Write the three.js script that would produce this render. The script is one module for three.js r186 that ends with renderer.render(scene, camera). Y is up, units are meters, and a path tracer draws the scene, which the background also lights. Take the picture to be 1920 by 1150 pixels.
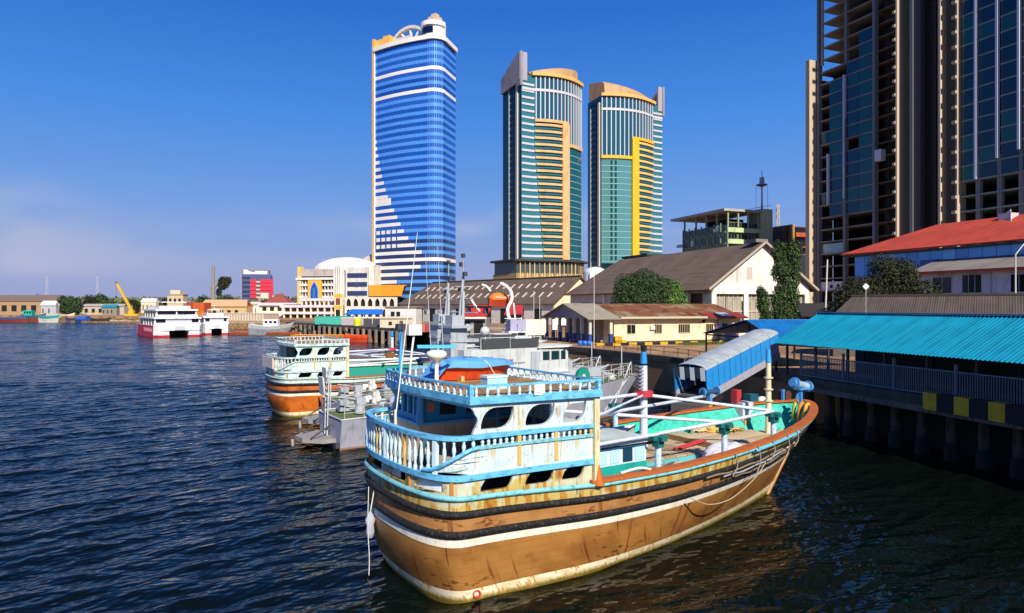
import * as THREE from 'three';
import { mergeGeometries, mergeVertices, toCreasedNormals } from 'three/addons/utils/BufferGeometryUtils.js';
import { TessellateModifier } from 'three/addons/modifiers/TessellateModifier.js';

// ---------------------------------------------------------------- camera, sky, sun, exposure
const WAVE = 0.62;
const scene = new THREE.Scene();
const camera = new THREE.PerspectiveCamera(48.4, 1024 / 613, 0.5, 9000);
camera.position.set(0, 10, 0);
scene.add(camera);
const renderer = new THREE.WebGLRenderer({ antialias: true });
renderer.toneMapping = THREE.LinearToneMapping;
renderer.toneMappingExposure = 1.3;
renderer.shadowMap.enabled = true;
const SUN_AZ = 20 * Math.PI / 180, SUN_EL = 36 * Math.PI / 180;     // to the right of straight behind the camera
const sun = new THREE.DirectionalLight(new THREE.Color(1, 0.92, 0.79), 5);
sun.position.set(Math.sin(SUN_AZ) * Math.cos(SUN_EL) * 600, Math.sin(SUN_EL) * 600, Math.cos(SUN_AZ) * Math.cos(SUN_EL) * 600 - 120);
sun.target.position.set(0, 0, -120);
sun.castShadow = true; sun.shadow.mapSize.set(4096, 4096);
Object.assign(sun.shadow.camera, { left: -350, right: 350, top: 350, bottom: -350, near: 50, far: 1400 });
sun.shadow.radius = 1;
scene.add(sun, sun.target);

// seeded noise
let seed = 12345;
const rnd = () => { seed = (seed + 0x6d2b79f5) | 0; let t = Math.imul(seed ^ (seed >>> 15), 1 | seed); t = (t + Math.imul(t ^ (t >>> 7), 61 | t)) ^ t; return ((t ^ (t >>> 14)) >>> 0) / 4294967296; };
const R = (a, b) => a + (b - a) * rnd();
const lerp = (a, b, t) => a + (b - a) * t, clamp = (x, a = 0, b = 1) => Math.min(b, Math.max(a, x));
const smooth = (a, b, x) => { const t = clamp((x - a) / (b - a)); return t * t * (3 - 2 * t); };
const hash = (x, y, z = 0) => { let h = Math.imul(x, 374761393) ^ Math.imul(y, 668265263) ^ Math.imul(z, 2147483647 ^ 0x5bd1e995); h = Math.imul(h ^ (h >>> 13), 1274126177); return ((h ^ (h >>> 16)) >>> 0) / 4294967296; };
const mod = (a, n) => ((a % n) + n) % n;
function vnoise(x, y, px, py, z = 0) {       // tiling value noise, period px x py
  const xi = Math.floor(x), yi = Math.floor(y), fx = x - xi, fy = y - yi, u = fx * fx * (3 - 2 * fx), v = fy * fy * (3 - 2 * fy);
  const a = mod(xi, px), b = mod(xi + 1, px), c = mod(yi, py), d = mod(yi + 1, py);
  return lerp(lerp(hash(a, c, z), hash(b, c, z), u), lerp(hash(a, d, z), hash(b, d, z), u), v);
}
function fbm(u, v, px, py, oct = 4, z = 0) { let s = 0, a = 0.5, n = 0; for (let o = 0; o < oct; o++) { s += a * vnoise(u * px, v * py, px, py, z + o); n += a; a *= 0.5; px *= 2; py *= 2; } return s / n; }
const toLin = (c) => { c /= 255; return c <= 0.04045 ? c / 12.92 : ((c + 0.055) / 1.055) ** 2.4; };

{ // clear deep-blue afternoon sky, lavender haze and thin low cloud near the horizon
  const W = 1024, H = 512, d = new Float32Array(W * H * 4);
  const stops = [[0, 158, 166, 206], [3, 153, 169, 214], [8, 119, 161, 227], [15, 76, 142, 226], [24, 45, 110, 206], [40, 32, 84, 184], [90, 24, 60, 144]];
  for (let j = 0; j < H; j++) {
    const el = Math.max(0, (j + 0.5) / H * 180 - 90);
    let k = 0; while (k < stops.length - 2 && el > stops[k + 1][0]) k++;
    const t = clamp((el - stops[k][0]) / (stops[k + 1][0] - stops[k][0])), c = [1, 2, 3].map((i) => toLin(lerp(stops[k][i], stops[k + 1][i], t)) / 1.3);
    for (let i = 0; i < W; i++) {
      const u = i / W, n = fbm(u, el / 30, 26, 9, 5, 3), n2 = fbm(u, el / 90, 9, 6, 3, 40);
      const cl = smooth(0.5, 0.75, n) * smooth(0.42, 0.62, n2) * smooth(0.8, 3, el) * (1 - smooth(6, 10, el)) * 0.4;
      const o = (j * W + i) * 4;
      d[o] = lerp(c[0], 0.47, cl); d[o + 1] = lerp(c[1], 0.47, cl); d[o + 2] = lerp(c[2], 0.52, cl); d[o + 3] = 1;
    }
  }
  const t = new THREE.DataTexture(d, W, H, THREE.RGBAFormat, THREE.FloatType);
  t.mapping = THREE.EquirectangularReflectionMapping; t.magFilter = t.minFilter = THREE.LinearFilter; t.needsUpdate = true;
  scene.background = t; scene.environment = t;
}

// ---------------------------------------------------------------- textures and materials
function tex(w, h, fn, srgb = true) {
  const d = new Uint8Array(w * h * 4);
  for (let j = 0; j < h; j++) for (let i = 0; i < w; i++) { const c = fn((i + 0.5) / w, (j + 0.5) / h), o = (j * w + i) * 4; d[o] = c[0]; d[o + 1] = c[1]; d[o + 2] = c[2]; d[o + 3] = 255; }
  const t = new THREE.DataTexture(d, w, h); t.wrapS = t.wrapT = THREE.RepeatWrapping; t.magFilter = THREE.LinearFilter; t.minFilter = THREE.LinearMipmapLinearFilter; t.generateMipmaps = true;
  if (srgb) t.colorSpace = THREE.SRGBColorSpace; t.needsUpdate = true; return t;
}
const rep = (t, metres, mv = metres) => { const c = t.clone(); c.repeat.set(1 / metres, 1 / mv); c.needsUpdate = true; return c; };
const gray = (v) => { v = clamp(v, 0, 255); return [v, v, v]; };
const mixc = (a, b, t) => [lerp(a[0], b[0], t), lerp(a[1], b[1], t), lerp(a[2], b[2], t)];
const T = {};
T.grime = tex(512, 512, (u, v) => gray(255 * (1 - 0.10 * smooth(0.4, 0.8, fbm(u, v, 6, 6, 5)) - 0.12 * smooth(0.55, 0.85, fbm(u, v, 50, 4, 3, 9)) - 0.05 * fbm(u, v, 64, 64, 2, 5))));
T.fine = tex(256, 256, (u, v) => gray(255 * (0.86 + 0.14 * fbm(u, v, 16, 16, 4, 2))));
T.concrete = tex(512, 512, (u, v) => gray(255 * (0.62 + 0.38 * fbm(u, v, 5, 5, 6, 21) - 0.25 * smooth(0.62, 0.8, fbm(u, v, 24, 4, 3, 23)))));
T.rust = tex(1024, 512, (u, v) => {      // white paint run through with rust and yellow stains that hang from seams
  let c = [236, 241, 240];
  const blot = fbm(u, v, 5, 5, 5, 31), run = fbm(u, v, 46, 2, 3, 33), run2 = fbm(u, v, 90, 3, 2, 35), spot = fbm(u, v, 40, 24, 3, 37);
  c = mixc(c, [206, 214, 212], smooth(0.5, 0.75, blot) * 0.6);
  c = mixc(c, [226, 200, 130], smooth(0.52, 0.76, run) * smooth(0.38, 0.6, fbm(u, v, 7, 4, 3, 39)) * 0.75);
  c = mixc(c, [196, 124, 52], smooth(0.63, 0.8, run2) * smooth(0.44, 0.64, fbm(u, v, 9, 5, 3, 41)) * 0.65);
  return mixc(c, [160, 100, 50], smooth(0.7, 0.85, spot) * 0.35);
});
T.rustHeavy = tex(1024, 512, (u, v) => {
  let c = [222, 222, 204];
  c = mixc(c, [226, 184, 84], smooth(0.34, 0.58, fbm(u, v, 8, 4, 4, 51)) * 0.85);
  c = mixc(c, [206, 128, 28], smooth(0.48, 0.66, fbm(u, v, 30, 2, 3, 53)) * 0.85);
  c = mixc(c, [236, 236, 226], smooth(0.55, 0.7, fbm(u, v, 6, 3, 4, 57)) * 0.6);
  return mixc(c, [150, 82, 30], smooth(0.6, 0.78, fbm(u, v, 34, 5, 4, 55)) * 0.6);
});
T.hull = tex(1024, 512, (u, v) => {      // varnished brown planking: weathering, dark vertical runs, faint plank seams
  let c = [255, 250, 240];
  c = mixc(c, [196, 178, 160], smooth(0.42, 0.75, fbm(u, v, 5, 4, 5, 61)) * 0.75);
  c = mixc(c, [236, 220, 200], smooth(0.5, 0.8, fbm(u, v, 14, 8, 4, 63)) * 0.5);
  c = mixc(c, [120, 84, 60], smooth(0.62, 0.76, fbm(u, v, 60, 2, 3, 65)) * smooth(0.45, 0.6, fbm(u, v, 6, 2, 3, 67)) * 0.7);
  const seam = Math.abs(((v * 16) % 1) - 0.5); c = mixc(c, [150, 128, 108], smooth(0.45, 0.5, seam) * 0.3);
  return mixc(c, [110, 84, 64], smooth(0.64, 0.76, fbm(u, v, 18, 30, 4, 69)) * smooth(0.5, 0.7, fbm(u, v, 5, 3, 2, 71)) * 0.6);
});
T.plankBump = tex(256, 256, (u, v) => { const e = Math.abs(((v * 8) % 1) - 0.5); return gray(150 + 60 * (fbm(u, v, 8, 30, 4, 77) - 0.5) - 110 * smooth(0.44, 0.5, e)); }, false);
T.blackRub = tex(512, 256, (u, v) => gray(60 + 190 * smooth(0.5, 0.85, fbm(u, v, 60, 10, 4, 73)) + 40 * fbm(u, v, 8, 4, 3, 75)));
T.trim = tex(512, 256, (u, v) => mixc(mixc([255, 255, 255], [214, 222, 216], smooth(0.5, 0.7, fbm(u, v, 12, 8, 4, 81))), [164, 132, 90], smooth(0.7, 0.82, fbm(u, v, 40, 24, 3, 83)) * 0.55));
T.weed = tex(512, 128, (u, v) => {       // boot-top paint, green-yellow weed near the water
  const edge = 0.22 + 0.22 * fbm(u, 0.3, 60, 2, 3, 85); let c = mixc([238, 230, 206], [206, 190, 140], smooth(0.45, 0.7, fbm(u, v, 14, 4, 4, 87)) * 0.7);
  c = mixc([120, 104, 34], c, smooth(edge - 0.1, edge + 0.22, v)); return mixc(c, [180, 120, 40], smooth(0.66, 0.75, fbm(u, v, 60, 2, 2, 89)) * 0.6);
});
T.deck = tex(512, 512, (u, v) => { const b = Math.floor(v * 16), e = Math.abs(((v * 16) % 1) - 0.5); let k = 0.86 + 0.14 * hash(b, 3) + 0.16 * (fbm(u, v, 6, 60, 4, 91) - 0.5) - 0.25 * smooth(0.55, 0.8, fbm(u, v, 4, 4, 4, 93)); k *= 1 - 0.55 * smooth(0.43, 0.5, e); return gray(k * 255); });
T.corr = tex(256, 64, (u) => gray(128 + 127 * Math.cos(u * Math.PI * 2 * 16)), false);       // 16 corrugations per tile
T.roofAge = tex(512, 512, (u, v) => gray(255 * (0.8 + 0.2 * fbm(u, v, 5, 5, 5, 101) - 0.12 * smooth(0.55, 0.8, fbm(u, v, 30, 3, 3, 103)))));
T.roofRust = tex(512, 256, (u, v) => { let c = mixc([178, 170, 142], [164, 110, 72], smooth(0.34, 0.5, fbm(u, v, 10, 5, 5, 105))); c = mixc(c, [120, 52, 30], smooth(0.58, 0.7, fbm(u, v, 20, 8, 4, 107)) * 0.7); return mixc(c, [196, 190, 172], smooth(0.6, 0.74, fbm(u, v, 12, 6, 4, 109)) * 0.7); });
T.ground = tex(512, 512, (u, v) => mixc([255, 238, 214], [206, 184, 154], smooth(0.35, 0.65, fbm(u, v, 6, 6, 6, 111))));
const MATS = new Map();
function mat(color, o = {}) {
  const key = JSON.stringify([color, o.r, o.m, o.map?.uuid, o.bump?.uuid, o.bs, o.side, o.cc, o.t]);
  if (MATS.has(key)) return MATS.get(key);
  const m = o.cc || o.t ? new THREE.MeshPhysicalMaterial({ clearcoat: o.cc || 0, clearcoatRoughness: 0.15 }) : new THREE.MeshStandardMaterial();
  m.color.set(color); m.roughness = o.r ?? 0.75; m.metalness = o.m ?? 0;
  if (o.map) m.map = o.map; if (o.bump) { m.bumpMap = o.bump; m.bumpScale = o.bs ?? 0.02; }
  if (o.t) { m.transmission = o.t; m.thickness = 0; }
  if (o.side) m.side = THREE.DoubleSide;
  MATS.set(key, m); return m;
}
const gr = rep(T.grime, 5), grBig = rep(T.grime, 24), fineT = rep(T.fine, 3), conc = rep(T.concrete, 6), roofAge = rep(T.roofAge, 14);

// ---------------------------------------------------------------- geometry collecting
const V = (x, y, z) => new THREE.Vector3(x, y, z);
function boxUV(g) {                      // texture coordinates in metres, from the side each face looks to
  const p = g.attributes.position.array, n = p.length / 9, uv = new Float32Array(n * 6);
  for (let t = 0; t < n; t++) {
    const o = t * 9, ax = p[o + 3] - p[o], ay = p[o + 4] - p[o + 1], az = p[o + 5] - p[o + 2], bx = p[o + 6] - p[o], by = p[o + 7] - p[o + 1], bz = p[o + 8] - p[o + 2];
    const nx = Math.abs(ay * bz - az * by), ny = Math.abs(az * bx - ax * bz), nz = Math.abs(ax * by - ay * bx);
    for (let k = 0; k < 3; k++) { const x = p[o + k * 3], y = p[o + k * 3 + 1], z = p[o + k * 3 + 2]; uv[t * 6 + k * 2] = ny > nx && ny > nz ? x : nx > nz ? z : x; uv[t * 6 + k * 2 + 1] = ny > nx && ny > nz ? z : y; }
  }
  g.setAttribute('uv', new THREE.BufferAttribute(uv, 2)); return g;
}
function tri(list, uvs) {                // flat list of points -> geometry
  const g = new THREE.BufferGeometry(); g.setAttribute('position', new THREE.BufferAttribute(new Float32Array(list), 3));
  if (uvs) g.setAttribute('uv', new THREE.BufferAttribute(new Float32Array(uvs), 2));
  g.computeVertexNormals(); if (!uvs) boxUV(g); return g;
}
const Q = (a, b, c, d) => [...a, ...b, ...c, ...a, ...c, ...d];
class P {
  constructor() { this.l = []; }
  raw(g, keep) { if (g.index) g = g.toNonIndexed(); for (const k of Object.keys(g.attributes)) if (!['position', 'normal', 'uv'].includes(k)) g.deleteAttribute(k); if (!keep || !g.attributes.uv) boxUV(g); this.l.push(g); return this; }
  add(g, x = 0, y = 0, z = 0, ry = 0, rx = 0, rz = 0, keep) { g = g.index ? g.toNonIndexed() : g.clone(); g.applyMatrix4(new THREE.Matrix4().compose(V(x, y, z), new THREE.Quaternion().setFromEuler(new THREE.Euler(rx, ry, rz, 'YXZ')), V(1, 1, 1))); return this.raw(g, keep); }
  box(w, h, d, x = 0, y = 0, z = 0, ry = 0, rx = 0, rz = 0) { return this.add(new THREE.BoxGeometry(w, h, d), x, y, z, ry, rx, rz); }
  bx(x0, x1, y0, y1, z0, z1) { return this.box(x1 - x0, y1 - y0, z1 - z0, (x0 + x1) / 2, (y0 + y1) / 2, (z0 + z1) / 2); }
  cyl(r1, r0, h, x, y, z, n = 12) { return this.add(new THREE.CylinderGeometry(r1, r0, h, n), x, y + h / 2, z); }
  bar(a, b, r, n = 6, r2 = r) {
    const A = V(...a), B = V(...b), d = B.clone().sub(A), L = d.length(), g = new THREE.CylinderGeometry(r2, r, L, n).toNonIndexed();
    g.applyMatrix4(new THREE.Matrix4().compose(A.add(B).multiplyScalar(0.5), new THREE.Quaternion().setFromUnitVectors(V(0, 1, 0), d.divideScalar(L)), V(1, 1, 1))); return this.raw(g);
  }
  beam(a, b, w, h) { const A = V(...a), B = V(...b), d = B.clone().sub(A), g = new THREE.BoxGeometry(w, h, d.length()).toNonIndexed(); const m = new THREE.Matrix4().lookAt(B, A, V(0, 1, 0)); m.setPosition(A.add(B).multiplyScalar(0.5)); g.applyMatrix4(m); return this.raw(g); }
  tube(pts, r, n = 6, seg = 24, closed = false) { return this.raw(new THREE.TubeGeometry(new THREE.CatmullRomCurve3(pts.map((p) => V(...p)), closed), seg, r, n, closed)); }
  prism(pts, y0, y1) { const s = new THREE.Shape(pts.map(([x, z]) => new THREE.Vector2(x, -z))), g = new THREE.ExtrudeGeometry(s, { depth: y1 - y0, bevelEnabled: false }); g.rotateX(-Math.PI / 2); g.translate(0, y0, 0); return this.raw(g); }
  ext(shape, depth, x = 0, y = 0, z = 0, ry = 0, bevel = 0) { const g = new THREE.ExtrudeGeometry(shape, { depth, bevelEnabled: bevel > 0, bevelSize: bevel, bevelThickness: bevel, bevelSegments: 1, curveSegments: 10 }); return this.add(g, x, y, z, ry); }
  lathe(pts, x = 0, y = 0, z = 0, n = 12, sx = 1, sz = 1) { const g = new THREE.LatheGeometry(pts.map((p) => new THREE.Vector2(...p)), n); g.scale(sx, 1, sz); return this.add(g, x, y, z); }
  quad(a, b, c, d) { return this.raw(tri(Q(a, b, c, d))); }
  geo() { const g = this.l.length > 1 ? mergeGeometries(this.l) : this.l[0]; return g; }
}
const G = (p) => (p instanceof P ? p.geo() : p);
const poly = (...p) => new THREE.Shape(p.map((q) => new THREE.Vector2(...q)));
const ell = (cx, cz, rx, rz, n = 24) => Array.from({ length: n }, (_, i) => [cx + rx * Math.cos(i / n * 6.28318), cz + rz * Math.sin(i / n * 6.28318)]);

// a line in plan that walls, bands and rails follow; outward is to the left of it as seen from above with z down the page
class Path {
  constructor(pts) {
    this.p = pts; this.c = [0]; const d = [];
    for (let i = 1; i < pts.length; i++) { const dx = pts[i][0] - pts[i - 1][0], dz = pts[i][1] - pts[i - 1][1], l = Math.hypot(dx, dz) || 1e-6; this.c.push(this.c[i - 1] + l); d.push([dx / l, dz / l]); }
    this.d = pts.map((_, i) => { const a = d[Math.max(0, i - 1)], b = d[Math.min(d.length - 1, i)], x = a[0] + b[0], z = a[1] + b[1], l = Math.hypot(x, z) || 1; return [x / l, z / l]; });
    this.L = this.c[this.c.length - 1];
  }
  at(a) {
    const c = this.c; let lo = 0, hi = c.length - 2; while (lo < hi) { const m = (lo + hi + 1) >> 1; if (c[m] <= a) lo = m; else hi = m - 1; }
    const t = (a - c[lo]) / (c[lo + 1] - c[lo]), p = this.p, d = this.d, tc = clamp(t);
    const dx = lerp(d[lo][0], d[lo + 1][0], tc), dz = lerp(d[lo][1], d[lo + 1][1], tc), l = Math.hypot(dx, dz) || 1;
    return { x: lerp(p[lo][0], p[lo + 1][0], t), z: lerp(p[lo][1], p[lo + 1][1], t), dx: dx / l, dz: dz / l, nx: -dz / l, nz: dx / l };
  }
  steps(a0, a1, step) { const s = [a0]; for (const c of this.c) if (c > a0 + 0.01 && c < a1 - 0.01) s.push(c); s.push(a1); if (!step) return s; const out = [a0]; for (let i = 1; i < s.length; i++) { const n = Math.max(1, Math.round((s[i] - s[i - 1]) / step)); for (let k = 1; k <= n; k++) out.push(lerp(s[i - 1], s[i], k / n)); } return out; }
}
// sweeps a closed profile [[outward, y], ...] (or a function of arc length and place that gives one) along a path
function sweep(path, a0, a1, prof, o = {}) {
  const S = path.steps(a0, a1, o.step), f = typeof prof === 'function' ? prof : () => prof, rows = S.map((a) => { const q = path.at(a); return f(a, q).map(([w, y]) => [q.x + q.nx * w, y, q.z + q.nz * w]); });
  const pos = [], uv = [], n = rows[0].length;
  let per = [0]; { const r = rows[0]; for (let k = 0; k < n; k++) { const b = r[(k + 1) % n]; per.push(per[k] + Math.hypot(b[0] - r[k][0], b[1] - r[k][1], b[2] - r[k][2])); } }
  const vv = (i, k, e) => (o.vspan ? (rows[i][k][1] - o.vspan[0]) / (o.vspan[1] - o.vspan[0]) : e);
  for (let i = 1; i < rows.length; i++) for (let k = 0; k < n; k++) {
    const k2 = (k + 1) % n; if (o.open && k === n - 1) continue;
    pos.push(...Q(rows[i - 1][k], rows[i][k], rows[i][k2], rows[i - 1][k2]));
    const A = [S[i - 1], vv(i - 1, k, per[k])], B = [S[i], vv(i, k, per[k])], C = [S[i], vv(i, k2, per[k + 1])], D = [S[i - 1], vv(i - 1, k2, per[k + 1])];
    uv.push(...A, ...B, ...C, ...A, ...C, ...D);
  }
  if (!o.open) for (const [r, flip] of [[rows[0], 0], [rows[rows.length - 1], 1]]) for (let k = 1; k < n - 1; k++) { pos.push(...(flip ? [...r[0], ...r[k + 1], ...r[k]] : [...r[0], ...r[k], ...r[k + 1]])); uv.push(0, 0, 0.1, 0, 0.1, 0.1); }
  let g = tri(pos, uv); if (o.soft) { g = toCreasedNormals(g, o.soft); } return g;
}
const rect = (o0, o1, y0, y1) => [[o1, y0], [o1, y1], [o0, y1], [o0, y0]];
const band = (path, a0, a1, y0, y1, o0, o1, o) => sweep(path, a0, a1, rect(o0, o1, y0, y1), o);
function bend(g, path, a00 = 0, soft = 0.5) {      // x -> along the path, z -> outward
  if (g.index) g = g.toNonIndexed(); const p = g.attributes.position;
  for (let i = 0; i < p.count; i++) { const q = path.at(a00 + p.getX(i)), w = p.getZ(i); p.setXYZ(i, q.x + q.nx * w, p.getY(i), q.z + q.nz * w); }
  g.computeVertexNormals(); return soft ? toCreasedNormals(g, soft) : g;
}
function mirrorZ(g) {
  g = g.index ? g.toNonIndexed() : g.clone();
  for (const k of ['position', 'normal', 'uv']) { const a = g.attributes[k]; if (!a) continue; const s = a.itemSize, r = a.array; for (let t = 0; t < a.count; t += 3) for (let c = 0; c < s; c++) { const x = r[(t + 1) * s + c]; r[(t + 1) * s + c] = r[(t + 2) * s + c]; r[(t + 2) * s + c] = x; } if (k !== 'uv') for (let i = 0; i < a.count; i++) r[i * 3 + 2] *= -1; }
  return g;
}

// ---------------------------------------------------------------- things and parts
const taken = {};
const numbered = (n) => { const k = taken[n] = (taken[n] ?? -1) + 1; return k ? n + '_' + String(k).padStart(3, '0') : n; };
function tag(o, label, category, group) { Object.assign(o.userData, { label, category }); if (group) o.userData.group = group; return o; }
function thing(name, label, category, [x, y, z] = [0, 0, 0], ry = 0, group) { const o = new THREE.Group(); o.name = numbered(name); o.position.set(x, y, z); o.rotation.y = ry; scene.add(o); return tag(o, label, category, group); }
function part(name, p, m, parent, label) { const o = new THREE.Mesh(G(p), m); o.name = name; o.castShadow = o.receiveShadow = true; parent.add(o); if (label) o.userData.label = label; return o; }
function solo(name, p, m, label, category, group, pos, ry = 0) { const o = part(numbered(name), p, m, scene); if (pos) o.position.set(...pos); o.rotation.y = ry; return tag(o, label, category, group); }
function struct(name, p, m, kind = 'structure') { const o = part(numbered(name), p, m, scene); o.userData.kind = kind; return o; }
const UNIT = boxUV(new THREE.BoxGeometry(1, 1, 1).toNonIndexed());
function put(name, g, m, parent, x, y, z, ry = 0, sx = 1, sy = sx, sz = sx) { const o = part(name, g, m, parent); o.position.set(x, y, z); o.rotation.y = ry; o.scale.set(sx, sy, sz); return o; }
const cube = (name, m, parent, x0, x1, y0, y1, z0, z1) => put(name, UNIT, m, parent, (x0 + x1) / 2, (y0 + y1) / 2, (z0 + z1) / 2, 0, x1 - x0, y1 - y0, z1 - z0);
const ORD = ['first', 'second', 'third', 'fourth', 'fifth', 'sixth', 'seventh', 'eighth', 'ninth', 'tenth', 'eleventh', 'twelfth', 'thirteenth', 'fourteenth', 'fifteenth', 'sixteenth', 'seventeenth', 'eighteenth', 'nineteenth', 'twentieth', 'twenty-first', 'twenty-second'];
const at = (px, py, d) => [(px - 960) / 1280 * d, 10 - (py - 575) / 1280 * d, -d];      // a point d metres away, used to set positions out

// ---------------------------------------------------------------- water
{
  const TILE = 18, N = 640, waves = [], swell = [];
  for (let i = 0; i < 70; i++) {            // ripples finer than the mesh: normal map
    const L = TILE / Math.exp(R(Math.log(14), Math.log(70))), dir = -0.95 + (rnd() + rnd() + rnd() - 1.5) * 0.8, k = TILE / L, kx = Math.round(Math.cos(dir) * k), ky = Math.round(Math.sin(dir) * k);
    if (kx || ky) waves.push([kx, ky, R(0, 1), 0.024]);
  }
  for (let i = 0; i < 64; i++) {            // waves of the surface itself
    const L = Math.exp(R(Math.log(0.9), Math.log(5))), dir = 0.95 + (rnd() + rnd() + rnd() - 1.5) * 0.75, k = 6.283185 / L; swell.push([Math.cos(dir) * k, Math.sin(dir) * k, R(0, 6.283), WAVE * 0.026 / k, L]);
  }
  const nx = new Float32Array(N * N), ny = new Float32Array(N * N), C = new Float32Array(4096); for (let i = 0; i < 4096; i++) C[i] = Math.sin(i / 4096 * 6.283185);
  for (const [kx, ky, ph, a] of waves) for (let j = 0; j < N; j++) for (let i = 0; i < N; i++) { const s = C[Math.round(((kx * i + ky * j) / N + ph) * 4096) & 4095] * a, o = j * N + i, l = Math.hypot(kx, ky); nx[o] += s * kx / l; ny[o] += s * ky / l; }
  const t = tex(N, N, (u, v) => { const o = Math.floor(v * N) * N + Math.floor(u * N), gx = nx[o], gy = ny[o], l = Math.hypot(gx, gy, 1); return [127.5 + 127.5 * gx / l, 127.5 + 127.5 * gy / l, 127.5 + 127.5 / l]; }, false);
  const m = new THREE.MeshPhysicalMaterial({ color: new THREE.Color().setRGB(0.0020, 0.0044, 0.0030), roughness: 0.07, ior: 1.33, specularIntensity: 0.5, normalMap: rep(t, TILE) });
  const gust = (x, z) => 0.55 + 0.9 * vnoise(x / 37 + 50, z / 61 + 90, 200, 200, 11);      // calmer and rougher patches
  const sheet = (x0, x1, z0, z1, sx, sz, Lmin) => {
    const nX = Math.round((x1 - x0) / sx), nZ = Math.round((z1 - z0) / sz), pos = new Float32Array((nX + 1) * (nZ + 1) * 3), nor = new Float32Array(pos.length), uv = new Float32Array((nX + 1) * (nZ + 1) * 2), idx = new Uint32Array(nX * nZ * 6), use = swell.filter((w) => w[4] > Lmin);
    for (let j = 0, o = 0; j <= nZ; j++) for (let i = 0; i <= nX; i++, o++) {
      const x = lerp(x0, x1, i / nX), z = lerp(z0, z1, j / nZ), g = gust(x, z); let y = 0, dx = 0, dz = 0;
      for (const [kx, kz, ph, a] of use) { const q = ((kx * x + kz * z + ph) / 6.283185 * 4096) | 0, sn = C[q & 4095], cs = C[(q + 1024) & 4095]; y += a * sn; dx += a * kx * cs; dz += a * kz * cs; }
      y *= g; dx *= g; dz *= g; const l = Math.hypot(dx, dz, 1); pos.set([x, y, z], o * 3); nor.set([-dx / l, 1 / l, -dz / l], o * 3); uv[o * 2] = x; uv[o * 2 + 1] = -z;
    }
    for (let j = 0, k = 0; j < nZ; j++) for (let i = 0; i < nX; i++) { const a = j * (nX + 1) + i, b = a + nX + 1; idx.set([a, b, a + 1, a + 1, b, b + 1], k); k += 6; }
    const g = new THREE.BufferGeometry(); g.setAttribute('position', new THREE.BufferAttribute(pos, 3)); g.setAttribute('normal', new THREE.BufferAttribute(nor, 3)); g.setAttribute('uv', new THREE.BufferAttribute(uv, 2)); g.setIndex(new THREE.BufferAttribute(idx, 1)); struct('water', g, m).castShadow = false;
  };
  sheet(-72, 44, -90, -4, 0.26, 0.2, 0.9);
  sheet(-440, 40, -500, -90, 1.5, 0.62, 1.9);
  const g = new THREE.PlaneGeometry(9000, 9000); g.rotateX(-Math.PI / 2); g.translate(0, -0.45, 0); const p = g.attributes.position, uv = g.attributes.uv; for (let i = 0; i < p.count; i++) uv.setXY(i, p.getX(i), -p.getZ(i));
  struct('water', g, m).castShadow = false;
}

// ---------------------------------------------------------------- ground, quays
const EDGE = [[-8.4, -135], [0, -118], [6.4, -102], [10.7, -94.8], [18.5, -78.4], [23.3, -58.3], [28.5, -38], [33, -20], [39, 5]];
const quayM = mat('#7d7468', { r: 0.95, map: conc }), darkQuay = mat('#4a443d', { r: 0.95, map: conc });
{
  const pts = [[-2500, -560], [-700, -520], [-355, -474], [-220, -408], [-130, -338], [-96, -300], [-90, -285], [-70, -262], [-20, -190], ...EDGE.slice(0, 5), [28, -57], [34, -36], [44, 5], [60, 60], [3200, 60], [3200, -4200], [-4200, -4200], [-4200, -560]];
  struct('ground', new P().prism(pts, -4, 4), mat('#a98e70', { r: 1, map: rep(T.ground, 22) }));
  // concrete deck on piles in front of the ferry sheds
  struct('quay_deck', new P().prism([[23.3, -58.3], [28.5, -38], [33, -20], [39, 5], [45, 5], [35, -36], [29, -58]], 3.1, 4.012), quayM);
  const e = new Path(EDGE);
  struct('quay_coping', band(e, 0, e.L, 3.55, 4.2, -0.55, 0.12, { step: 6 }), mat('#5a5148', { r: 0.95, map: conc }));
  struct('quay_wall', band(e, 0, 54.5, -3, 3.55, -0.5, -0.1, { step: 6 }), darkQuay);
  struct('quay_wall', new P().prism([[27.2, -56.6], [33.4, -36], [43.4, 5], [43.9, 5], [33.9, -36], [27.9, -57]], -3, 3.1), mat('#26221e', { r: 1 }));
}
// sand and rubble along the far shore
struct('beach', new P().prism([[-2500, -545], [-700, -505], [-355, -462], [-215, -394], [-150, -345], [-130, -345], [-220, -412], [-355, -478], [-700, -524], [-2500, -565]], -2, 1.2), mat('#94836c', { r: 1, map: rep(T.ground, 9) }));
struct('beach', new P().prism([[-2500, -556], [-700, -514], [-355, -469], [-212, -402], [-140, -342], [-128, -346], [-222, -416], [-355, -480], [-700, -528], [-2500, -570]], -2, 2.7), mat('#86755f', { r: 1, map: rep(T.ground, 9) }));

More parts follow.
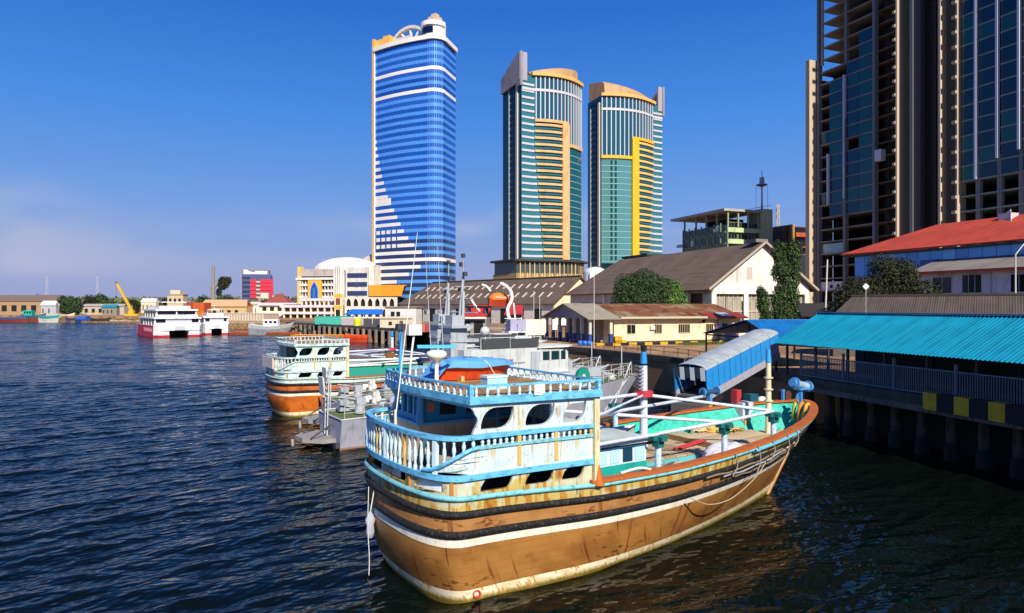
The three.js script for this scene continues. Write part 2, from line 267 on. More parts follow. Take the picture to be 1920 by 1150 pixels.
{ // piles under the deck, each with its growth line
  const m = mat('#5f5142', { r: 0.95, map: conc }), mw = mat('#332f24', { r: 1, map: conc });
  const piles = new Path([[24.9, -57.6], [30.2, -37.5], [34.6, -19]]);
  const g0 = new P().add(new THREE.CylinderGeometry(0.34, 0.36, 4.4, 10), 0, 2.0, 0).geo(), g1 = new P().lathe([[0.44, -1], [0.5, 0.2], [0.47, 0.8], [0.4, 1.15], [0.3, 1.25]], 0, 0, 0, 9).geo();
  for (let i = 0; i < 17; i++) { const q = piles.at(0.4 + i * 2.25), t = thing('quay_pile', ORD[i] + ' weed-grown concrete pile from the dhow bow, under the ferry shed quay', 'pile', [q.x + R(-0.1, 0.1), 0, q.z], R(0, 3), 'piles under the ferry shed quay'); part('shaft', g0, m, t); part('weed_growth', g1, mw, t); }
}
{ // painted kerb blocks along the nearer part of the deck, and the strip by the yellow building
  const y = mat('#d9a514', { r: 0.7, map: gr }), k = mat('#17171a', { r: 0.8, map: gr }), e = new Path(EDGE.slice(5));
  const s = thing('painted_kerb', 'yellow and black painted kerb blocks on the edge of the shed quay', 'kerb');
  for (let i = 0; i < 14; i++) { const a = 14.4 + Math.floor(i / 2) * 2.3 + (i % 2) * 1.05, b = new P().raw(band(e, a, a + (i % 2 ? 1.23 : 1.03), 3.35, 4.45, -0.5, 0.2), true); part('kerb_block', b, i % 2 ? k : y, s); }
  const e2 = new Path([[12.8, -103.2], [36.6, -112.6]]), s2 = thing('painted_kerb', 'low yellow and black kerb at the foot of the long cream building', 'kerb');
  for (let i = 0; i < 18; i++) part('kerb_block', new P().raw(band(e2, i * 1.42, i * 1.42 + 1.38, 4, 4.42, -0.3, 0), true), i % 2 ? k : y, s2);
}

// ---------------------------------------------------------------- ferry shed with teal roof, fence, canopy
const tealRoof = mat('#0f98b4', { r: 0.5, map: rep(T.roofAge, 6) }), steelGrey = mat('#4b545c', { r: 0.6 }), dark = mat('#14140f', { r: 0.9 }), white = mat('#dfe2e2', { r: 0.6, map: gr });
function corrSheet(L, W, pitch, amp) {    // corrugated sheet: ridges run along z
  const pos = [], n = Math.round(L / pitch) * 4; const f = (i) => [i / n * L, amp * (i % 4 === 0 ? 1 : i % 4 === 2 ? -1 : 0)];
  for (let i = 0; i < n; i++) { const [x0, y0] = f(i), [x1, y1] = f(i + 1); pos.push(...Q([x0, y0, 0], [x0, y0, W], [x1, y1, W], [x1, y1, 0])); }
  return toCreasedNormals(tri(pos), 1);
}
{
  const e = new Path(EDGE.slice(5)), s = thing('ferry_shed', 'long open shed with corrugated teal roof over the quay on the right', 'shed');
  const A = e.at(-1.2), dir = [0.25, 0.968], nrm = [0.968, -0.25], half = 4.5, L = 46;
  const loc = (a, w) => [23.0 + dir[0] * a + nrm[0] * w, -59.6 + dir[1] * a + nrm[1] * w];
  const ang = -Math.atan2(dir[1], dir[0]), slope = Math.atan2(2.45, half), Ls = Math.hypot(2.45, half);
  const sheetA = corrSheet(2.4, Ls + 0.25, 0.3, 0.035), teals = ['#0f98b4', '#1291ab', '#1aa2ba', '#0d8ea8'].map((c, i) => mat(c, { r: 0.45 + i * 0.06, map: rep(T.roofAge, 5 + i) }));
  for (let i = 0; i < 19; i++) { // sheets on the water side and the land side
    const [x, z] = loc(i * 2.4, half), o = part('roof_sheet', sheetA, teals[Math.floor(hash(i, 4) * 4)], s); o.position.set(x, 9.4, z); o.rotation.set(slope, Math.PI + ang, 0, 'YXZ'); o.position.x += dir[0] * 2.4; o.position.z += dir[1] * 2.4; o.scale.set(1, 1, 1);
    o.position.y += (i % 3) * 0.006;
    const b = part('roof_sheet', sheetA, tealRoof, s); b.position.set(x, 9.4 + (i % 2) * 0.006, z); b.rotation.set(slope, ang, 0, 'YXZ');
  }
  const rc = new P(); rc.beam([...Object.assign([], [loc(-0.1, half)[0], 9.47, loc(-0.1, half)[1]])], [loc(L, half)[0], 9.47, loc(L, half)[1]], 0.4, 0.1); part('ridge_cap', rc, mat('#0d7f9e', { r: 0.5 }), s);
  const fr = mat('#3d3a36', { r: 0.7 });
  for (let i = 0; i <= 12; i++) { const post = new P(); for (const w of [0.55, 8.4]) { const [x, z] = loc(0.9 + i * 3.6, w); post.box(0.16, 3.1, 0.16, x, 5.55, z, ang); } const a = loc(0.9 + i * 3.6, 0.5), b = loc(0.9 + i * 3.6, 8.5); post.beam([a[0], 6.95, a[1]], [b[0], 6.95, b[1]], 0.12, 0.16); const m = loc(0.9 + i * 3.6, half); post.beam([a[0], 7.02, a[1]], [m[0], 9.2, m[1]], 0.1, 0.14).beam([b[0], 7.02, b[1]], [m[0], 9.2, m[1]], 0.1, 0.14); part('truss_frame', post, fr, s); }
  const pl = new P(); { const a = loc(0, 0.1), b = loc(L, 0.1); pl.beam([a[0], 6.86, a[1]], [b[0], 6.86, b[1]], 0.08, 0.16); } part('eave_beam', pl, fr, s);
  { const a = loc(-0.6, 8.9), b = loc(L, 8.9), w = new P().beam([a[0], 5.35, a[1]], [b[0], 5.35, b[1]], 0.15, 2.7); part('back_wall', w, mat('#3b352e', { r: 0.95, map: gr }), s); }
  // fence along the quay edge, every bar of its own
  const f = thing('quay_fence', 'grey railing of upright bars along the edge of the shed quay', 'fence'), fm = mat('#626c74', { r: 0.6 });
  const fe = new Path(EDGE.slice(5)), FL = 30, barG = boxUV(new THREE.BoxGeometry(0.05, 1.62, 0.05).toNonIndexed());
  for (const y of [4.26, 5.86]) part('rail', new P().raw(band(fe, 1.6, FL, y, y + 0.08, -0.46, -0.38), true), fm, f);
  for (let a = 1.7; a < FL; a += 0.175) { const q = fe.at(a); put('bar', barG, fm, f, q.x - q.nx * 0.42, 5.08, q.z - q.nz * 0.42, 0.25, 1); }
  for (let a = 1.6; a < FL; a += 4.9) { const q = fe.at(a); cubeAt('post', fm, f, q.x - q.nx * 0.42, 5.2, q.z - q.nz * 0.42, 0.16, 2.4, 0.16); }
  // canopy of deeper blue beyond the shed
  const c = thing('blue_canopy', 'smaller blue gabled canopy behind the covered ramp, left of the teal shed', 'canopy'), bm = mat('#1272b8', { r: 0.5, map: rep(T.roofAge, 6) }), cm = mat('#2b2a2c', { r: 0.8 });
  const d2 = [0.968, -0.25], n2 = [-0.25, -0.968], o2 = [24.4, -63.2], l2 = (a, w) => [o2[0] + d2[0] * a + n2[0] * w, o2[1] + d2[1] * a + n2[1] * w];
  const R3 = (a, w, y) => { const [x, z] = l2(a, w); return [x, y, z]; };
  const PK = 4.6, WD = 13, YP = 8.65, YE = 7.0;
  for (let i = 0; i < 6; i++) { const a0 = i * 2, a1 = a0 + 2; for (const w of [0, WD]) part('roof_sheet', slab4(new P(), R3(a0, w, YE), R3(a1, w, YE), R3(a1, PK, YP), R3(a0, PK, YP), 0.06), bm, c); }
  for (const [a, w] of [[0.3, 0.3], [0.3, 6.5], [0.3, 12.7], [6, 0.3], [6, 12.7], [11.6, 0.3], [11.6, 12.7]]) { const p = R3(a, w, 5.5); cubeAt('post', cm, c, p[0], p[1], p[2], 0.16, 3.1, 0.16); }
  part('rafter', new P().beam(R3(0.3, 0.2, YE), R3(0.3, PK, YP - 0.1), 0.1, 0.16).beam(R3(0.3, WD - 0.2, YE), R3(0.3, PK, YP - 0.1), 0.1, 0.16).beam(R3(0.3, 0.2, YE - 0.1), R3(0.3, WD - 0.2, YE - 0.1), 0.1, 0.14).beam(R3(0.3, PK, YE), R3(0.3, PK, YP), 0.1, 0.1), cm, c);
}
function cubeAt(name, m, parent, x, y, z, sx, sy, sz, ry = 0) { return put(name, UNIT, m, parent, x, y, z, ry, sx, sy, sz); }

// ---------------------------------------------------------------- covered boarding ramp
{
  const A = V(13.6, 3.0, -51.6), B = V(23.2, 5.3, -62.4), d = B.clone().sub(A), L = d.length(), t = thing('boarding_ramp', 'covered blue boarding ramp with pale top sloping down from the quay', 'ramp', [A.x, A.y, A.z]);
  const run = Math.hypot(d.x, d.z); t.rotation.set(0, Math.atan2(-d.z, d.x), Math.atan2(d.y, run), 'YXZ');
  const blue = mat('#2a8fd6', { r: 0.45, bump: rep(T.corr, 2), bs: 0.015, map: gr }), top = mat('#b3bcbc', { r: 0.5, map: rep(T.roofAge, 3) }), beam = mat('#a9a6b0', { r: 0.6, map: gr });
  const Wd = 2.5, n = 7; t.scale.y = 1.14;
  for (let i = 0; i < n; i++) {
    const x0 = i * L / n + 0.02, x1 = (i + 1) * L / n - 0.02;
    for (const s of [1, -1]) cube('side_panel', blue, t, x0, x1, 0.52, 2.0, s * Wd / 2 - 0.03, s * Wd / 2 + 0.03);
    const arc = []; for (let k = 0; k <= 8; k++) { const th = Math.PI * k / 8; arc.push([-Math.cos(th) * (Wd / 2 + 0.06), 2.0 + Math.sin(th) * 0.38]); }
    const p = new P(); for (let k = 0; k < 8; k++) p.raw(tri([...Q([x0, arc[k][1], arc[k][0]], [x1, arc[k][1], arc[k][0]], [x1, arc[k + 1][1], arc[k + 1][0]], [x0, arc[k + 1][1], arc[k + 1][0]])])); part('roof_panel', p, top, t);
    for (const s of [1, -1]) cube('frame', mat('#1f6fb0', { r: 0.5 }), t, x0 - 0.05, x0 + 0.03, 0.2, 2.02, s * (Wd / 2 + 0.045) - 0.025, s * (Wd / 2 + 0.045) + 0.025);
  }
  part('side_beam', new P().bx(0, L, 0, 0.5, Wd / 2 - 0.05, Wd / 2 + 0.1).bx(0, L, 0, 0.5, -Wd / 2 - 0.1, -Wd / 2 + 0.05), beam, t);
  part('floor', new P().bx(0, L, 0.1, 0.2, -Wd / 2, Wd / 2), mat('#4a4a48', { r: 0.9 }), t);
  const flap = mat('#c2cdd2', { r: 0.7, side: 1 }); for (let i = 0; i < 6; i++) cube('curtain_strip', i % 2 ? flap : mat('#1d3440', { r: 0.7 }), t, -0.04, 0.0, 1.45 - (i % 2) * 0.15, 2.15, -Wd / 2 + i * Wd / 6 + 0.03, -Wd / 2 + (i + 1) * Wd / 6 - 0.03);
  const p = thing('pontoon', 'dark floating pontoon under the lower end of the covered ramp', 'pontoon', [13.2, 0, -51.2], t.rotation.y); part('float', new P().bx(-3.5, 2.5, -0.5, 0.7, -2.2, 2.2), mat('#3a3734', { r: 0.9, map: gr }), p); part('cradle', new P().bx(-0.2, 0.6, 0.7, 2.7, -1.3, 1.3), mat('#57534f', { r: 0.8 }), p);
}

// ---------------------------------------------------------------- the blue glass tower
const blueGlass = mat('#2a66bc', { r: 0.1, m: 0.5 }), blueSpan = mat('#5ea2ec', { r: 0.16, m: 0.3 }), whiteSpan = mat('#e4e1dc', { r: 0.6 }), darkGlass = mat('#182848', { r: 0.1, m: 0.6 });
{
  const t = thing('glass_tower', 'tallest blue glass tower with white stripes and an arched crown, left of the twin towers', 'skyscraper', [-73.3, 4, -365], -0.525);
  const pts = []; for (let i = 0; i <= 16; i++) pts.push([i / 16 * 35, 1.4 * Math.sin(i / 16 * Math.PI)]); for (let i = 1; i <= 10; i++) { const a = i / 10 * 1.9; pts.push([35 + 5.8 * Math.sin(a), -5.8 + 5.8 * Math.cos(a)]); }
  pts.push([37, -22]); const f = new Path(pts), top = 142, H = 3.75, a1 = f.L;
  part('tower_core', new P().prism([...pts.map(([x, z], i) => [x + f.d[i][1] * 0.45, z - f.d[i][0] * 0.45]), [2, -22], [0.3, -2]], 0, top), darkGlass, t);
  const curve = [[99, 0], [88, 2], [78, 4.2], [71, 6.6], [63.7, 9.4], [53, 15.8], [42, 22], [36, 28], [32, 33]];
  const xc = (y) => { if (y > 99) return 0; for (let i = 1; i < curve.length; i++) if (y > curve[i][0]) return lerp(curve[i][1], curve[i - 1][1], (y - curve[i][0]) / (curve[i - 1][0] - curve[i][0])); return y > 28 ? a1 : y > 24 ? 31 : y > 19 ? 24 : 16; };
  for (let k = 0; k < 37; k++) {
    const y = 3 + k * H; if (y + H > top) break;
    const full = k === 33 || k === 30, mech = Math.abs(y - 58) < 2, w = full ? a1 : xc(y), y0 = y, y1 = y + 1.75, o0 = -0.5, squares = k >= 9 && k <= 11;
    part('window_band', new P().raw(band(f, 0.2, a1, y1, y + H, -0.5, 0.02)), w > 12 && y < 40 ? mat('#3a4d78', { r: 0.15, m: 0.6 }) : mat(['#2a66bc', '#245cae', '#3270c6'][Math.floor(hash(k, 77) * 3)], { r: 0.1, m: 0.5 }), t);
    if (squares) { for (let i = 0; i < 4; i++) part('white_square', new P().raw(band(f, 1.2 + i * 3.9, 3.9 + i * 3.9, y0 - 0.1, y1 + 0.1, -0.4, 0.16)), whiteSpan, t); part('spandrel_band', new P().raw(band(f, 0.2, 16.5, y0, y1, -0.5, 0.05)), mat('#27509a', { r: 0.3, m: 0.4 }), t); if (w > 16.6) part('spandrel_band', new P().raw(band(f, 16.5, w, y0, y1, -0.5, 0.14)), whiteSpan, t); }
    else if (w > 0.5) part('spandrel_band', new P().raw(band(f, 0.2, w, y0, mech ? y1 + 1.9 : y1, -0.5, 0.14)), whiteSpan, t);
    if (w < a1 - 1) part('spandrel_band', new P().raw(band(f, Math.max(0.2, w), a1 - 9, y0, y1, -0.5, 0.06)), blueSpan, t);
    if (w < a1 - 1) part('spandrel_band', new P().raw(band(f, a1 - 9, a1, y0, y1, -0.5, 0.06)), blueSpan, t);
  }
  for (let i = 1; i < 13; i++) part('mullion', new P().raw(band(f, i * 2.75, i * 2.75 + 0.1, 36, top, 0, 0.11)), mat('#3a72c4', { r: 0.3, m: 0.4 }), t);
  for (let i = 0; i < 10; i++) part('mullion', new P().raw(band(f, 35.3 + i * 0.9, 35.45 + i * 0.9, 24, top, 0, 0.12)), mat('#86b4f0', { r: 0.3, m: 0.4 }), t);
  const tan = mat('#d9a650', { r: 0.7 });
  part('side_fin', new P().bx(-1.6, -0.2, 28, top + 7, -22, 0.6), tan, t); part('edge_strip', new P().bx(-0.2, 0.25, 0, top, -2, 0.75), whiteSpan, t);
  part('side_wall', new P().bx(-1.9, -1.6, 28, top + 2, -16, -4), mat('#6f5a34', { r: 0.7 }), t);
  part('cornice', new P().raw(band(f, -0.3, a1, top, top + 2.2, -1, 1.2)), whiteSpan, t);
  part('roof_deck', new P().prism([...pts.map(([x, z]) => [x, z - 0.6]), [2, -24], [0.3, -2]], top, top + 1.6), whiteSpan, t);
  part('corner_block', new P().bx(-0.2, 8, top + 2, top + 7.5, -14, -2.5).bx(2, 6.5, top + 7, top + 9.5, -10, -4), tan, t);
  part('roof_beam', new P().bx(8, 19, top + 5.2, top + 7.6, -8, -6), mat('#c9bcb8', { r: 0.7 }), t);
  const arc = []; for (let i = 0; i <= 16; i++) { const a = Math.PI * (1 - i / 16); arc.push([16.5 + 12.5 * Math.cos(a), top + 2 + 11 * Math.sin(a), -9]); }
  const ar = new P(); for (let i = 0; i < 16; i++) ar.beam(arc[i], arc[i + 1], 2.4, 1.5); part('roof_arch', ar, mat('#c8c2b4', { r: 0.6 }), t);
  const sp = new P(); for (const a of [0.55, 1.0, 1.55, 2.1, 2.6]) sp.beam([18, top + 3, -9], [16.5 + 12 * Math.cos(a), top + 2 + 10.6 * Math.sin(a), -9], 1, 0.9); part('arch_spoke', sp, mat('#dcdad8', { r: 0.6 }), t);
  part('arch_glass', new P().prism([[20, -10], [28, -10], [28, -12], [20, -12]], top + 1, top + 8.5), blueGlass, t);
  const c2 = new Path(Array.from({ length: 15 }, (_, i) => { const a = -0.4 + i / 14 * 3.6; return [33.5 - 6.6 * Math.cos(a), -7.5 + 6.8 * Math.sin(a)]; }));
  part('roof_drum', new P().prism(ell(33.5, -7.5, 6.2, 6.2), top + 1, top + 10), whiteSpan, t); part('drum_window', new P().raw(band(c2, 2, 8.2, top + 4.2, top + 7.4, -0.6, -0.2)).raw(band(c2, 10, 17, top + 4.2, top + 7.4, -0.6, -0.2)), darkGlass, t); part('drum_cornice', new P().raw(band(c2, 0, c2.L, top + 8.2, top + 10.4, -1, 0.4)), whiteSpan, t);
  part('penthouse', new P().bx(30.8, 36.2, top + 10, top + 14.5, -11, -6).bx(32, 35, top + 14.5, top + 16.2, -10, -7), mat('#cfae90', { r: 0.7 }), t);
}

// ---------------------------------------------------------------- twin towers
const teal1 = mat('#40868a', { r: 0.12, m: 0.4 }), teal2 = mat('#2c6a7a', { r: 0.1, m: 0.5 }), lilac = mat('#bcbac2', { r: 0.55 }), tanM = mat('#d9b077', { r: 0.7, map: grBig }), finGrey = mat('#8d8a92', { r: 0.7, map: grBig });
function twin(label, pos, ry, L, mirror, stripCol, topY) {
  const t = thing('curved_tower', label, 'skyscraper', pos, ry, undefined), top = topY, H = 3.6, D = 20;
  const zf = (x) => (x < 7 ? 0 : 4.6 * Math.sin(Math.PI * Math.min(1, (x - 7) / (L - 7))) ** 0.9 - 2.2 * ((x - 7) / (L - 7)) ** 3);
  const pts = []; for (let i = 0; i <= 36; i++) { const x = i / 36 * L, xx = mirror ? L - x : x; pts.push([x, zf(xx)]); }
  const f = new Path(pts), k = f.L / L, seg = (x0, x1) => (mirror ? [f.L - x1 * k, f.L - x0 * k] : [x0 * k, x1 * k]);
  const B = (name, x0, x1, y0, y1, o0, o1, m) => { const [a, b] = seg(x0, x1); return part(name, new P().raw(band(f, Math.max(0.02, a), Math.min(f.L - 0.02, b), y0, y1, o0, o1)), m, t); };
  part('tower_core', new P().prism([...pts.map(([x, z]) => [x, z - 0.5]), [L - (mirror ? 0 : 3), -D], [mirror ? 3 : 0, -D]], 0, top), mat('#12404c', { r: 0.15, m: 0.5 }), t);
  const yA = top - 25, yC = top - 37, x0 = 8, xs0 = 23, xs1 = 27.6; B('curtain_glass', 8, L, yA, top - 0.5, -0.4, 0, teal2);
  B('curtain_glass', xs1, L, yC, yA, -0.4, 0, teal2); B('curtain_glass', 0, x0, 32, top - 0.5, -0.4, 0, teal1); B('curtain_glass', x0, xs0, 32, yA, -0.4, 0, teal1); B('curtain_glass', xs1, L, 32, yC, -0.4, 0, mirror ? mat('#5a9292', { r: 0.14, m: 0.25 }) : mat('#1f6468', { r: 0.12, m: 0.4 }));
  const nf = 15; for (let i = 0; i < nf; i++) { const x = 8.3 + i * (L - 9) / (nf - 1); B('vertical_fin', x, x + 0.55, x < xs1 ? yA : yC, top - 1, 0, 0.5, lilac); }
  B('horizontal_band', 0, L, top - 9, top - 7.6, 0, 0.6, lilac);
  for (let y = 33; y < top - 3; y += H) {
    const s = lerp(12.5, 7.6, clamp((y - 30) / (top - 70)));
    B('spandrel', 0, s, y, y + 1.15, 0, 0.35, lilac);
    if (y < yA - 2) { B('balcony', s + 0.3, xs0, y, y + 1.25, 0, 1.0, mirror && y > 40 ? mat('#e0b566', { r: 0.7 }) : tanM); B('balcony_recess', s + 1, xs0, y + 1.25, y + 2.3, 0, 0.12, mat('#163c40', { r: 0.3, m: 0.3 })); }
    if (y < yC - 2 && mirror) for (const q of [37, 39.5]) B('open_window', q, q + 1.2, y + 0.6, y + H - 0.2, 0, 0.05, mat('#154448', { r: 0.2, m: 0.3 }));
    if (y < yC - 2) B('floor_line', xs1, L, y, y + 0.32, 0, 0.14, mat('#8fb0ae', { r: 0.4 }));
  }
  B('balcony', x0, xs1, yA - 0.8, yA + 0.8, 0, 1.05, stripCol); B('curved_band', xs1, L, yC - 0.9, yC + 0.9, 0, 0.9, stripCol);
  B('vertical_strip', xs0, xs1, 20, yA - 0.8, 0, 1.35, stripCol);
  B('cornice', 6, L, top - 0.6, top + 1.2, -0.6, 1.5, mat('#d6a95e', { r: 0.7 }));
  // shallow domed roof, higher towards the fin
  const roof = new P(), rp = [], N = 16, M = 5, RP = (i, j) => { const x = lerp(6, L - 2.5, i / N), xx = mirror ? L - x : x, hgt = 1.2 + 7.2 * Math.pow(i / N, 0.75), z0 = zf(x) - 1.4; return j === 0 ? [xx, top + 0.8, z0] : j === 1 ? [xx, top + 0.8 + hgt * 0.82, z0 - 0.6] : [xx, top + 0.8 + hgt * (1 + 0.1 * (j - 2)), lerp(z0 - 2.5, -D + 2, (j - 2) / (M - 2))]; };
  for (let i = 0; i < N; i++) for (let j = 0; j < M; j++) rp.push(...Q(RP(i, j), RP(i + 1, j), RP(i + 1, j + 1), RP(i, j + 1)));
  for (const i of [0, N]) for (let j = 0; j < M; j++) { const a = RP(i, j), b = RP(i, j + 1); rp.push(...Q([a[0], top, a[2]], a, b, [b[0], top, b[2]])); }
  part('domed_roof', roof.raw(tri(rp)), mat('#bb9466', { r: 0.6, map: grBig }), t);
  // the side walls and the fin that rises over the flat corner
  const X = (x) => (mirror ? L - x : x), fx = [X(0.1), X(-1.4)].sort((a, b) => a - b), sh = poly([1, top - 7], [1, top + 11.5], [0, top + 11.5], [-6, top + 9], [-D, top + 1.5], [-D, top - 7], [-2.2, top - 5], [-2.2, top - 7]);
  const fin = new THREE.ExtrudeGeometry(sh, { depth: fx[1] - fx[0], bevelEnabled: false }); fin.rotateY(-Math.PI / 2); part('corner_fin', new P().add(fin, fx[1], 0, 0), finGrey, t);
  cube('fin_face', mat('#9a979f', { r: 0.7 }), t, Math.min(X(-1.5), X(3.4)), Math.max(X(-1.5), X(3.4)), top - 4, top + 11.3, -0.8, 0.4);
  const lx = 0;
  for (let y = 33; y < top - 6; y += H) cube('side_window', mat('#0b1c26', { r: 0.15, m: 0.4 }), t, lx - 0.35, lx - 0.04, y + 0.9, y + 2.9, -12, -5);
  cube('side_column', mat('#c8c0b4', { r: 0.7 }), t, lx - 0.75, lx - 0.02, 30, top - 4, -5, -3.4); cube('side_column', mat('#93a0a4', { r: 0.7 }), t, lx - 0.7, lx - 0.02, 30, top - 6, -13, -12.2);
  return t;
}
{
  const a = twin('left teal twin tower with tan balconies and grey corner fin', [5.2, 4, -370], 0.545, 42, false, tanM, 133);
  twin('right teal twin tower with a bright yellow vertical strip', [54.8, 4, -408], 0.52, 46, true, mat('#f0ac14', { r: 0.6 }), 133);
  const p = thing('tower_podium', 'tan louvred podium under the left twin tower', 'podium', [2.5, 4, -369], 0.545), m = mat('#b09468', { r: 0.8, map: grBig });
  part('podium_wall', new P().prism([[-1, -24], [-1, 1.5], [10, 3], [24, 8], [36, 6.5], [46, 0], [46, -24]], 0, 24), m, p); part('dark_eave', new P().prism([[-3, -24], [-3, 3.2], [10, 5], [24, 10], [37, 8.2], [48, 1], [48, -24]], 30.6, 31.7), mat('#3a3634', { r: 0.7 }), p);
  part('clerestory', new P().prism([[-0.6, -23], [-0.6, 1], [10, 2.6], [24, 7.4], [36, 6], [45.5, 0], [45.5, -23]], 24, 30.6), mat('#4c5a58', { r: 0.3, m: 0.3 }), p);
  const pf = new Path([[-1, 1.5], [10, 3], [24, 8], [36, 6.5], [46, 0]]); for (let i = 0; i < 34; i++) part('louvre', new P().raw(band(pf, 0.4 + i * 1.42, 1.0 + i * 1.42, 14, i % 2 ? 30.4 : 24.2, 0.02, 0.4)), mat(i % 3 ? '#c4a878' : '#8d7450', { r: 0.8 }), p);
  const w = thing('storage_silo', 'white rounded tank at the foot of the twin towers beside the podium', 'tank', [37.5, 4, -308]); part('shell', new P().lathe([[5.4, 0], [5.4, 21], [4.6, 22.6], [2.5, 23.6], [0, 24]], 0, 0, 0, 24), mat('#c9ccd0', { r: 0.5 }), w); part('downpipe', new P().bx(-3, -1.6, 0, 21, 4.8, 5.7), mat('#eceef0'), w);
}

// ---------------------------------------------------------------- dark tower under construction, right
{
  const t = thing('unfinished_tower', 'dark unfinished tower with bare floors and strips of green glass on the right edge', 'skyscraper', [92, 4, -205], -1.192);
  const slab = mat('#958f82', { r: 0.9, map: grBig }), edge = mat('#c9b79a', { r: 0.85, map: grBig }), col = mat('#8f8f88', { r: 0.9, map: grBig }), inside = mat('#2a2622', { r: 1 }), green = mat('#12504e', { r: 0.14, m: 0.25 }), navy = mat('#103e4c', { r: 0.14, m: 0.25 }), fin = mat('#c2cad6', { r: 0.5 }), brown = mat('#4c4136', { r: 1, map: grBig });
  const H = 3.62, TOP = 150, N = Math.floor(TOP / H);
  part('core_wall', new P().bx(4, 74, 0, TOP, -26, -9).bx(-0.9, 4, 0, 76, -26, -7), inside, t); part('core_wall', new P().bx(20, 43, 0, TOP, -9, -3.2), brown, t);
  // left block, recess, right block: floor slabs
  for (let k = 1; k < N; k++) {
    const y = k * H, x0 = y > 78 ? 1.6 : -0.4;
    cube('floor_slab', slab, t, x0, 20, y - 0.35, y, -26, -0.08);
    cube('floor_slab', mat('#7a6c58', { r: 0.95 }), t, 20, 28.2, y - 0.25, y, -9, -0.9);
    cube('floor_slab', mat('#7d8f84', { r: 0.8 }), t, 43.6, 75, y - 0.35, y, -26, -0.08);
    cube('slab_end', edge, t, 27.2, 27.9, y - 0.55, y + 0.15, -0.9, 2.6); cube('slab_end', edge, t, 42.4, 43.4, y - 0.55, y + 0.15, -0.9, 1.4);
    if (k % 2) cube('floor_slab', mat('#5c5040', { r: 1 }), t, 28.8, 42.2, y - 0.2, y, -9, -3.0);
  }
  // glass panes, storey by storey and bay by bay
  const baysL = [[0.1, 4.0], [4.1, 9.4], [10.2, 14.3], [14.4, 19.3]], baysR = [[44, 47.1], [48, 52], [53, 56.7], [57.6, 62], [62.1, 66], [66.1, 74]];
  for (let k = 9; k < N - 1; k++) {
    const y = k * H;
    baysL.forEach(([a, b], i) => { const lim = [56, 72, 73, 80][i]; if (y > lim || (i === 2 && y > 44 && y < 66 && k % 1 === 0 && hash(k, 5) > 0.35) || (i === 0 && hash(k, i) > 0.6)) return; cube('glass_pane', (i + (hash(k, i, 7) > 0.8 ? 1 : 0)) % 2 ? green : navy, t, a, b, y + 0.03, y + H - 0.4, -0.32, -0.18); });
    if (y > 36) baysR.forEach(([a, b], i) => cube('glass_pane', hash(k, i + 9, 7) > 0.75 ? green : mat('#0e3040', { r: 0.14, m: 0.25 }), t, a, b, y + 0.03, y + H - 0.4, -0.32, -0.18));
  }
  // columns and white fins
  for (const [x, y1] of [[0.2, 150], [9.75, 60], [19.6, 150]]) cube('column', col, t, x - 0.35, x + 0.35, 0, y1, -1.1, 0.35);
  cube('column', col, t, 9.3, 10.1, 76, 150, -1.2, -0.3);
  cube('edge_pier', edge, t, -2.0, -0.5, 0, 80, -1.4, 2.9); cube('edge_pier', mat('#8d8072', { r: 0.9, map: grBig }), t, -3.2, -2.0, 0, 75, -8, 0.3); cube('edge_pier', edge, t, 1.2, 1.7, 78, 150, -0.6, 0.1);
  for (const [x, w, m] of [[28.1, 0.45, edge], [31.8, 0.9, col], [33.2, 0.5, brown], [36.4, 0.5, brown], [39.3, 0.55, edge], [43.3, 0.35, edge]]) cube('column', m, t, x - w / 2, x + w / 2, 0, x === 28.1 ? 88 : 150, -2.2, x === 28.1 ? 2.3 : x === 31.8 || x === 39.3 ? 1.5 : x === 43.3 ? 0.9 : -1);
  cube('recess_wall', mat('#5c5850', { r: 0.95, map: grBig }), t, 39.7, 42.5, 0, 150, -4, -0.8);
  for (const [x, y0, y1] of [[9.8, 37, 72.5], [4.0, 36, 51], [47.5, 36, 150], [52.4, 40, 150], [57.1, 41, 150], [66, 41, 150]]) cube('vertical_fin', fin, t, x - 0.25, x + 0.25, y0, y1, -0.3, 0.6);
  for (const x of [47.6, 52.5, 57.2, 66]) cube('column', col, t, x - 0.5, x + 0.5, 0, 41, -1.4, -0.3);
  for (let k = 1; k < 10; k++) for (const x of [23, 25.5]) cube('stud', mat('#3d3226', { r: 1 }), t, x, x + 0.25, k * H * 2.2, k * H * 2.2 + 7, -1.2, -0.9);
  cube('site_cabin', mat('#d8d4cc', { r: 0.7 }), t, 20.4, 22.4, 45.5, 48.5, -0.9, 0.9);
  cube('low_wall', mat('#d5d5d2', { r: 0.8 }), t, 0.6, 9.0, 10.5, 13.3, -0.9, -0.4); for (const x of [4.2, 6.6]) cube('vent', dark, t, x, x + 0.9, 11.4, 12.4, -0.42, -0.3); cube('glass_pane', mat('#8fa3a4', { r: 0.2, m: 0.3 }), t, 0.6, 9, 21.8, 24.6, -0.9, -0.6);
}

// ---------------------------------------------------------------- sheds and houses behind the quay
const asbestos = mat('#6d5b4c', { r: 0.9, map: roofAge, bump: rep(T.corr, 4), bs: 0.03 }), cream = mat('#f0ddb6', { r: 0.8, map: gr }), glassD = mat('#1a2226', { r: 0.15, m: 0.2 }), whiteW = mat('#e9e4d8', { r: 0.8, map: grBig }), greyW = mat('#8f9096', { r: 0.85, map: gr });
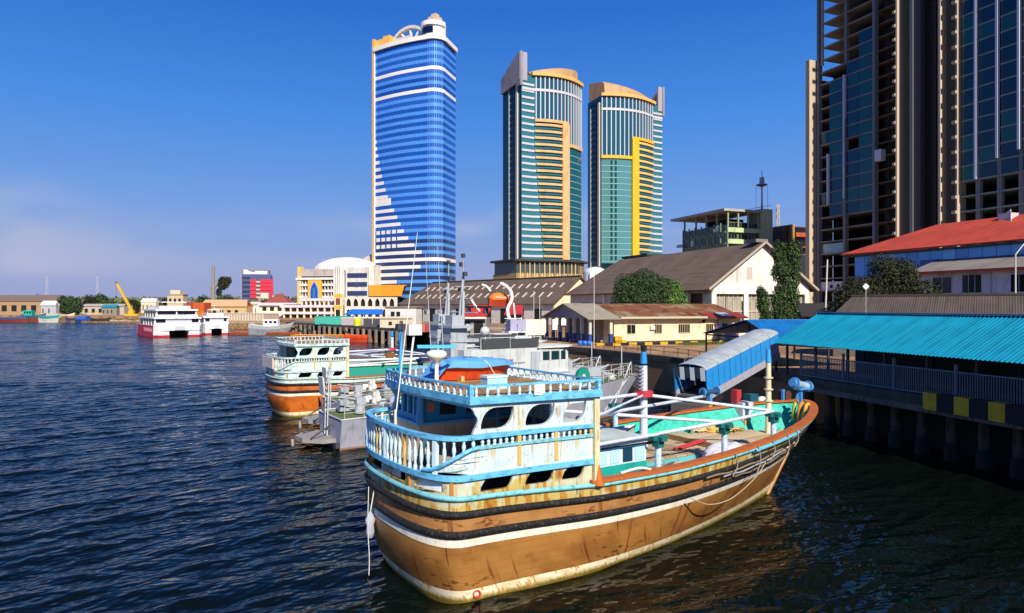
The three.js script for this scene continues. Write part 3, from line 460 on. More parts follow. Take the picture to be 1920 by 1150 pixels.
// local frames: x along the front, z out of the front. roofSlab lays a sheet with thickness through four corners
function slab4(p, a, b, c, d, th = 0.15) { const n = V(...b).sub(V(...a)).cross(V(...d).sub(V(...a))).normalize().multiplyScalar(th), lo = [a, b, c, d].map((q) => [q[0] - n.x, q[1] - n.y, q[2] - n.z]), up = [a, b, c, d]; const l = [...Q(...up), ...Q(lo[3], lo[2], lo[1], lo[0])]; for (let i = 0; i < 4; i++) l.push(...Q(up[i], lo[i], lo[(i + 1) % 4], up[(i + 1) % 4])); return p.raw(tri(l)); }
function windowSet(parent, list, z, frameM, paneM = glassD, name = 'window') { for (const [x0, x1, y0, y1, bars] of list) { const f = new P().bx(x0 - 0.1, x1 + 0.1, y0 - 0.1, y0, z - 0.05, z + 0.06).bx(x0 - 0.1, x1 + 0.1, y1, y1 + 0.1, z - 0.05, z + 0.06).bx(x0 - 0.1, x0, y0, y1, z - 0.05, z + 0.06).bx(x1, x1 + 0.1, y0, y1, z - 0.05, z + 0.06); const n = bars ?? 1; for (let i = 1; i <= n; i++) { const x = lerp(x0, x1, i / (n + 1)); f.bx(x - 0.03, x + 0.03, y0, y1, z - 0.02, z + 0.05); } const w = part(name, f, frameM, parent); part('pane', new P().bx(x0, x1, y0, y1, z - 0.03, z + 0.02), paneM, w); } }
{ // middle warehouse: long brown roof with two rows of skylights, cream gable at its right end
  const L = 92, W = 24, eh = 7.3, rh = 16.2, t = thing('warehouse', 'long brown-roofed warehouse with rows of skylights and a cream gable end', 'warehouse', [13.6 - 0.67 * L, 4, -222 - 0.74 * L], -0.835);
  // local x runs from left to right, the side that the camera sees looks along z
  const roof = new P(); slab4(roof, [0, eh - 0.4, 1], [L + 1, eh - 0.4, 1], [L + 1, rh, -W / 2], [8, rh, -W / 2], 0.25); slab4(roof, [8, rh, -W / 2], [L + 1, rh, -W / 2], [L + 1, eh - 0.4, -W - 1], [0, eh - 0.4, -W - 1], 0.25); part('roof', roof, asbestos, t);
  part('ridge_cap', new P().bx(8, L + 1.1, rh - 0.05, rh + 0.3, -W / 2 - 0.5, -W / 2 + 0.5), mat('#3e342c', { r: 0.9 }), t);
  const g = new THREE.ExtrudeGeometry(poly([0, 0], [-W, 0], [-W, eh], [-W / 2, rh - 0.4], [0, eh]), { depth: 0.4, bevelEnabled: false }); g.rotateY(-Math.PI / 2); part('gable_wall', new P().add(mirrorZ(g), L, 0, -W), cream, t);
  part('front_wall', new P().bx(1, L - 0.5, 0, eh, -0.6, -0.2), mat('#d9d2c6', { r: 0.85, map: gr }), t);
  const sky = mat('#d8c8b0', { r: 0.4 }), sl = Math.atan2(rh - eh, W / 2);
  for (let r = 0; r < 2; r++) for (let i = 0; i < 20; i++) { const q = r ? 0.3 : 0.66, z = lerp(0.5, -W / 2, q), y = lerp(eh - 0.1, rh, q) + 0.14, x = L - 4 - i * 4.1 - r * 1.2; if (x < 3 + q * 9) continue; const o = put('skylight', UNIT, sky, t, x, y, z, 0, 0.75, 0.12, 2.6); o.rotation.x = sl; }
  for (let i = 0; i < 10; i++) { cube('door_opening', dark, t, L - 9.5 - i * 8.6, L - 6 - i * 8.6, 0, 5.2, -0.25, -0.12); if (i % 2) windowSet(t, [[L - 13.5 - i * 8.6, L - 11.5 - i * 8.6, 3, 4.6]], -0.15, white); }
}
{ // large warehouse with the white gable
  const t = thing('warehouse', 'large warehouse with a white gable wall and a long brown roof, behind the round tree', 'warehouse', [40.6, 4, -138.6], -1.19 + Math.PI / 2);
  // local x along the gable front, z out of the gable, the long wall runs back along -z on the left
  const W = 25.8, L = 64, eh = 10.4, rh = 19.2; t.rotation.y = 0.378;
  const gable = poly([0, 0], [W, 0], [W, eh], [W / 2, rh], [0, eh]); for (const [x0, x1] of [[1.2, 8.2], [9.3, 16.8], [17.8, 24.6]]) { const h = new THREE.Path([[x0, 1.5], [x0, 8.6], [x1, 8.6], [x1, 1.5]].map((p) => new THREE.Vector2(...p))); gable.holes.push(h); }
  part('gable_wall', new P().ext(gable, 0.4, 0, 0, -0.4), whiteW, t);
  const mesh = mat('#a59c8c', { r: 0.8, map: gr }); for (const [x0, x1] of [[1.2, 8.2], [9.3, 16.8], [17.8, 24.6]]) { part('screen_wall', new P().bx(x0, x1, 1.5, 8.6, -1.2, -0.8), mesh, t); const b = new P(); for (let i = 1; i < 6; i++) b.bx(lerp(x0, x1, i / 6) - 0.06, lerp(x0, x1, i / 6) + 0.06, 1.5, 8.6, -0.8, -0.6); b.bx(x0, x1, 4.9, 5.1, -0.78, -0.58); part('screen_frame', b, mat('#c2b8a6', { r: 0.8 }), t); }
  windowSet(t, [[8.9, 10.3, 11.6, 14.2], [15.8, 17.2, 11.6, 14.2]], 0.0, whiteW, mat('#b5ae9d', { r: 0.6 }));
  part('long_wall', new P().bx(0, 0.4, 0, eh, -L, -11).bx(0, 0.4, 8.8, eh, -11, 0).bx(0, 0.4, 0, 9, -3, -0.4), mat('#cfc8bc', { r: 0.85, map: gr }), t);
  for (let i = 0; i < 5; i++) part('pillar', new P().bx(-0.6, 0.1, 0, 9, -8 - i * 9, -7.1 - i * 9), whiteW, t); for (let i = 0; i < 6; i++) cube('door_opening', dark, t, -0.08, 0.1, 0, 7, -17 - i * 8, -12.5 - i * 8);
  part('inner_wall', new P().bx(4, 4.2, 0, 9, -14, -0.6), mat('#77757a', { r: 0.9 }), t);
  const roof = new P(); slab4(roof, [-1.6, eh - 1, 1.2], [W / 2, rh + 0.3, 1.2], [W / 2, rh + 0.3, -L + 6], [-1.6, eh - 1, -L - 1], 0.3); slab4(roof, [W / 2, rh + 0.3, 1.2], [W + 1.6, eh - 1, 1.2], [W + 1.6, eh - 1, -L - 1], [W / 2, rh + 0.3, -L + 6], 0.3); slab4(roof, [-1.6, eh - 1, -L - 1], [W / 2, rh + 0.3, -L + 6], [W / 2, rh + 0.3, -L + 6.1], [W + 1.6, eh - 1, -L - 1], 0.2); part('roof', roof, mat('#74604f', { r: 0.9, map: roofAge, bump: rep(T.corr, 4), bs: 0.03 }), t);
  part('barge_board', new P().beam([-1.5, eh - 0.9, 1.2], [W / 2, rh + 0.25, 1.2], 0.12, 0.45).beam([W + 1.5, eh - 0.9, 1.2], [W / 2, rh + 0.25, 1.2], 0.12, 0.45), mat('#a89a88', { r: 0.8 }), t);
  part('ridge_vent', new P().bx(W / 2 - 1.6, W / 2 + 1.6, rh + 0.3, rh + 1, -3, 0), mat('#77706a', { r: 0.8 }), t);
}
{ // long cream building with rusty roof and a columned porch
  const t = thing('harbour_office', 'low cream building with rusty roof and a grey columned porch on its left', 'building', [12.4, 4, -108], 0.378);
  const W = 16.8, L = 30, eh = 4.05, rh = 6.5, px = 4.6;      // porch takes the first metres, open at the front and left
  part('wall', new P().bx(px, L, 0, eh, -W, -0.5), cream, t); part('porch_wall', new P().bx(3.8, 4.55, 0, eh, -W, -4.2), mat('#9a9288', { r: 0.85 }), t); cube('plinth', mat('#4d463e', { r: 0.9 }), t, px - 0.02, L + 0.02, 0, 0.35, -0.6, -0.44);
  const roofM = mat('#b7a78e', { r: 0.85, map: rep(T.roofRust, 24, 11) }), tin = mat('#9a937e', { r: 0.75, map: gr });
  const f = new P(); slab4(f, [5.2, eh, 0.6], [L + 0.6, eh, 0.6], [L + 0.6, rh, -W / 2], [5.2, rh, -W / 2], 0.12); part('roof', f, roofM, t); const f2 = new P(); slab4(f2, [5.2, rh, -W / 2], [L + 0.6, rh, -W / 2], [L + 0.6, eh, -W - 0.6], [5.2, eh, -W - 0.6], 0.12); part('roof', f2, roofM, t);
  const f3 = new P(); slab4(f3, [-0.8, eh, 0.7], [5.3, eh, 0.7], [5.3, rh + 0.05, -W / 2], [-0.8, rh + 0.05, -W / 2], 0.14); slab4(f3, [-0.8, rh + 0.05, -W / 2], [5.3, rh + 0.05, -W / 2], [5.3, eh, -W - 0.7], [-0.8, eh, -W - 0.7], 0.14); part('porch_roof', f3, tin, t);
  part('gutter_strip', new P().bx(5.2, L - 8, eh - 0.05, eh + 0.3, 0.1, 0.75), mat('#b6ac92', { r: 0.7 }), t); part('red_roof_sheet', slab4(new P(), [L - 8, eh + 0.08, 0.7], [L + 0.7, eh + 0.08, 0.7], [L + 0.7, eh + 0.9, -2], [L - 8, eh + 0.9, -2], 0.06), mat('#8a2c22', { r: 0.7, map: gr }), t); part('tin_sheet', slab4(new P(), [L - 4.5, eh + 0.3, 0], [L - 2.2, eh + 0.3, 0], [L - 2.2, eh + 0.95, -2], [L - 4.5, eh + 0.95, -2], 0.06), mat('#bfc4c8', { r: 0.4, m: 0.4 }), t);
  const g = new THREE.ExtrudeGeometry(poly([0, eh], [-W, eh], [-W / 2, rh - 0.15]), { depth: 0.2, bevelEnabled: false }); g.rotateY(-Math.PI / 2); part('porch_gable', new P().add(mirrorZ(g), 0, 0, -W), greyW, t);
  for (let i = 0; i < 7; i++) { const z = -0.2 - i * (W - 0.4) / 6; part('column', new P().bx(-0.2, 0.25, 1.6, eh, z - 0.22, z + 0.22), mat('#b9b4a6', { r: 0.8 }), t); cube('column_base', mat('#23418f', { r: 0.6 }), t, -0.22, 0.27, 0, 1.6, z - 0.24, z + 0.24); }
  part('column', new P().bx(3.6, 4.05, 1.6, eh, -0.5, -0.05), cream, t); cube('column_base', mat('#23418f', { r: 0.6 }), t, 3.58, 4.07, 0, 1.6, -0.52, -0.03);
  for (const [x0, x1] of [[-0.05, 0.05]]) for (let i = 0; i < 3; i++) cube('door', mat('#11403c', { r: 0.6 }), t, 3.7, 3.82, 0, 2.4, -14.5 + i * 3.6, -13 + i * 3.6);
  part('porch_step', new P().bx(4.1, 5.4, 0, 1.2, -0.4, 0.7).bx(4.1, 6.2, 0, 0.6, -0.4, 0.7), mat('#d7a31c', { r: 0.7, map: gr }), t);
  const fr = mat('#c9b68f', { r: 0.7 }); windowSet(t, [[7, 8.5, 1.6, 3], [12.2, 13.6, 1.6, 3, 3], [17, 19.2, 1.6, 3, 5], [22.6, 24, 1.6, 3, 3], [26, 27, 1.9, 3]], -0.46, fr); cube('vent', dark, t, 21.8, 22.4, 3.2, 3.7, -0.5, -0.42);
  for (const x of [11.3, 24.6]) part('air_conditioner', new P().bx(x, x + 0.8, 2.2, 2.8, -0.46, -0.05), mat('#d8d6cc', { r: 0.6 }), t);
  part('downpipe', new P().bx(24.9, 25.05, 0, eh, -0.44, -0.3), mat('#9c8c6a'), t); part('grey_shed', new P().bx(25.4, 28.4, 0, 2.2, -0.4, 0.9), mat('#a3a0a4', { r: 0.8, bump: rep(T.corr, 3), bs: 0.02 }), t);
}
{ // grass strip beside it
  const l = [], c = [32, -109.5]; for (let i = 0; i < 2600; i++) { const a = R(-6, 6), b = R(-1.5, 1.5), x = c[0] + a * 0.92 + b * 0.3, z = c[1] - a * 0.38 + b, h = R(0.1, 0.45), w = 0.06, q = R(0, 3); l.push(x - w * Math.cos(q), 4.0, z - w * Math.sin(q), x + w * Math.cos(q), 4.0, z + w * Math.sin(q), x + R(-0.1, 0.1), 4 + h, z + R(-0.1, 0.1)); }
  tag(struct('grass', tri(l), mat('#5c6a28', { r: 0.9, side: 1 }), 'stuff'), 'rough green grass along the foot of the cream building', 'grass');
  const rail = thing('quay_railing', 'thin iron railing along the quay edge before the cream building', 'railing'), e = new Path([[8, -99.2], [11.1, -94.6], [18.6, -78.6], [20, -72]]), m = mat('#57463c', { r: 0.8 });
  for (let a = 0; a < e.L; a += 2.6) { const q = e.at(a); cubeAt('post', m, rail, q.x - q.nx * 0.5, 4.65, q.z - q.nz * 0.5, 0.07, 1.1, 0.07); } for (const y of [4.65, 5.15]) part('rail', new P().raw(band(e, 0, e.L, y, y + 0.05, -0.53, -0.47)), m, rail);
}
{ // green building, its lower neighbour
  const t = thing('green_building', 'pale green eight-storey building with open top floor under a flat roof', 'building', [72.8, 4, -230], 0.36), g = mat('#9dae86', { r: 0.85, map: grBig }), g2 = mat('#7d8f74', { r: 0.85, map: grBig }), lite = mat('#bccc98', { r: 0.85, map: grBig }), H = 3.9;
  part('core_wall', new P().bx(0.3, 14.4, 0, 33, -26, -0.9), mat('#39443c', { r: 0.9 }), t); part('side_wall', new P().bx(-0.1, 0.4, 0, 33.6, -26, -0.2), g2, t);
  for (let k = 2; k < 9; k++) { part('balcony_wall', new P().bx(0, 13.6, k * H, k * H + 1.5, -0.9, 0), lite, t); windowSet(t, [[0.8, 4.4, k * H + 1.7, k * H + 3.4, 2], [5, 8.6, k * H + 1.7, k * H + 3.4, 2], [9.2, 12.8, k * H + 1.7, k * H + 3.4, 2]], -0.85, g); }
  for (let k = 3; k < 9; k++) for (let i = 0; i < 7; i++) { part('window_bay', new P().bx(-0.55, -0.1, k * H - 0.2, k * H + 0.3, -25 + i * 3.6, -22.4 + i * 3.6).bx(-0.55, -0.1, k * H - 0.2, k * H + 3.2, -25.2 + i * 3.6, -24.9 + i * 3.6), g2, t); cube('pane', hash(k, i) > 0.8 ? mat('#cfd8c4') : mat('#34423e', { r: 0.2 }), t, -0.2, -0.08, k * H + 0.5, k * H + 2.6, -24.4 + i * 3.6, -22.8 + i * 3.6); }
  part('stair_tower', new P().bx(13.6, 18.4, 0, 39.6, -6, 0.5), lite, t); part('end_balconies', new P().bx(-1.4, 0, 12, 13, -28, -25).bx(-1.4, 0, 16, 17, -28, -25).bx(-1.4, 0, 20, 21, -28, -25).bx(-1.4, 0, 24, 25, -28, -25).bx(-1.4, 0, 28, 29, -28, -25), mat('#b9c4b6', { r: 0.8 }), t);
  for (const [x, z] of [[0.3, -0.4], [4.5, -0.4], [8.7, -0.4], [12.8, -0.4], [0.2, -6], [0.2, -12], [0.2, -18], [0.2, -25]]) cube('column', g, t, x - 0.25, x + 0.25, 33, 38.2, z - 0.25, z + 0.25);
  part('flat_roof', new P().bx(-2, 14, 38.2, 39, -31, 0.6), mat('#a39c92', { r: 0.85 }), t); part('roof_plant', new P().bx(6, 13, 33, 36.8, -20, -8), dark, t); part('solar_panel', slab4(new P(), [12, 40, 0.2], [18.4, 41.2, 0.2], [18.4, 41.2, -5], [12, 40, -5], 0.1), mat('#20242c', { r: 0.3 }), t);
  const u = thing('green_annex', 'low green building to the right of the eight-storey green block', 'building', [87, 4, -232], 0.36); part('wall', new P().bx(1.5, 18, 0, 24, -12, 0), lite, u); part('flat_roof', new P().bx(1, 18.6, 27.2, 28, -13, 0.8), mat('#7f9a88', { r: 0.8 }), u); for (let i = 0; i < 7; i++) cube('pillar', lite, u, 2 + i * 2.5, 2.5 + i * 2.5, 24, 27.2, -0.5, 0); part('back_wall', new P().bx(2, 18, 24, 27.2, -12, -5), dark, u);
  const v = thing('dark_block', 'dark green low block between the twin towers and the green building', 'building', [52, 4, -262], 0.36); part('wall', new P().bx(0, 20, 0, 25.5, -18, 0), mat('#3f5048', { r: 0.85, map: grBig }), v); part('roof_edge', new P().bx(-0.6, 20.6, 25.5, 26.3, -18.6, 0.6), mat('#2d3834'), v); for (let i = 0; i < 9; i++) cube('window', mat('#0e1a1c', { r: 0.2 }), v, 0.8 + i * 2.1, 2.1 + i * 2.1, 21.5, 24.5, 0.0, 0.1); for (let i = 0; i < 9; i++) cube('window', mat('#0e1a1c', { r: 0.2 }), v, 0.8 + i * 2.1, 2.1 + i * 2.1, 16.5, 19.5, 0.0, 0.1);
  const o = thing('orange_building', 'orange and brown building half hidden at the left side of the unfinished tower', 'building', [101, 4, -252], 0.378), om = mat('#b0512c', { r: 0.85, map: grBig }); part('wall', new P().bx(0, 14, 0, 34, -22, -1.4), mat('#5d4030', { r: 0.9, map: grBig }), o); part('end_wall', new P().bx(2.8, 4.2, 0, 36.5, -20, 0.2), mat('#c89a4e', { r: 0.8 }), o); for (let k = 2; k < 9; k++) part('balcony', new P().bx(4.4, 13.6, k * 4, k * 4 + 1.5, -1.4, 0.8), om, o); for (let k = 2; k < 9; k++) cube('window', mat('#171311', { r: 0.3 }), o, 5, 13, k * 4 + 1.7, k * 4 + 3.7, -1.42, -1.2); part('parapet', new P().bx(-0.3, 14.3, 34, 36, -22, -1.2), mat('#5a4434'), o);
}
{ // red-roofed building with a band of blue glass
  const t = thing('red_roof_building', 'building under a red hipped roof with a band of blue glass below the eaves', 'building', [62.5, 4, -125], -1.192), red = mat('#cc4a30', { r: 0.7, map: rep(T.roofAge, 9), bump: rep(T.corr, 3), bs: 0.03 }), bg = mat('#5a94cc', { r: 0.14, m: 0.3 });
  const L = 34, eh = 15.6, W = 20; const roof = new P(); slab4(roof, [-1.5, eh, 1.4], [L, eh, 1.4], [L - 8, eh + 4.9, -W / 2], [9, eh + 4.9, -W / 2], 0.25); slab4(roof, [-1.5, eh, -W], [-1.5, eh, 1.4], [9, eh + 4.9, -W / 2], [9, eh + 4.9, -W / 2 - 0.1], 0.25); part('roof', roof, red, t);
  part('roof_gablet', slab4(new P(), [20, eh + 4.8, -W / 2 + 0.6], [23.2, eh + 3.4, -W / 2 + 3], [22, eh + 5.8, -W / 2 + 1.2], [21.8, eh + 5.8, -W / 2 + 1], 0.1).bx(20.5, 22.5, eh + 3.6, eh + 5.2, -W / 2, -W / 2 + 1.8), mat('#b9b4b0', { r: 0.6 }), t);
  part('core_wall', new P().bx(0.3, L, 0, eh - 0.2, -W, -0.3), mat('#8b8378', { r: 0.9, map: gr }), t); for (let i = 0; i < 16; i++) cube('glass_panel', i % 5 === 3 ? mat('#6ca2d4', { r: 0.12, m: 0.3 }) : i % 4 === 1 ? mat('#4d86c0', { r: 0.16, m: 0.3 }) : bg, t, 0.3 + i * 2.1, 2.34 + i * 2.1, eh - 4.3, eh - 0.4, -0.3, -0.1); part('soffit', new P().bx(-1.2, L, eh - 0.5, eh - 0.3, -1, 1.2), mat('#4a443c'), t);
  cube('open_window', mat('#17468c', { r: 0.2 }), t, 13.6, 16.6, eh - 4.2, eh - 2, -0.12, 0.5); for (const x of [14.5, 16.6, 18, 23.4, 24.8, 31]) { const a = part('air_conditioner', new P().bx(x, x + 1.1, eh - 6.6, eh - 5.4, -0.3, 0.5), mat('#d6d4cd', { r: 0.6 }), t); part('fan_grille', new P().add(new THREE.CylinderGeometry(0.4, 0.4, 0.05, 12), x + 0.55, eh - 6, 0.52, 0, Math.PI / 2), mat('#55534e'), a); }
  const w = thing('white_house', 'white two-storey house with red-edged roof behind the dark tree on the right', 'house', [63.8, 4, -106.4], -1.192), ww = mat('#d3d6da', { r: 0.8, map: gr }), L2 = 19;
  part('wall', new P().bx(0, L2, 0, 11.2, -14, 0), ww, w); part('end_wall', new P().bx(L2, L2 + 0.3, 0, 11.2, -14, 0.1), cream, w); part('roof', slab4(new P(), [-1.5, 11.3, 1.3], [L2 + 0.6, 11.3, 1.3], [L2 + 0.6, 13.6, -6], [-1.5, 13.6, -6], 0.3), mat('#8f857a', { r: 0.85, map: roofAge }), w); part('red_fascia', new P().bx(-1.5, L2 + 0.6, 10.95, 11.35, 1.1, 1.35), mat('#a8402c', { r: 0.6 }), w);
  windowSet(w, [[2, 5, 8, 10.4, 1], [6.6, 9.4, 8, 10.6, 2], [13.4, 16.6, 8, 10.4, 2], [13, 16, 1.6, 4.2, 2]], 0.04, ww); part('string_course', new P().bx(0, L2, 6.9, 7.15, 0, 0.15), mat('#9aa0a8'), w); part('blue_awning', new P().bx(4.5, 9.2, 1, 5.4, 0.05, 1.4), mat('#1d3f6b', { r: 0.7 }), w); part('downpipe', new P().bx(10.6, 10.8, 0, 11, 0.0, 0.15), mat('#aab0b6'), w);
  windowSet(w, [], 0, ww); for (let i = 0; i < 4; i++) { cube('end_window', dark, w, L2 + 0.28, L2 + 0.4, 7.6, 10, -3 - i * 3.2, -1.2 - i * 3.2); cube('end_window', dark, w, L2 + 0.28, L2 + 0.4, 2, 4.6, -3 - i * 3.2, -1.2 - i * 3.2); }
  const b = thing('brown_roof_shed', 'low shed with a grey-brown tiled roof behind the teal ferry shed', 'shed', [38.6, 4, -82], -1.0); b.rotation.y = -0.62; const br = new P(); slab4(br, [-1, 4.0, 0.5], [32, 4.0, 0.5], [29.5, 7.3, -6], [1.2, 7.3, -6], 0.25); slab4(br, [1.2, 7.3, -6], [29.5, 7.3, -6], [32, 4, -12.5], [-1, 4, -12.5], 0.25); slab4(br, [-1, 4, -12.5], [-1, 4, 0.5], [1.2, 7.3, -6], [1.2, 7.3, -6.1], 0.2); slab4(br, [32, 4, 0.5], [32, 4, -12.5], [29.5, 7.3, -6.1], [29.5, 7.3, -6], 0.2); part('roof', br, mat('#5b4f46', { r: 0.92, map: rep(T.roofAge, 8), bump: rep(T.corr, 4), bs: 0.04 }), b); part('ridge_cap', new P().bx(1, 29.7, 7.25, 7.5, -6.25, -5.75), mat('#3a322c'), b); part('wall', new P().bx(0, 31, 0, 3.9, -12, 0), mat('#6d665c', { r: 0.9, map: gr }), b);
  const u = thing('under_tower_shed', 'dark low roof and parked clutter below the unfinished tower', 'shed', [58, 4, -124], 0.2); part('roof', slab4(new P(), [-8, 4.4, 3], [12, 4.6, 3], [9, 6.8, -6], [-3, 6.6, -6], 0.2), mat('#2a2724', { r: 0.9 }), u); part('wall', new P().bx(-6, 11, 0, 5, -6, 1), mat('#3a342e', { r: 0.9 }), u); for (const x of [-5, 0, 5, 10]) part('post', new P().bx(x, x + 0.2, 0, 5.2, 2.4, 2.6), mat('#45403a'), u);
}

// ---------------------------------------------------------------- harbour terminal at the foot of the blue tower
{
  const t = thing('harbour_terminal', 'white terminal building with arches, pink balconies, white dome roof and a blue pointed window', 'building', [-113, 4, -362], -0.2); t.scale.set(0.6, 0.83, 0.8);
  const H = 3.9, wh = mat('#e6e1da', { r: 0.75, map: grBig }), pink = mat('#e2ccd6', { r: 0.7 }), yel = mat('#e0ab2c', { r: 0.7 }), lt = mat('#e9dcb8', { r: 0.8 });
  part('main_wall', new P().bx(0, 32, 0, 27, -24, -1), mat('#3c3a40', { r: 0.8 }), t); part('parapet', new P().bx(-1, 33, 26.5, 31, -24, 0), mat('#b4aca4', { r: 0.8, map: grBig }), t); part('white_ledge', new P().bx(-2.2, 33, 24.2, 25.6, -3, 1.4), wh, t);
  for (let k = 2; k < 6; k++) for (const [a, b] of [[0.6, 8.2], [22.5, 33]]) part('balcony', new P().bx(a, b, k * H + 0.8, k * H + 2.2, -1, 0.9), wh, t);
  for (let k = 2; k < 6; k++) for (const x of [3, 6, 24.5, 27.5, 30.5]) cube('pier', wh, t, x, x + 0.5, k * H, k * H + H, -1, 0.4);
  part('yellow_surround', new P().bx(9, 22, 8, 24, -1, 1.0), yel, t);
  const arch = new THREE.Shape(); arch.moveTo(0, 0); arch.lineTo(6.4, 0); arch.lineTo(6.4, 8); arch.bezierCurveTo(6.4, 11, 4.4, 12.5, 3.2, 14); arch.bezierCurveTo(2, 12.5, 0, 11, 0, 8); const arch2 = new THREE.Shape(); arch2.moveTo(-0.8, 0); arch2.lineTo(7.2, 0); arch2.lineTo(7.2, 8); arch2.bezierCurveTo(7.2, 11.6, 5, 13.4, 3.2, 15.2); arch2.bezierCurveTo(1.4, 13.4, -0.8, 11.6, -0.8, 8);
  part('arch_frame', new P().ext(arch2, 0.4, 12.2, 8.5, 1.0), mat('#8a94c8', { r: 0.6 }), t); part('arch_window', new P().ext(arch, 0.4, 12.2, 8.5, 1.15), mat('#2552b4', { r: 0.2, m: 0.3 }), t); cube('arch_pane', mat('#3a86a8', { r: 0.2, m: 0.3 }), t, 14.2, 16.4, 11, 19, 1.5, 1.62);
  part('corner_pier', new P().bx(-1.2, 2, 0, 32.6, -4, 0.6), mat('#e0b466', { r: 0.75 }), t); for (let i = 0; i < 5; i++) part('fluted_pier', new P().bx(33.4 + i * 2.1, 34.6 + i * 2.1, 8, 33, -3, 1.2), i === 3 ? mat('#f0ede4') : wh, t); part('pier_recess', new P().bx(33, 44, 8, 31, -6, -1), darkGlass, t);
  part('striped_wing', new P().bx(44, 66, 6, 32, -22, -0.2), mat('#d2cfc8', { r: 0.7, map: grBig }), t); for (let k = 0; k < 4; k++) cube('window_band', mat('#3c4a70', { r: 0.2, m: 0.4 }), t, 45.6, 64, 8.5 + k * 5.6, 11.4 + k * 5.6, -0.3, 0.05); part('wing_ornament', new P().add(new THREE.CylinderGeometry(1.6, 1.6, 0.3, 8), 54.5, 21, 0.1, 0, Math.PI / 2), mat('#2e3d60'), t);
  part('link_block', new P().bx(66, 71, 0, 33.4, -16, 1), mat('#e4ddd0', { r: 0.75, map: grBig }), t);
  const dome = new THREE.SphereGeometry(1, 36, 12, 0, Math.PI * 2, 0, Math.PI / 2); dome.scale(31, 9, 13); part('dome_roof', new P().add(dome, 37, 30.2, -13), mat('#ece6dc', { r: 0.6, map: grBig }), t); const d2 = new THREE.SphereGeometry(1, 30, 10, 0, Math.PI * 2, 0, Math.PI / 2); d2.scale(30, 12, 9); part('dome_shell', new P().add(d2, 66, 31, -27), mat('#c4bcae', { r: 0.7, map: grBig }), t);
  // arcaded lower floors
  part('arcade_wall', new P().bx(-12, 40, 0, 8.6, -8, 3.4), mat('#4d463e', { r: 0.9 }), t);
  for (let k = 0; k < 3; k++) part('pink_slab', new P().bx(k === 2 ? 5 : -14 - (k === 0 ? 3 : 0), 36, 2.4 + k * 4.2, 3.9 + k * 4.2, 3, 6.2), pink, t);
  for (let k = 0; k < 3; k++) for (let i = 0; i < 8; i++) { const x = (k === 2 ? 6 : -11) + i * (k === 2 ? 4.2 : 6.4); if (x > 35) break; cube('pale_pier', lt, t, x, x + 1.1, k ? k * 4.2 - 0.3 : 0, 2.4 + k * 4.2, 4.6, 5.8); }
  part('yellow_tower', new P().bx(37, 43.4, 0, 15, 2, 5), lt, t); cube('red_panel', mat('#7c3a32', { r: 0.8 }), t, 38.2, 42.2, 8.2, 12.4, 4.9, 5.12); cube('yellow_band', yel, t, 36.8, 43.6, 6, 7.8, 4.8, 5.3); cube('door_opening', dark, t, 38.2, 42.2, 0, 5.4, 4.9, 5.1); cube('yellow_band', yel, t, 36.8, 43.6, 13, 15.2, 4.8, 5.3);
  const aw = poly([0, 0], [48, 0], [48, 13], [0, 13]); const holes = []; for (let k = 0; k < 2; k++) for (let i = 0; i < 7; i++) { const x = 1.6 + i * 6.6, y = 0.8 + k * 6.6, h = new THREE.Path(); h.moveTo(x, y); h.lineTo(x + 4.2, y); h.lineTo(x + 4.2, y + 2.2); h.quadraticCurveTo(x + 3.9, y + 3.8, x + 2.1, y + 4.9); h.quadraticCurveTo(x + 0.3, y + 3.8, x, y + 2.2); h.lineTo(x, y); aw.holes.push(h); }
  part('arched_wall', new P().ext(aw, 0.7, 45, 0, 2.2), mat('#e3d9c8', { r: 0.75, map: gr }), t); part('arcade_back', new P().bx(45, 93, 0, 13, -3, 1.2), dark, t);
  const ya = new P(); ya.raw(tri([...Q([68, 13.6, 3], [97, 13.6, 3], [99, 20, 1.5], [66.5, 20, 1.5]), ...Q([68, 13.6, -3], [97, 13.6, -3], [97, 13.6, 3], [68, 13.6, 3])])).bx(66.5, 99, 19.9, 20.6, -3, 1.6); part('yellow_canopy', ya, mat('#d89316', { r: 0.65 }), t); for (let i = 0; i < 20; i++) { const x = lerp(68, 97, i / 19), o = part('canopy_rib', new P().beam([x, 13.65, 3.05], [x + (i / 19 - 0.4) * 2.5, 19.9, 1.6], 0.4, 0.3), mat('#b8760c', { r: 0.7 }), t); void o; }
  const h = thing('villa', 'small house with a red hipped roof left of the harbour terminal', 'house', [-138, 4, -372], -0.15); part('wall', new P().bx(0, 24, 0, 7.4, -9, 0), lt, h); const hr = new P(); slab4(hr, [2, 7.6, 1], [18, 7.6, 1], [11, 13, -4], [9, 13, -4], 0.3); slab4(hr, [18, 7.6, 1], [18, 7.6, -9], [11, 13, -4], [11, 13, -4.1], 0.3); part('roof', hr, mat('#8a4438', { r: 0.8 }), h); for (let i = 0; i < 5; i++) cube('window', dark, h, 2 + i * 4.4, 4.4 + i * 4.4, 3.6, 5.8, -0.05, 0.1); part('pink_ledge', new P().bx(-3, 25, 0.6, 2.4, -1, 2), pink, h); part('pink_ledge', new P().bx(0, 25, 6.6, 8, -1, 1.4), pink, h);
}
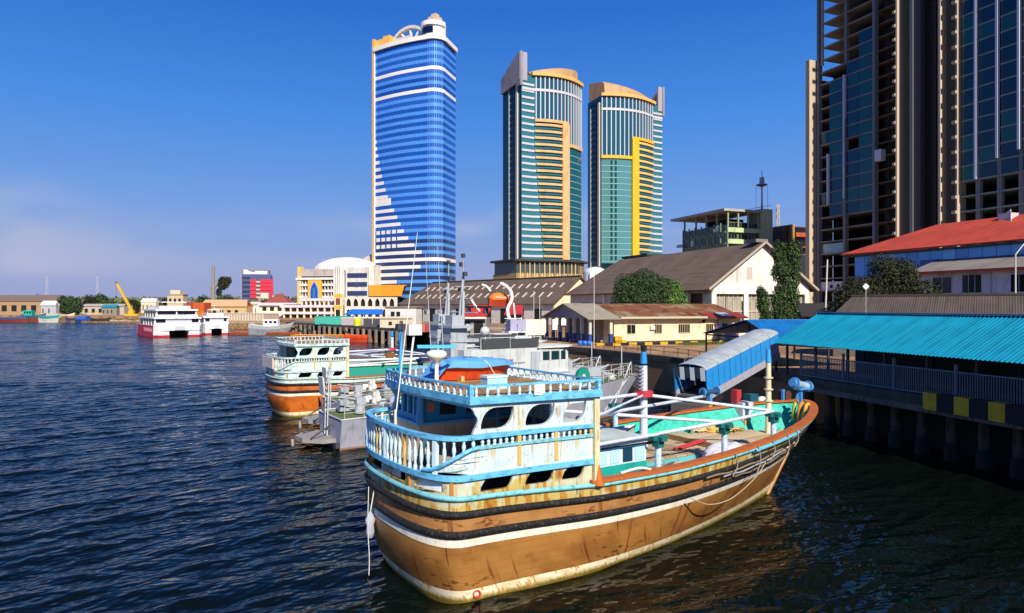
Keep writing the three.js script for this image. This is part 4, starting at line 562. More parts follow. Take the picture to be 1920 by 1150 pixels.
{ // telecom block in the distance
  const t = thing('office_block', 'distant grey-blue office block with a red front and white rooftop lettering', 'office block', [-322, 4, -812], 0.24), red = mat('#c01838', { r: 0.6 }), blue = mat('#4b557e', { r: 0.4, m: 0.2 });
  part('main_wall', new P().bx(0, 33, 0, 44, -20, 0), blue, t); part('side_wall', new P().bx(-1, 0, 0, 46, -20, 0.4), mat('#8d93a8', { r: 0.7 }), t); part('sign_band', new P().bx(-0.5, 31, 44, 50, -16, -3), mat('#77757e', { r: 0.8 }), t);
  for (let k = 0; k < 5; k++) { part('red_panel', new P().bx(10, 16.5, 16 + k * 4.6, 20.1 + k * 4.6, 0, 1.4), red, t); part('red_panel', new P().bx(21, 36, 16 + k * 4.6, 20.1 + k * 4.6, 0, 1.4), red, t); part('ledge', new P().bx(16.5, 21, 16 + k * 4.6, 18 + k * 4.6, 0, 1), mat('#c2a88a'), t); cube('window_band', mat('#2d3550', { r: 0.3 }), t, 1, 9.5, 17 + k * 5.4, 20 + k * 5.4, 0, 0.2); }
  // the lettering is too far away to read: separate white strokes of its length and height
  const x = [[2, 3.4, 5], [6.2, 1, 4.6], [7.6, 2.2, 3.2], [10.4, 1.8, 2.2], [12.8, 1.8, 2.2], [15.2, 2, 3.6], [17.8, 2.2, 3.6], [20.6, 1.8, 3.6], [23.2, 2.2, 3.6], [26, 2.4, 3.4]]; for (const [a, w, hh] of x) part('rooftop_letter', new P().bx(a, a + w, 45, 45 + hh, -3, -2.5), mat('#f4f4f6', { r: 0.5 }), t);
  const b = thing('pale_mansion', 'pale house with a stepped roofline in front of the red-fronted office block', 'house', [-278, 4, -748], 0.2); part('wall', new P().bx(0, 26, 0, 15, -14, 0), mat('#c8b49c', { r: 0.8 }), b); part('tower', new P().bx(2, 10, 15, 21, -10, -1).bx(14, 19, 15, 18, -10, -1), mat('#d6c6b4', { r: 0.8 }), b); for (let i = 0; i < 5; i++) cube('window', dark, b, 2 + i * 4.8, 4 + i * 4.8, 8, 11.5, 0, 0.1);
}

// ---------------------------------------------------------------- the wooden cargo dhows
// local x runs forward from the foot of the stem at the waterline, z to the starboard side that the camera sees
const sheerY = (s) => { const k = [[-22, 3.84], [-19, 3.74], [-15, 3.55], [-11, 3.6], [-8, 3.75], [-4, 4.0], [-1, 4.22], [2, 4.5], [4, 4.72]]; for (let i = 1; i < k.length; i++) if (s < k[i][0]) return lerp(k[i - 1][1], k[i][1], clamp((s - k[i - 1][0]) / (k[i][0] - k[i - 1][0]))); return 4.72; };
function halfPlan(h) {
  const hc = clamp(h, 0, 1), sa = -21.7 + 0.55 * Math.pow(clamp((0.5 - h) / 0.5, 0, 1.6), 1.5), sF = h < 0 ? h * 4 : 3.35 * Math.pow(h, 0.9), B = 3.5 + 0.78 * Math.pow(hc, 0.8) + Math.min(0, h) * 1.5, Bs = 3.78 - 0.42 * Math.pow(1 - h, 1.4), Lq = 1.35;
  const s0 = lerp(-15.5, -11.5, hc), a = lerp(1.5, 2.4, hc), c = lerp(1, 0.65, hc), pts = [];
  for (let k = 0; k <= 12; k++) { const th = k / 12 * Math.PI / 2, e = 2 / 2.5; pts.push([sa + Lq * (1 - Math.pow(Math.cos(th), e)), Bs * Math.pow(Math.sin(th), e)]); }
  const sq = sa + Lq, N = 44;
  for (let i = 1; i <= N; i++) { const w = i / N, s = lerp(sq, sF, 1 - Math.pow(1 - w, 1.5)); if (s < s0) pts.push([s, lerp(Bs, B, smooth(sq, s0, s))]); else { const x = clamp((s - s0) / (sF - s0)); pts.push([s, B * Math.pow(Math.max(0, 1 - Math.pow(x, a)), c)]); } }
  return pts;
}
const fullLoop = (h) => { const p = halfPlan(h); return [...p.slice(1).reverse().map(([s, t]) => [s, -t]), ...p]; };
function hullBand(h0, h1, rows, out = () => 0) {       // shell between two fractions of the sheer height
  const L = []; for (let r = 0; r <= rows; r++) { const h = lerp(h0, h1, r / rows), pt = fullLoop(h), pa = new Path(pt), o = out(r / rows); L.push(pt.map(([s, t], i) => { const d = pa.d[i]; return [s - d[1] * o, h * sheerY(s), t + d[0] * o, pa.c[i] - pa.L / 2]; })); }
  const pos = [], uv = []; for (let r = 0; r < rows; r++) for (let i = 1; i < L[0].length; i++) { const a = L[r][i - 1], b = L[r][i], c = L[r + 1][i], d = L[r + 1][i - 1]; pos.push(...Q(a.slice(0, 3), b.slice(0, 3), c.slice(0, 3), d.slice(0, 3))); const U = (q, k) => [q[3], q[1]]; uv.push(...U(a), ...U(b), ...U(c), ...U(a), ...U(c), ...U(d)); }
  return toCreasedNormals(tri(pos, uv), 0.9);
}
const loopP = new Path(fullLoop(1)), HALF = loopP.L / 2, aOf = (s) => { const p = halfPlan(1), q = new Path(p); for (let i = 12; i < p.length; i++) if (p[i][0] >= s) return lerp(q.c[i - 1], q.c[i], (s - p[i - 1][0]) / (p[i][0] - p[i - 1][0])); return q.L; };
const leafHole = (cx, cy, w, h, cls = THREE.Path) => { const p = new cls(), l = cx - w / 2, r = cx + w / 2, b = cy - h / 2, u = cy + h / 2, k = h * 0.75; p.moveTo(l, b); p.lineTo(r - k, b); p.quadraticCurveTo(r - 0.06, b + 0.02, r, u - h * 0.15); p.lineTo(r, u); p.lineTo(l + k * 1.1, u); p.quadraticCurveTo(l + 0.1, u - 0.02, l, b + h * 0.2); p.lineTo(l, b); return p; };
const TESS = new TessellateModifier(0.45, 5);
function wallPanel(shape, path, a00, depth, off) { const g = new THREE.ExtrudeGeometry(shape, { depth, bevelEnabled: false, curveSegments: 6 }); let n = TESS.modify(g.index ? g.toNonIndexed() : g); n.translate(0, 0, off); const p = n.attributes.position, uv = new Float32Array(p.count * 2); for (let i = 0; i < p.count; i++) { uv[i * 2] = p.getX(i); uv[i * 2 + 1] = p.getY(i); } n.setAttribute('uv', new THREE.BufferAttribute(uv, 2)); n = bend(n, path, a00, 0.4); return n; }
const balTall = new P().lathe([[0.055, 0], [0.055, 0.12], [0.035, 0.2], [0.06, 0.42], [0.05, 0.6], [0.032, 0.78], [0.05, 0.9], [0.05, 1.0]], 0, 0, 0, 7).geo();

const hullAt = (s, h) => { const p = halfPlan(h); for (let i = 13; i < p.length; i++) if (p[i][0] >= s) return lerp(p[i - 1][1], p[i][1], (s - p[i - 1][0]) / (p[i][0] - p[i - 1][0])); return 0; };
function makeDhow(name, label, pos, ry, scale, pal, extras) {
  const t = thing(name, label, 'dhow', pos, ry); t.scale.setScalar(scale);
  const w = mat(pal.white, { r: 0.6, map: rep(T.rust, 4.2, 2.4) }), wl = mat(pal.white, { r: 0.65, map: rep(pal.heavy ? T.rustHeavy : T.rust, 5, 2.2) }), trim = mat(pal.trim, { r: 0.5, map: rep(T.trim, 4, 1.6) }), ledge = mat(pal.ledge, { r: 0.6, map: rep(T.trim, 2.2, 1.2) }), hull = mat(pal.hull, { r: 0.5, map: rep(T.hull, 7, 4.2), bump: rep(T.plankBump, 2.4, 2.1), bs: 0.007 }), hull2 = mat(pal.hull2, { r: 0.5, map: rep(T.hull, 6, 4), bump: rep(T.plankBump, 2.4, 2.1), bs: 0.007 }), black = mat('#403b37', { r: 0.75, map: rep(T.blackRub, 3, 1), bump: rep(T.blackRub, 1.1, 0.5), bs: 0.03 }), cream_ = mat('#efe7d2', { r: 0.55, map: rep(T.grime, 3) }), teal = mat(pal.teal, { r: 0.6, map: rep(T.trim, 2, 1.6) }), rail = mat(pal.rail, { r: 0.6, map: rep(T.grime, 1.6) }), deckM = mat('#dcc298', { r: 0.85, map: rep(T.deck, 4) }), darkIn = mat('#241f1b', { r: 0.95 }), poleM = mat('#ccd6e4', { r: 0.55, map: gr }), capM = mat('#0f6a66', { r: 0.6, map: gr });
  // hull, strake by strake
  part('boot_top', new P().raw(sweepBoot(), true), mat('#fffaf0', { r: 0.6, map: rep(T.weed, 6, 1) }), t);
  function sweepBoot() { const g = hullBand(-0.24, 0.135, 5), uv = g.attributes.uv, p = g.attributes.position; for (let i = 0; i < uv.count; i++) uv.setY(i, clamp((p.getY(i) + 0.05) / 0.6, 0.02, 0.98)); return g; }
  part('hull_planking', new P().raw(hullBand(0.135, 0.545, 9), true), hull, t);
  part('white_stripe', new P().raw(hullBand(0.545, 0.617, 2, () => 0.02), true), cream_, t);
  part('rub_rail', new P().raw(hullBand(0.612, 0.69, 6, (r) => 0.01 + 0.11 * Math.pow(Math.sin(Math.PI * r), 0.6)), true), black, t);
  part('upper_strake', new P().raw(hullBand(0.688, 0.802, 3), true), hull2, t);
  part('rub_rail', new P().raw(hullBand(0.798, 0.868, 6, (r) => 0.01 + 0.12 * Math.pow(Math.sin(Math.PI * r), 0.6)), true), black, t);
  part('sheer_strake', new P().raw(hullBand(0.866, 0.955, 2), true), wl, t);
  part('ledge', new P().raw(hullBand(0.95, 1.0, 5, (r) => 0.02 + 0.1 * Math.pow(Math.sin(Math.PI * r), 0.5)), true), ledge, t);
  part('stem_post', new P().tube([[-0.2, -0.3, 0], [0.9, 1.0, 0], [2.2, 2.6, 0], [3.25, 4.2, 0]], 0.12, 6, 12), hull2, t);
  const aF = aOf(-15.3), aB = HALF, sAt = (a) => loopP.at(HALF + a);
  // inner bulwark, cap rail, decks
  part('bulwark_lining', new P().raw(hullBand(0.7, 0.99, 4, () => -0.16), true), teal, t);
  part('cap_rail', new P().raw(sweep(loopP, HALF + aF - 0.2, loopP.L - 0.01, (a, q) => rect(-0.3, 0.12, sheerY(q.x), sheerY(q.x) + 0.11), {}), true).raw(sweep(loopP, 0.01, HALF - aF + 0.2, (a, q) => rect(-0.3, 0.12, sheerY(q.x), sheerY(q.x) + 0.11), {}), true), rail, t);
  const dk = []; for (let i = 0; i <= 30; i++) { const q = lerp(-15.6, 2.2, i / 30), w = hullAt(q, 2.75 / sheerY(q)) - 0.08; if (w > 0.05) dk.push([q, w]); }
  part('main_deck', new P().prism([...dk, ...dk.slice().reverse().map(([q, w]) => [q, -w])], 2.75, 2.95), deckM, t);
  const boardM = [mat('#e0c69c', { r: 0.85, map: rep(T.deck, 4) }), mat('#cfb286', { r: 0.85, map: rep(T.deck, 4) }), mat('#d8c096', { r: 0.85, map: rep(T.deck, 4) })];
  for (let i = 0; i < 13; i++) { const z = -3.25 + i * 0.5, lim = () => { let q = -4; while (q < 2 && hullAt(q, 3.05 / sheerY(q)) - 0.12 > Math.abs(z) + 0.26) q += 0.1; return q; }; if (lim() < -3.8) continue; cube('deck_board', boardM[(i * 7) % 3], t, -4.6, Math.min(1.9, lim()), 3.12, 3.2 + (i % 2) * 0.008, z + 0.015, z + 0.485); }
  part('deck_edge', new P().bx(-4.7, -4.55, 2.95, 3.2, -3.4, 3.4), mat('#8c6c44', { r: 0.8 }), t);
  // stern gallery: the windowed wall under the poop deck
  const pg = new Path(fullLoop(1)), y0 = 3.5, y1 = 4.32;
  const sideShape = (a0, a1, holes, ya, yb) => { const s = poly([a0, ya], [a1, ya], [a1, yb], [a0, yb]); holes.forEach((h) => s.holes.push(h)); return s; };
  const a1c = aOf(-20.15), win = [[-19.3, 1.25], [-17.6, 1.15], [-16.2, 0.95]];
  const lower = wallPanel(sideShape(a1c, aF, win.map(([s, ww]) => leafHole(aOf(s), 4.03, ww, 0.44)), y0, y1), pg, HALF, 0.1, -0.16);
  part('gallery_wall', lower, wl, t); part('gallery_wall', mirrorZ(lower), wl, t);
  const stern = new THREE.Shape([[-a1c, y0], [a1c, y0], [a1c, y1], [-a1c, y1]].map((p) => new THREE.Vector2(...p))); const notch = (a, b, c, d) => { const p = new THREE.Path(); p.moveTo(a, c); p.lineTo(b, c); p.lineTo(b, d - 0.1); p.lineTo(b - 0.02, d); p.lineTo(a + 0.3, d); p.lineTo(a, c + 0.08); return p; };
  for (const [a, b] of [[2.0, 3.4], [0.0, 1.4], [-2.0, -0.7], [-3.6, -2.6]]) stern.holes.push(notch(a, b, 3.88, 4.2)); part('gallery_wall', wallPanel(stern, pg, HALF, 0.1, -0.16), wl, t);
  part('window_board', new P().raw(band(pg, HALF + 1.95, HALF + 3.45, 3.8, 4.25, -0.2, -0.17)), mat(pal.white, { r: 0.7 }), t); part('window_board', new P().raw(band(pg, HALF - 0.05, HALF + 0.8, 3.8, 4.25, -0.2, -0.17)), mat('#d8d2c0', { r: 0.7 }), t);
  part('cabin_void', new P().prism(fullLoop(1).filter(([s]) => s < -15.4).map(([s, z]) => [s + 0.5, z * 0.8]), 3.4, 4.25), darkIn, t);
  for (const a of [-2.3, 1.7, 3.75]) part('wall_rib', new P().raw(band(pg, HALF + a - 0.05, HALF + a + 0.05, 3.6, 4.3, -0.08, 0.0)), mat('#c07a22', { r: 0.8, map: gr }), t);
  // poop deck, blue edge band, balustrade
  part('poop_deck', new P().prism(fullLoop(1).filter(([s]) => s < -15.2).map(([s, z]) => [s + 0.05, z * 0.985]), 4.25, 4.36), mat('#b7ab92', { r: 0.85, map: rep(T.deck, 4) }), t);
  const A0 = HALF - aF, A1 = HALF + aF;
  part('deck_band', new P().raw(sweep(pg, A0, A1, rect(-0.3, 0.05, 4.27, 4.46), {}), true), trim, t);
  part('hand_rail', new P().raw(sweep(pg, A0, A1, rect(-0.17, 0.05, 5.6, 5.74), {}), true), trim, t);
  const sideTop = (shapeTop) => { const s = new THREE.Shape(); s.moveTo(a1c - 1.9, 4.46); s.lineTo(aF, 4.46); s.lineTo(aF, 5.28); s.lineTo(a1c + 0.05, 5.28); s.bezierCurveTo(a1c - 0.5, 5.2, a1c - 0.7, 4.75, a1c - 1.9, 4.56); s.lineTo(a1c - 1.9, 4.46); return s; };
  const pw = wallPanel(sideTop(), pg, HALF, 0.08, -0.1), plankW = mat(pal.white, { r: 0.65, map: rep(T.rust, 3.4, 2.6), bump: rep(tex(128, 16, (u) => gray(255 * (1 - smooth(0.8, 1, Math.abs(((u * 16) % 1) * 2 - 1)))), false), 2.6), bs: 0.02 });
  part('plank_bulwark', pw, plankW, t); part('plank_bulwark', mirrorZ(pw), plankW, t);
  const strip = []; for (let i = 0; i <= 10; i++) { const q = i / 10, a = a1c - 2.0 + q * 2.1, y = 4.56 + 0.76 * Math.pow(smooth(0, 1, q), 1.2), p = pg.at(HALF + a); strip.push([p.x + p.nx * 0.02, y, p.z + p.nz * 0.02]); }
  part('curved_strip', new P().tube(strip, 0.075, 6, 20), trim, t); part('curved_strip', mirrorZ(new P().tube(strip, 0.075, 6, 20).geo()), trim, t);
  for (const m of [0, 1]) { let g = new P().raw(sweep(pg, HALF + a1c, A1, rect(-0.14, 0.05, 5.26, 5.36), {}), true).geo(); part('side_strip', m ? mirrorZ(g) : g, ledge, t); }
  const bw = mat(pal.bal, { r: 0.55, map: rep(T.grime, 1.3) }), by = mat('#d8b060', { r: 0.7, map: gr });
  const place = (a, y, h, k = 1) => { const p = pg.at(HALF + a); put('baluster', balTall, hash(Math.round(a * 50), 3) > 0.9 ? by : bw, t, p.x - p.nx * 0.06, y, p.z - p.nz * 0.06, 0, k, h, k); };
  for (let i = 0; i < 27; i++) { const a = lerp(-a1c - 0.1, a1c - 0.05, i / 26); const yb = Math.abs(a) > a1c - 1.9 ? 4.56 + 0.76 * Math.pow(smooth(0, 1, (Math.abs(a) - a1c + 2.0) / 2.1), 1.2) : 4.46; place(a, yb, 5.6 - yb, 1.25); }
  for (let i = 0; i < 20; i++) for (const m of [1, -1]) place(m * lerp(a1c + 0.3, aF - 0.15, i / 19), 5.36, 0.24, 1.1);
  for (const s of [-18.45, -16.95]) for (const m of [1, -1]) { const p = pg.at(HALF + m * aOf(s)); cubeAt('rail_post', by, t, p.x - p.nx * 0.05, 5.1, p.z - p.nz * 0.05, 0.14, 1.1, 0.14); }
  for (const a of [3.1, -0.2, -2.6]) { const p = pg.at(HALF + a); cubeAt('rail_post', bw, t, p.x - p.nx * 0.06, 5.0, p.z - p.nz * 0.06, 0.16, 1.15, 0.16, 0.4); }
  // wheelhouse
  const hs = new Path([[-20.25, 3.52], [-15.3, 4.12]]), hw = new THREE.Shape(); hw.moveTo(0.15, 5.7); hw.lineTo(hs.L, 5.7); hw.lineTo(hs.L, 6.76); hw.lineTo(0.02, 6.76); hw.bezierCurveTo(0.02, 6.6, 0.2, 6.55, 0.22, 6.4); hw.bezierCurveTo(0.5, 6.1, 0.2, 5.95, 0.15, 5.7);
  for (const [s, ww] of [[-19.2, 1.22], [-17.55, 1.15], [-16.15, 0.98]]) hw.holes.push(leafHole(s + 20.25, 6.22, ww, 0.72));
  const side = wallPanel(hw, hs, 0, 0.14, -0.16); part('wheelhouse_wall', side, w, t); part('wheelhouse_wall', mirrorZ(side), w, t);
  for (const m of [1, -1]) part('corner_post', new P().box(0.24, 3.3, 0.26, -15.28, 5.2, m * 4.06), mat('#e0d6b0', { r: 0.7, map: rep(T.rust, 3, 2) }), t);
  const bulk = mat(pal.bulk, { r: 0.5, map: gr }), bulk2 = mat(pal.trim, { r: 0.5, map: gr }), tanP = mat('#dcb894', { r: 0.7, map: gr }), xa = -19.95, z0 = -3.25, z1 = -0.9, slot = mat('#0e1418', { r: 0.5 });
  // the cabin stands on the port half, an open passage runs past it on the starboard side
  part('cabin_wall', new P().bx(xa, -15.42, 5.42, 6.76, z1 - 0.1, z1).bx(xa, xa + 0.1, 6.5, 6.76, z0, z1).bx(xa, xa + 0.1, 5.42, 5.72, z0, z1), bulk, t); part('cabin_panel', new P().bx(xa - 0.03, -15.42, 4.36, 5.42, z1 - 0.12, z1 + 0.02).bx(xa - 0.04, xa + 0.08, 4.36, 5.42, z0, z1), tanP, t); part('cabin_sill', new P().bx(xa - 0.1, -16, 5.36, 5.46, z1, z1 + 0.1).bx(xa - 0.12, xa, 5.36, 5.46, z0, z1 + 0.1), bulk2, t);
  for (let i = 0; i < 5; i++) cube('window_post', bulk2, t, xa - 0.02, xa + 0.1, 5.72, 6.5, lerp(z0, z1 - 0.14, i / 4), lerp(z0, z1 - 0.14, i / 4) + 0.14); cube('cabin_dark', slot, t, xa + 0.3, -15.5, 4.4, 6.74, z0, z1 - 0.14); for (let i = 0; i < 3; i++) cube('cabin_window', slot, t, -19.1 + i * 1.2, -18.4 + i * 1.2, 5.7, 6.45, z1 - 0.02, z1 + 0.012);
  part('corner_pillar', new P().cyl(0.13, 0.16, 1.35, xa, 5.42, z1, 10), bulk2, t); cube('red_notice', mat('#d07a64', { r: 0.7 }), t, xa + 0.3, xa + 0.6, 5.85, 6.25, z1, z1 + 0.03); for (const x of [-18.2, -17.1]) cube('red_notice', mat('#8a2c2c', { r: 0.7 }), t, x, x + 0.14, 6.05, 6.3, z1, z1 + 0.03);
  part('front_bulkhead', new P().bx(-15.42, -15.3, 4.36, 6.8, -4.0, 1.4).bx(-15.42, -15.3, 4.36, 5.5, 1.4, 4.0), w, t); cube('passage_chest', mat('#3e4a4c', { r: 0.8 }), t, -17.2, -15.6, 4.37, 5.5, 0.2, 1.8); for (const x of [-18.4, -16.8]) cube('inner_post', mat('#4a6a78'), t, x, x + 0.1, 4.37, 6.75, 2.2, 2.3); part('coiled_hose', new P().add(new THREE.TorusGeometry(0.45, 0.12, 8, 20), -20.6, 4.85, 1.2, 0.5), mat('#2c4a50', { r: 0.8 }), t);
  // roof slab with its railing
  const rp = [[-20.25, 3.62], [-15.15, 4.28], [-15.15, -4.28], [-20.25, -3.62], [-20.5, -1.6], [-20.52, 0.4]], rIn = rp.map(([s, z]) => [s * 0.9985 + 0.02, z * 0.97]);
  part('roof_slab', new P().prism(rp.map(([s, z]) => [clamp(s, -20.4, -15.2), z * 0.985]), 6.76, 6.98), mat('#a89068', { r: 0.9, map: rep(T.ground, 3) }), t);
  const rloop = new Path([[-15.15, -4.28], [-20.25, -3.62], [-20.5, -1.6], [-20.52, 0.4], [-20.25, 3.62], [-15.15, 4.28]]), rfront = new Path([[-15.15, 4.28], [-15.15, -4.28]]);
  part('roof_band', new P().raw(band(rloop, 0, rloop.L, 6.73, 6.99, -0.12, 0.05)).raw(band(rfront, 0, rfront.L, 6.73, 6.99, -0.12, 0.0)), trim, t); part('roof_lip', new P().raw(band(rloop, 5.2, rloop.L - 5.2, 6.62, 6.73, -0.25, -0.02)), mat('#bcd8d2', { r: 0.6, map: gr }), t);
  part('roof_rail', new P().raw(band(rloop, 0, rloop.L, 7.3, 7.37, -0.1, 0.03)).raw(band(rfront, 0, rfront.L, 7.3, 7.37, -0.1, 0.0)), trim, t);
  const nb = 44; for (let i = 0; i < nb; i++) { const p = rloop.at(lerp(0.1, rloop.L - 0.1, i / (nb - 1))); put('baluster', balTall, bw, t, p.x - p.nx * 0.04, 6.98, p.z - p.nz * 0.04, 0, 1.05, 0.33, 1.05); } for (let i = 0; i < 18; i++) put('baluster', balTall, bw, t, -15.2, 6.98, lerp(-4.1, 4.1, i / 17), 0, 1.05, 0.33, 1.05);
  for (const [s, z] of [[-20.2, 3.56], [-15.25, 4.2], [-17.7, 3.9], [-20.44, -1.6], [-20.2, -3.56], [-15.25, -4.2], [-17.7, -3.9]]) cubeAt('rail_post', trim, t, s, 7.18, z, 0.15, 0.42, 0.15);
  if (extras) extras(t, { w, wl, trim, ledge, teal, rail, deckM, darkIn, poleM, capM, bulk, bw, cream_, pg, A1, HALF });
  // trunk cabin before the wheelhouse
  const sideT = mat('#18a094', { r: 0.55, map: gr }), frameW = mat('#d5e4ea', { r: 0.6, map: gr }); part('trunk_cabin', new P().bx(-15.2, -11.7, 2.95, 3.75, -2.6, 3.0), sideT, t); part('trunk_upper', new P().bx(-15.2, -11.7, 3.75, 4.55, -2.58, 2.97), frameW, t); part('trunk_roof', new P().bx(-15.3, -11.4, 4.55, 4.66, -2.8, 3.2), mat('#c3cfc8', { r: 0.7, map: gr }), t);
  for (let i = 0; i < 5; i++) { const x = -14.95 + i * 0.66; cube('cabin_window', i === 3 ? mat('#123a52', { r: 0.3 }) : mat('#a9cdf0', { r: 0.25 }), t, x, x + 0.5, 3.82, 4.42, 2.96, 3.0); } cube('cabin_fascia', mat('#1c4f66', { r: 0.6 }), t, -15.25, -11.42, 4.4, 4.56, 3.0, 3.06);
  // awning posts and poles
  for (const [s, z, h] of [[-11.5, 3.45, 4.72], [-7.65, 3.55, 4.88], [-3.5, 2.95, 4.9], [-7.65, -3.5, 4.88]]) { part('awning_post', new P().cyl(0.13, 0.14, h - 3, s, 2.95, z, 9), mat('#bcd4ea', { r: 0.6, map: rep(T.trim, 1, 1) }), t); part('post_head', new P().box(0.75, 0.16, 0.3, s, h, z).box(0.34, 0.3, 0.34, s, h - 0.22, z).box(0.3, 0.16, 0.75, s, h - 0.02, z), capM, t); }
  const pl = (a, b, r = 0.068) => part('awning_pole', new P().bar(a, b, r, 8), poleM, t);
  pl([-15.2, 4.75, 3.4], [-11.5, 4.86, 3.45]); pl([-11.5, 4.88, 3.45], [-7.65, 5.02, 3.55], 0.075); pl([-7.65, 5.02, 3.55], [-3.5, 5.06, 2.95], 0.075); pl([-15.2, 5.75, 2.9], [-0.8, 4.85, -3.6], 0.08); pl([-15.2, 5.85, 0.2], [-9, 5.95, 0], 0.08); pl([-9, 5.9, 0], [-3.4, 5.05, 2.9], 0.075); pl([-15.2, 5.7, -0.4], [-7.65, 5.0, 3.5], 0.075); pl([-9, 5.9, 0.05], [-15.2, 5.8, 3.6], 0.05);
  part('mast', new P().cyl(0.17, 0.2, 4.3, -9, 2.95, 0, 10), poleM, t); part('mast_top', new P().cyl(0.13, 0.17, 0.55, -9, 7.35, 0, 10), mat('#2a86c4', { r: 0.5 }), t); part('mast_head', new P().cyl(0.16, 0.12, 0.3, -9, 7.9, 0, 10), dark, t); part('mast_collar', new P().cyl(0.42, 0.42, 0.28, -9, 5.82, 0, 10).box(1.0, 0.2, 0.24, -9, 5.95, 0), mat('#b03038', { r: 0.6 }), t); part('mast_collar', new P().box(0.5, 0.3, 0.5, -15.0, 5.85, 0.2), mat('#b03038', { r: 0.6 }), t);
  for (let i = 0; i < 7; i++) part('mast_rung', new P().box(0.12, 0.06, 0.5, -9.1, 6.2 + i * 0.17, -0.2).box(0.5, 0.05, 0.05, -9.15, 6.2 + i * 0.17, 0.1), mat('#8e8e8e'), t);
  part('foremast', new P().cyl(0.13, 0.17, 4.0, 0.1, 3.0, 0, 10), mat('#e6d8b2', { r: 0.6, map: gr }), t); part('mast_top', new P().cyl(0.1, 0.16, 0.7, 0.1, 7.0, 0, 10), mat('#2f8fd0', { r: 0.5 }), t); for (let i = 0; i < 3; i++) part('mast_rung', new P().cyl(0.24, 0.24, 0.07, 0.1, 4.9 + i * 0.62, 0, 10), mat('#c9bb96'), t);
  return t;
}
const dhow1 = makeDhow('cargo_dhow', 'large brown-hulled wooden dhow with a blue and white rust-stained stern house, nearest the camera', [13.7, 0, -36.6], 0.571, 1,
  { white: '#d2e0e8', heavy: 1, trim: '#68bae4', ledge: '#78bcc6', hull: '#a3743a', hull2: '#ab7c4a', teal: '#12b39c', rail: '#b8601c', bal: '#d2ecf4', bulk: '#1c92c8' }, (t, M) => {
    // what stands and hangs about on the nearer boat
    const rope = mat('#cfc6b4', { r: 0.9 });
    part('rust_bracket', new P().add(new THREE.ConeGeometry(0.22, 0.8, 6), -15.2, 3.9, 4.18), mat('#c2651c', { r: 0.8, map: gr }), t);
    part('draught_mark', new P().add(new THREE.TorusGeometry(0.12, 0.03, 6, 16), -19.9, 0.32, hullAt(-19.9, 0.09) + 0.03, -0.2).add(new THREE.BoxGeometry(0.28, 0.03, 0.03), -19.9, 0.24, hullAt(-19.9, 0.08) + 0.03, -0.2), mat('#b8322c', { r: 0.6 }), t);
    part('side_rope', new P().tube([[-10.6, 2.35, 4.36], [-9.6, 1.95, 4.36], [-8.2, 1.95, 4.32], [-6.4, 2.6, 4.2], [-5.6, 3.1, 4.1]], 0.022, 6, 30), mat('#a8967a', { r: 0.9 }), t);
    for (const [s, d] of [[-7.9, 0.9], [-6.2, 1.2], [-5.0, 0.8], [-3.6, 1.0], [-2.6, 0.7]]) { const p = M.pg.at(M.HALF + aOf(s)); part('hanging_lashing', new P().tube([[p.x, sheerY(s) + 0.12, p.z + p.nz * 0.14], [p.x + 0.1, sheerY(s) - d * 0.5, p.z + p.nz * 0.18], [p.x - 0.15, sheerY(s) - d, p.z + p.nz * 0.14]], 0.03, 5, 10), mat('#8d8578', { r: 0.9 }), t); }
    const onHull = (s, y, out) => { const h = y / sheerY(s), p = halfPlan(h); for (let i = 13; i < p.length; i++) if (p[i][0] >= s) { const k = (s - p[i - 1][0]) / (p[i][0] - p[i - 1][0]); return [s, y, lerp(p[i - 1][1], p[i][1], k) + out]; } return [s, y, 0]; };
    [[-9.6, -3.4, 3.0, 0.045, '#7b6a58'], [-8.4, -3.0, 2.86, 0.04, '#8b96a0'], [-7.5, -2.6, 2.7, 0.045, '#6f5c48']].forEach(([s0, s1, y, r, c]) => part('lashed_spar', new P().tube(Array.from({ length: 9 }, (_, i) => { const s = lerp(s0, s1, i / 8); return onHull(s, y + 0.4 * (i / 8) ** 2 + 0.04 * Math.sin(i * 2.1), 0.17); }), r, 5, 24), mat(c, { r: 0.9 }), t));
    part('lashed_spar', new P().tube(Array.from({ length: 9 }, (_, i) => { const s = lerp(-6.4, -2.2, i / 8); return onHull(s, sheerY(s) - 0.12, 0.16); }), 0.07, 6, 24), mat('#62aac6', { r: 0.6 }), t);
    for (const [s, w, h0] of [[-13.4, 0.1, 1.9], [-10.6, 0.14, 2.0], [-10.1, 0.16, 2.0], [-5.2, 0.08, 2.2]]) { const g = [], y1 = h0, y0 = 0.5; for (let i = 0; i < 6; i++) { const a = onHull(s - w / 2, lerp(y0, y1, i / 6), 0.006), b = onHull(s + w / 2, lerp(y0, y1, i / 6), 0.006), c = onHull(s + w / 2, lerp(y0, y1, (i + 1) / 6), 0.006), d = onHull(s - w / 2, lerp(y0, y1, (i + 1) / 6), 0.006); g.push(...Q(a, b, c, d)); } part('rust_run', tri(g), mat('#8a4a18', { r: 0.8, map: rep(T.hull, 2) }), t); }
    part('rope_coil', new P().add(new THREE.TorusGeometry(0.35, 0.07, 6, 18), -2.2, 3.27, -1.9, 0, Math.PI / 2).add(new THREE.TorusGeometry(0.28, 0.07, 6, 18), -2.15, 3.38, -1.85, 0, Math.PI / 2), mat('#d0a850', { r: 0.9 }), t);
    part('rope_heap', new P().tube(Array.from({ length: 30 }, (_, i) => [-3.2 + 0.6 * Math.sin(i * 1.3) + i * 0.05, 3.25 + 0.12 * Math.abs(Math.sin(i * 2.2)), -2.3 + 0.4 * Math.cos(i * 1.7)]), 0.04, 5, 120), mat('#c8b890', { r: 0.9 }), t);
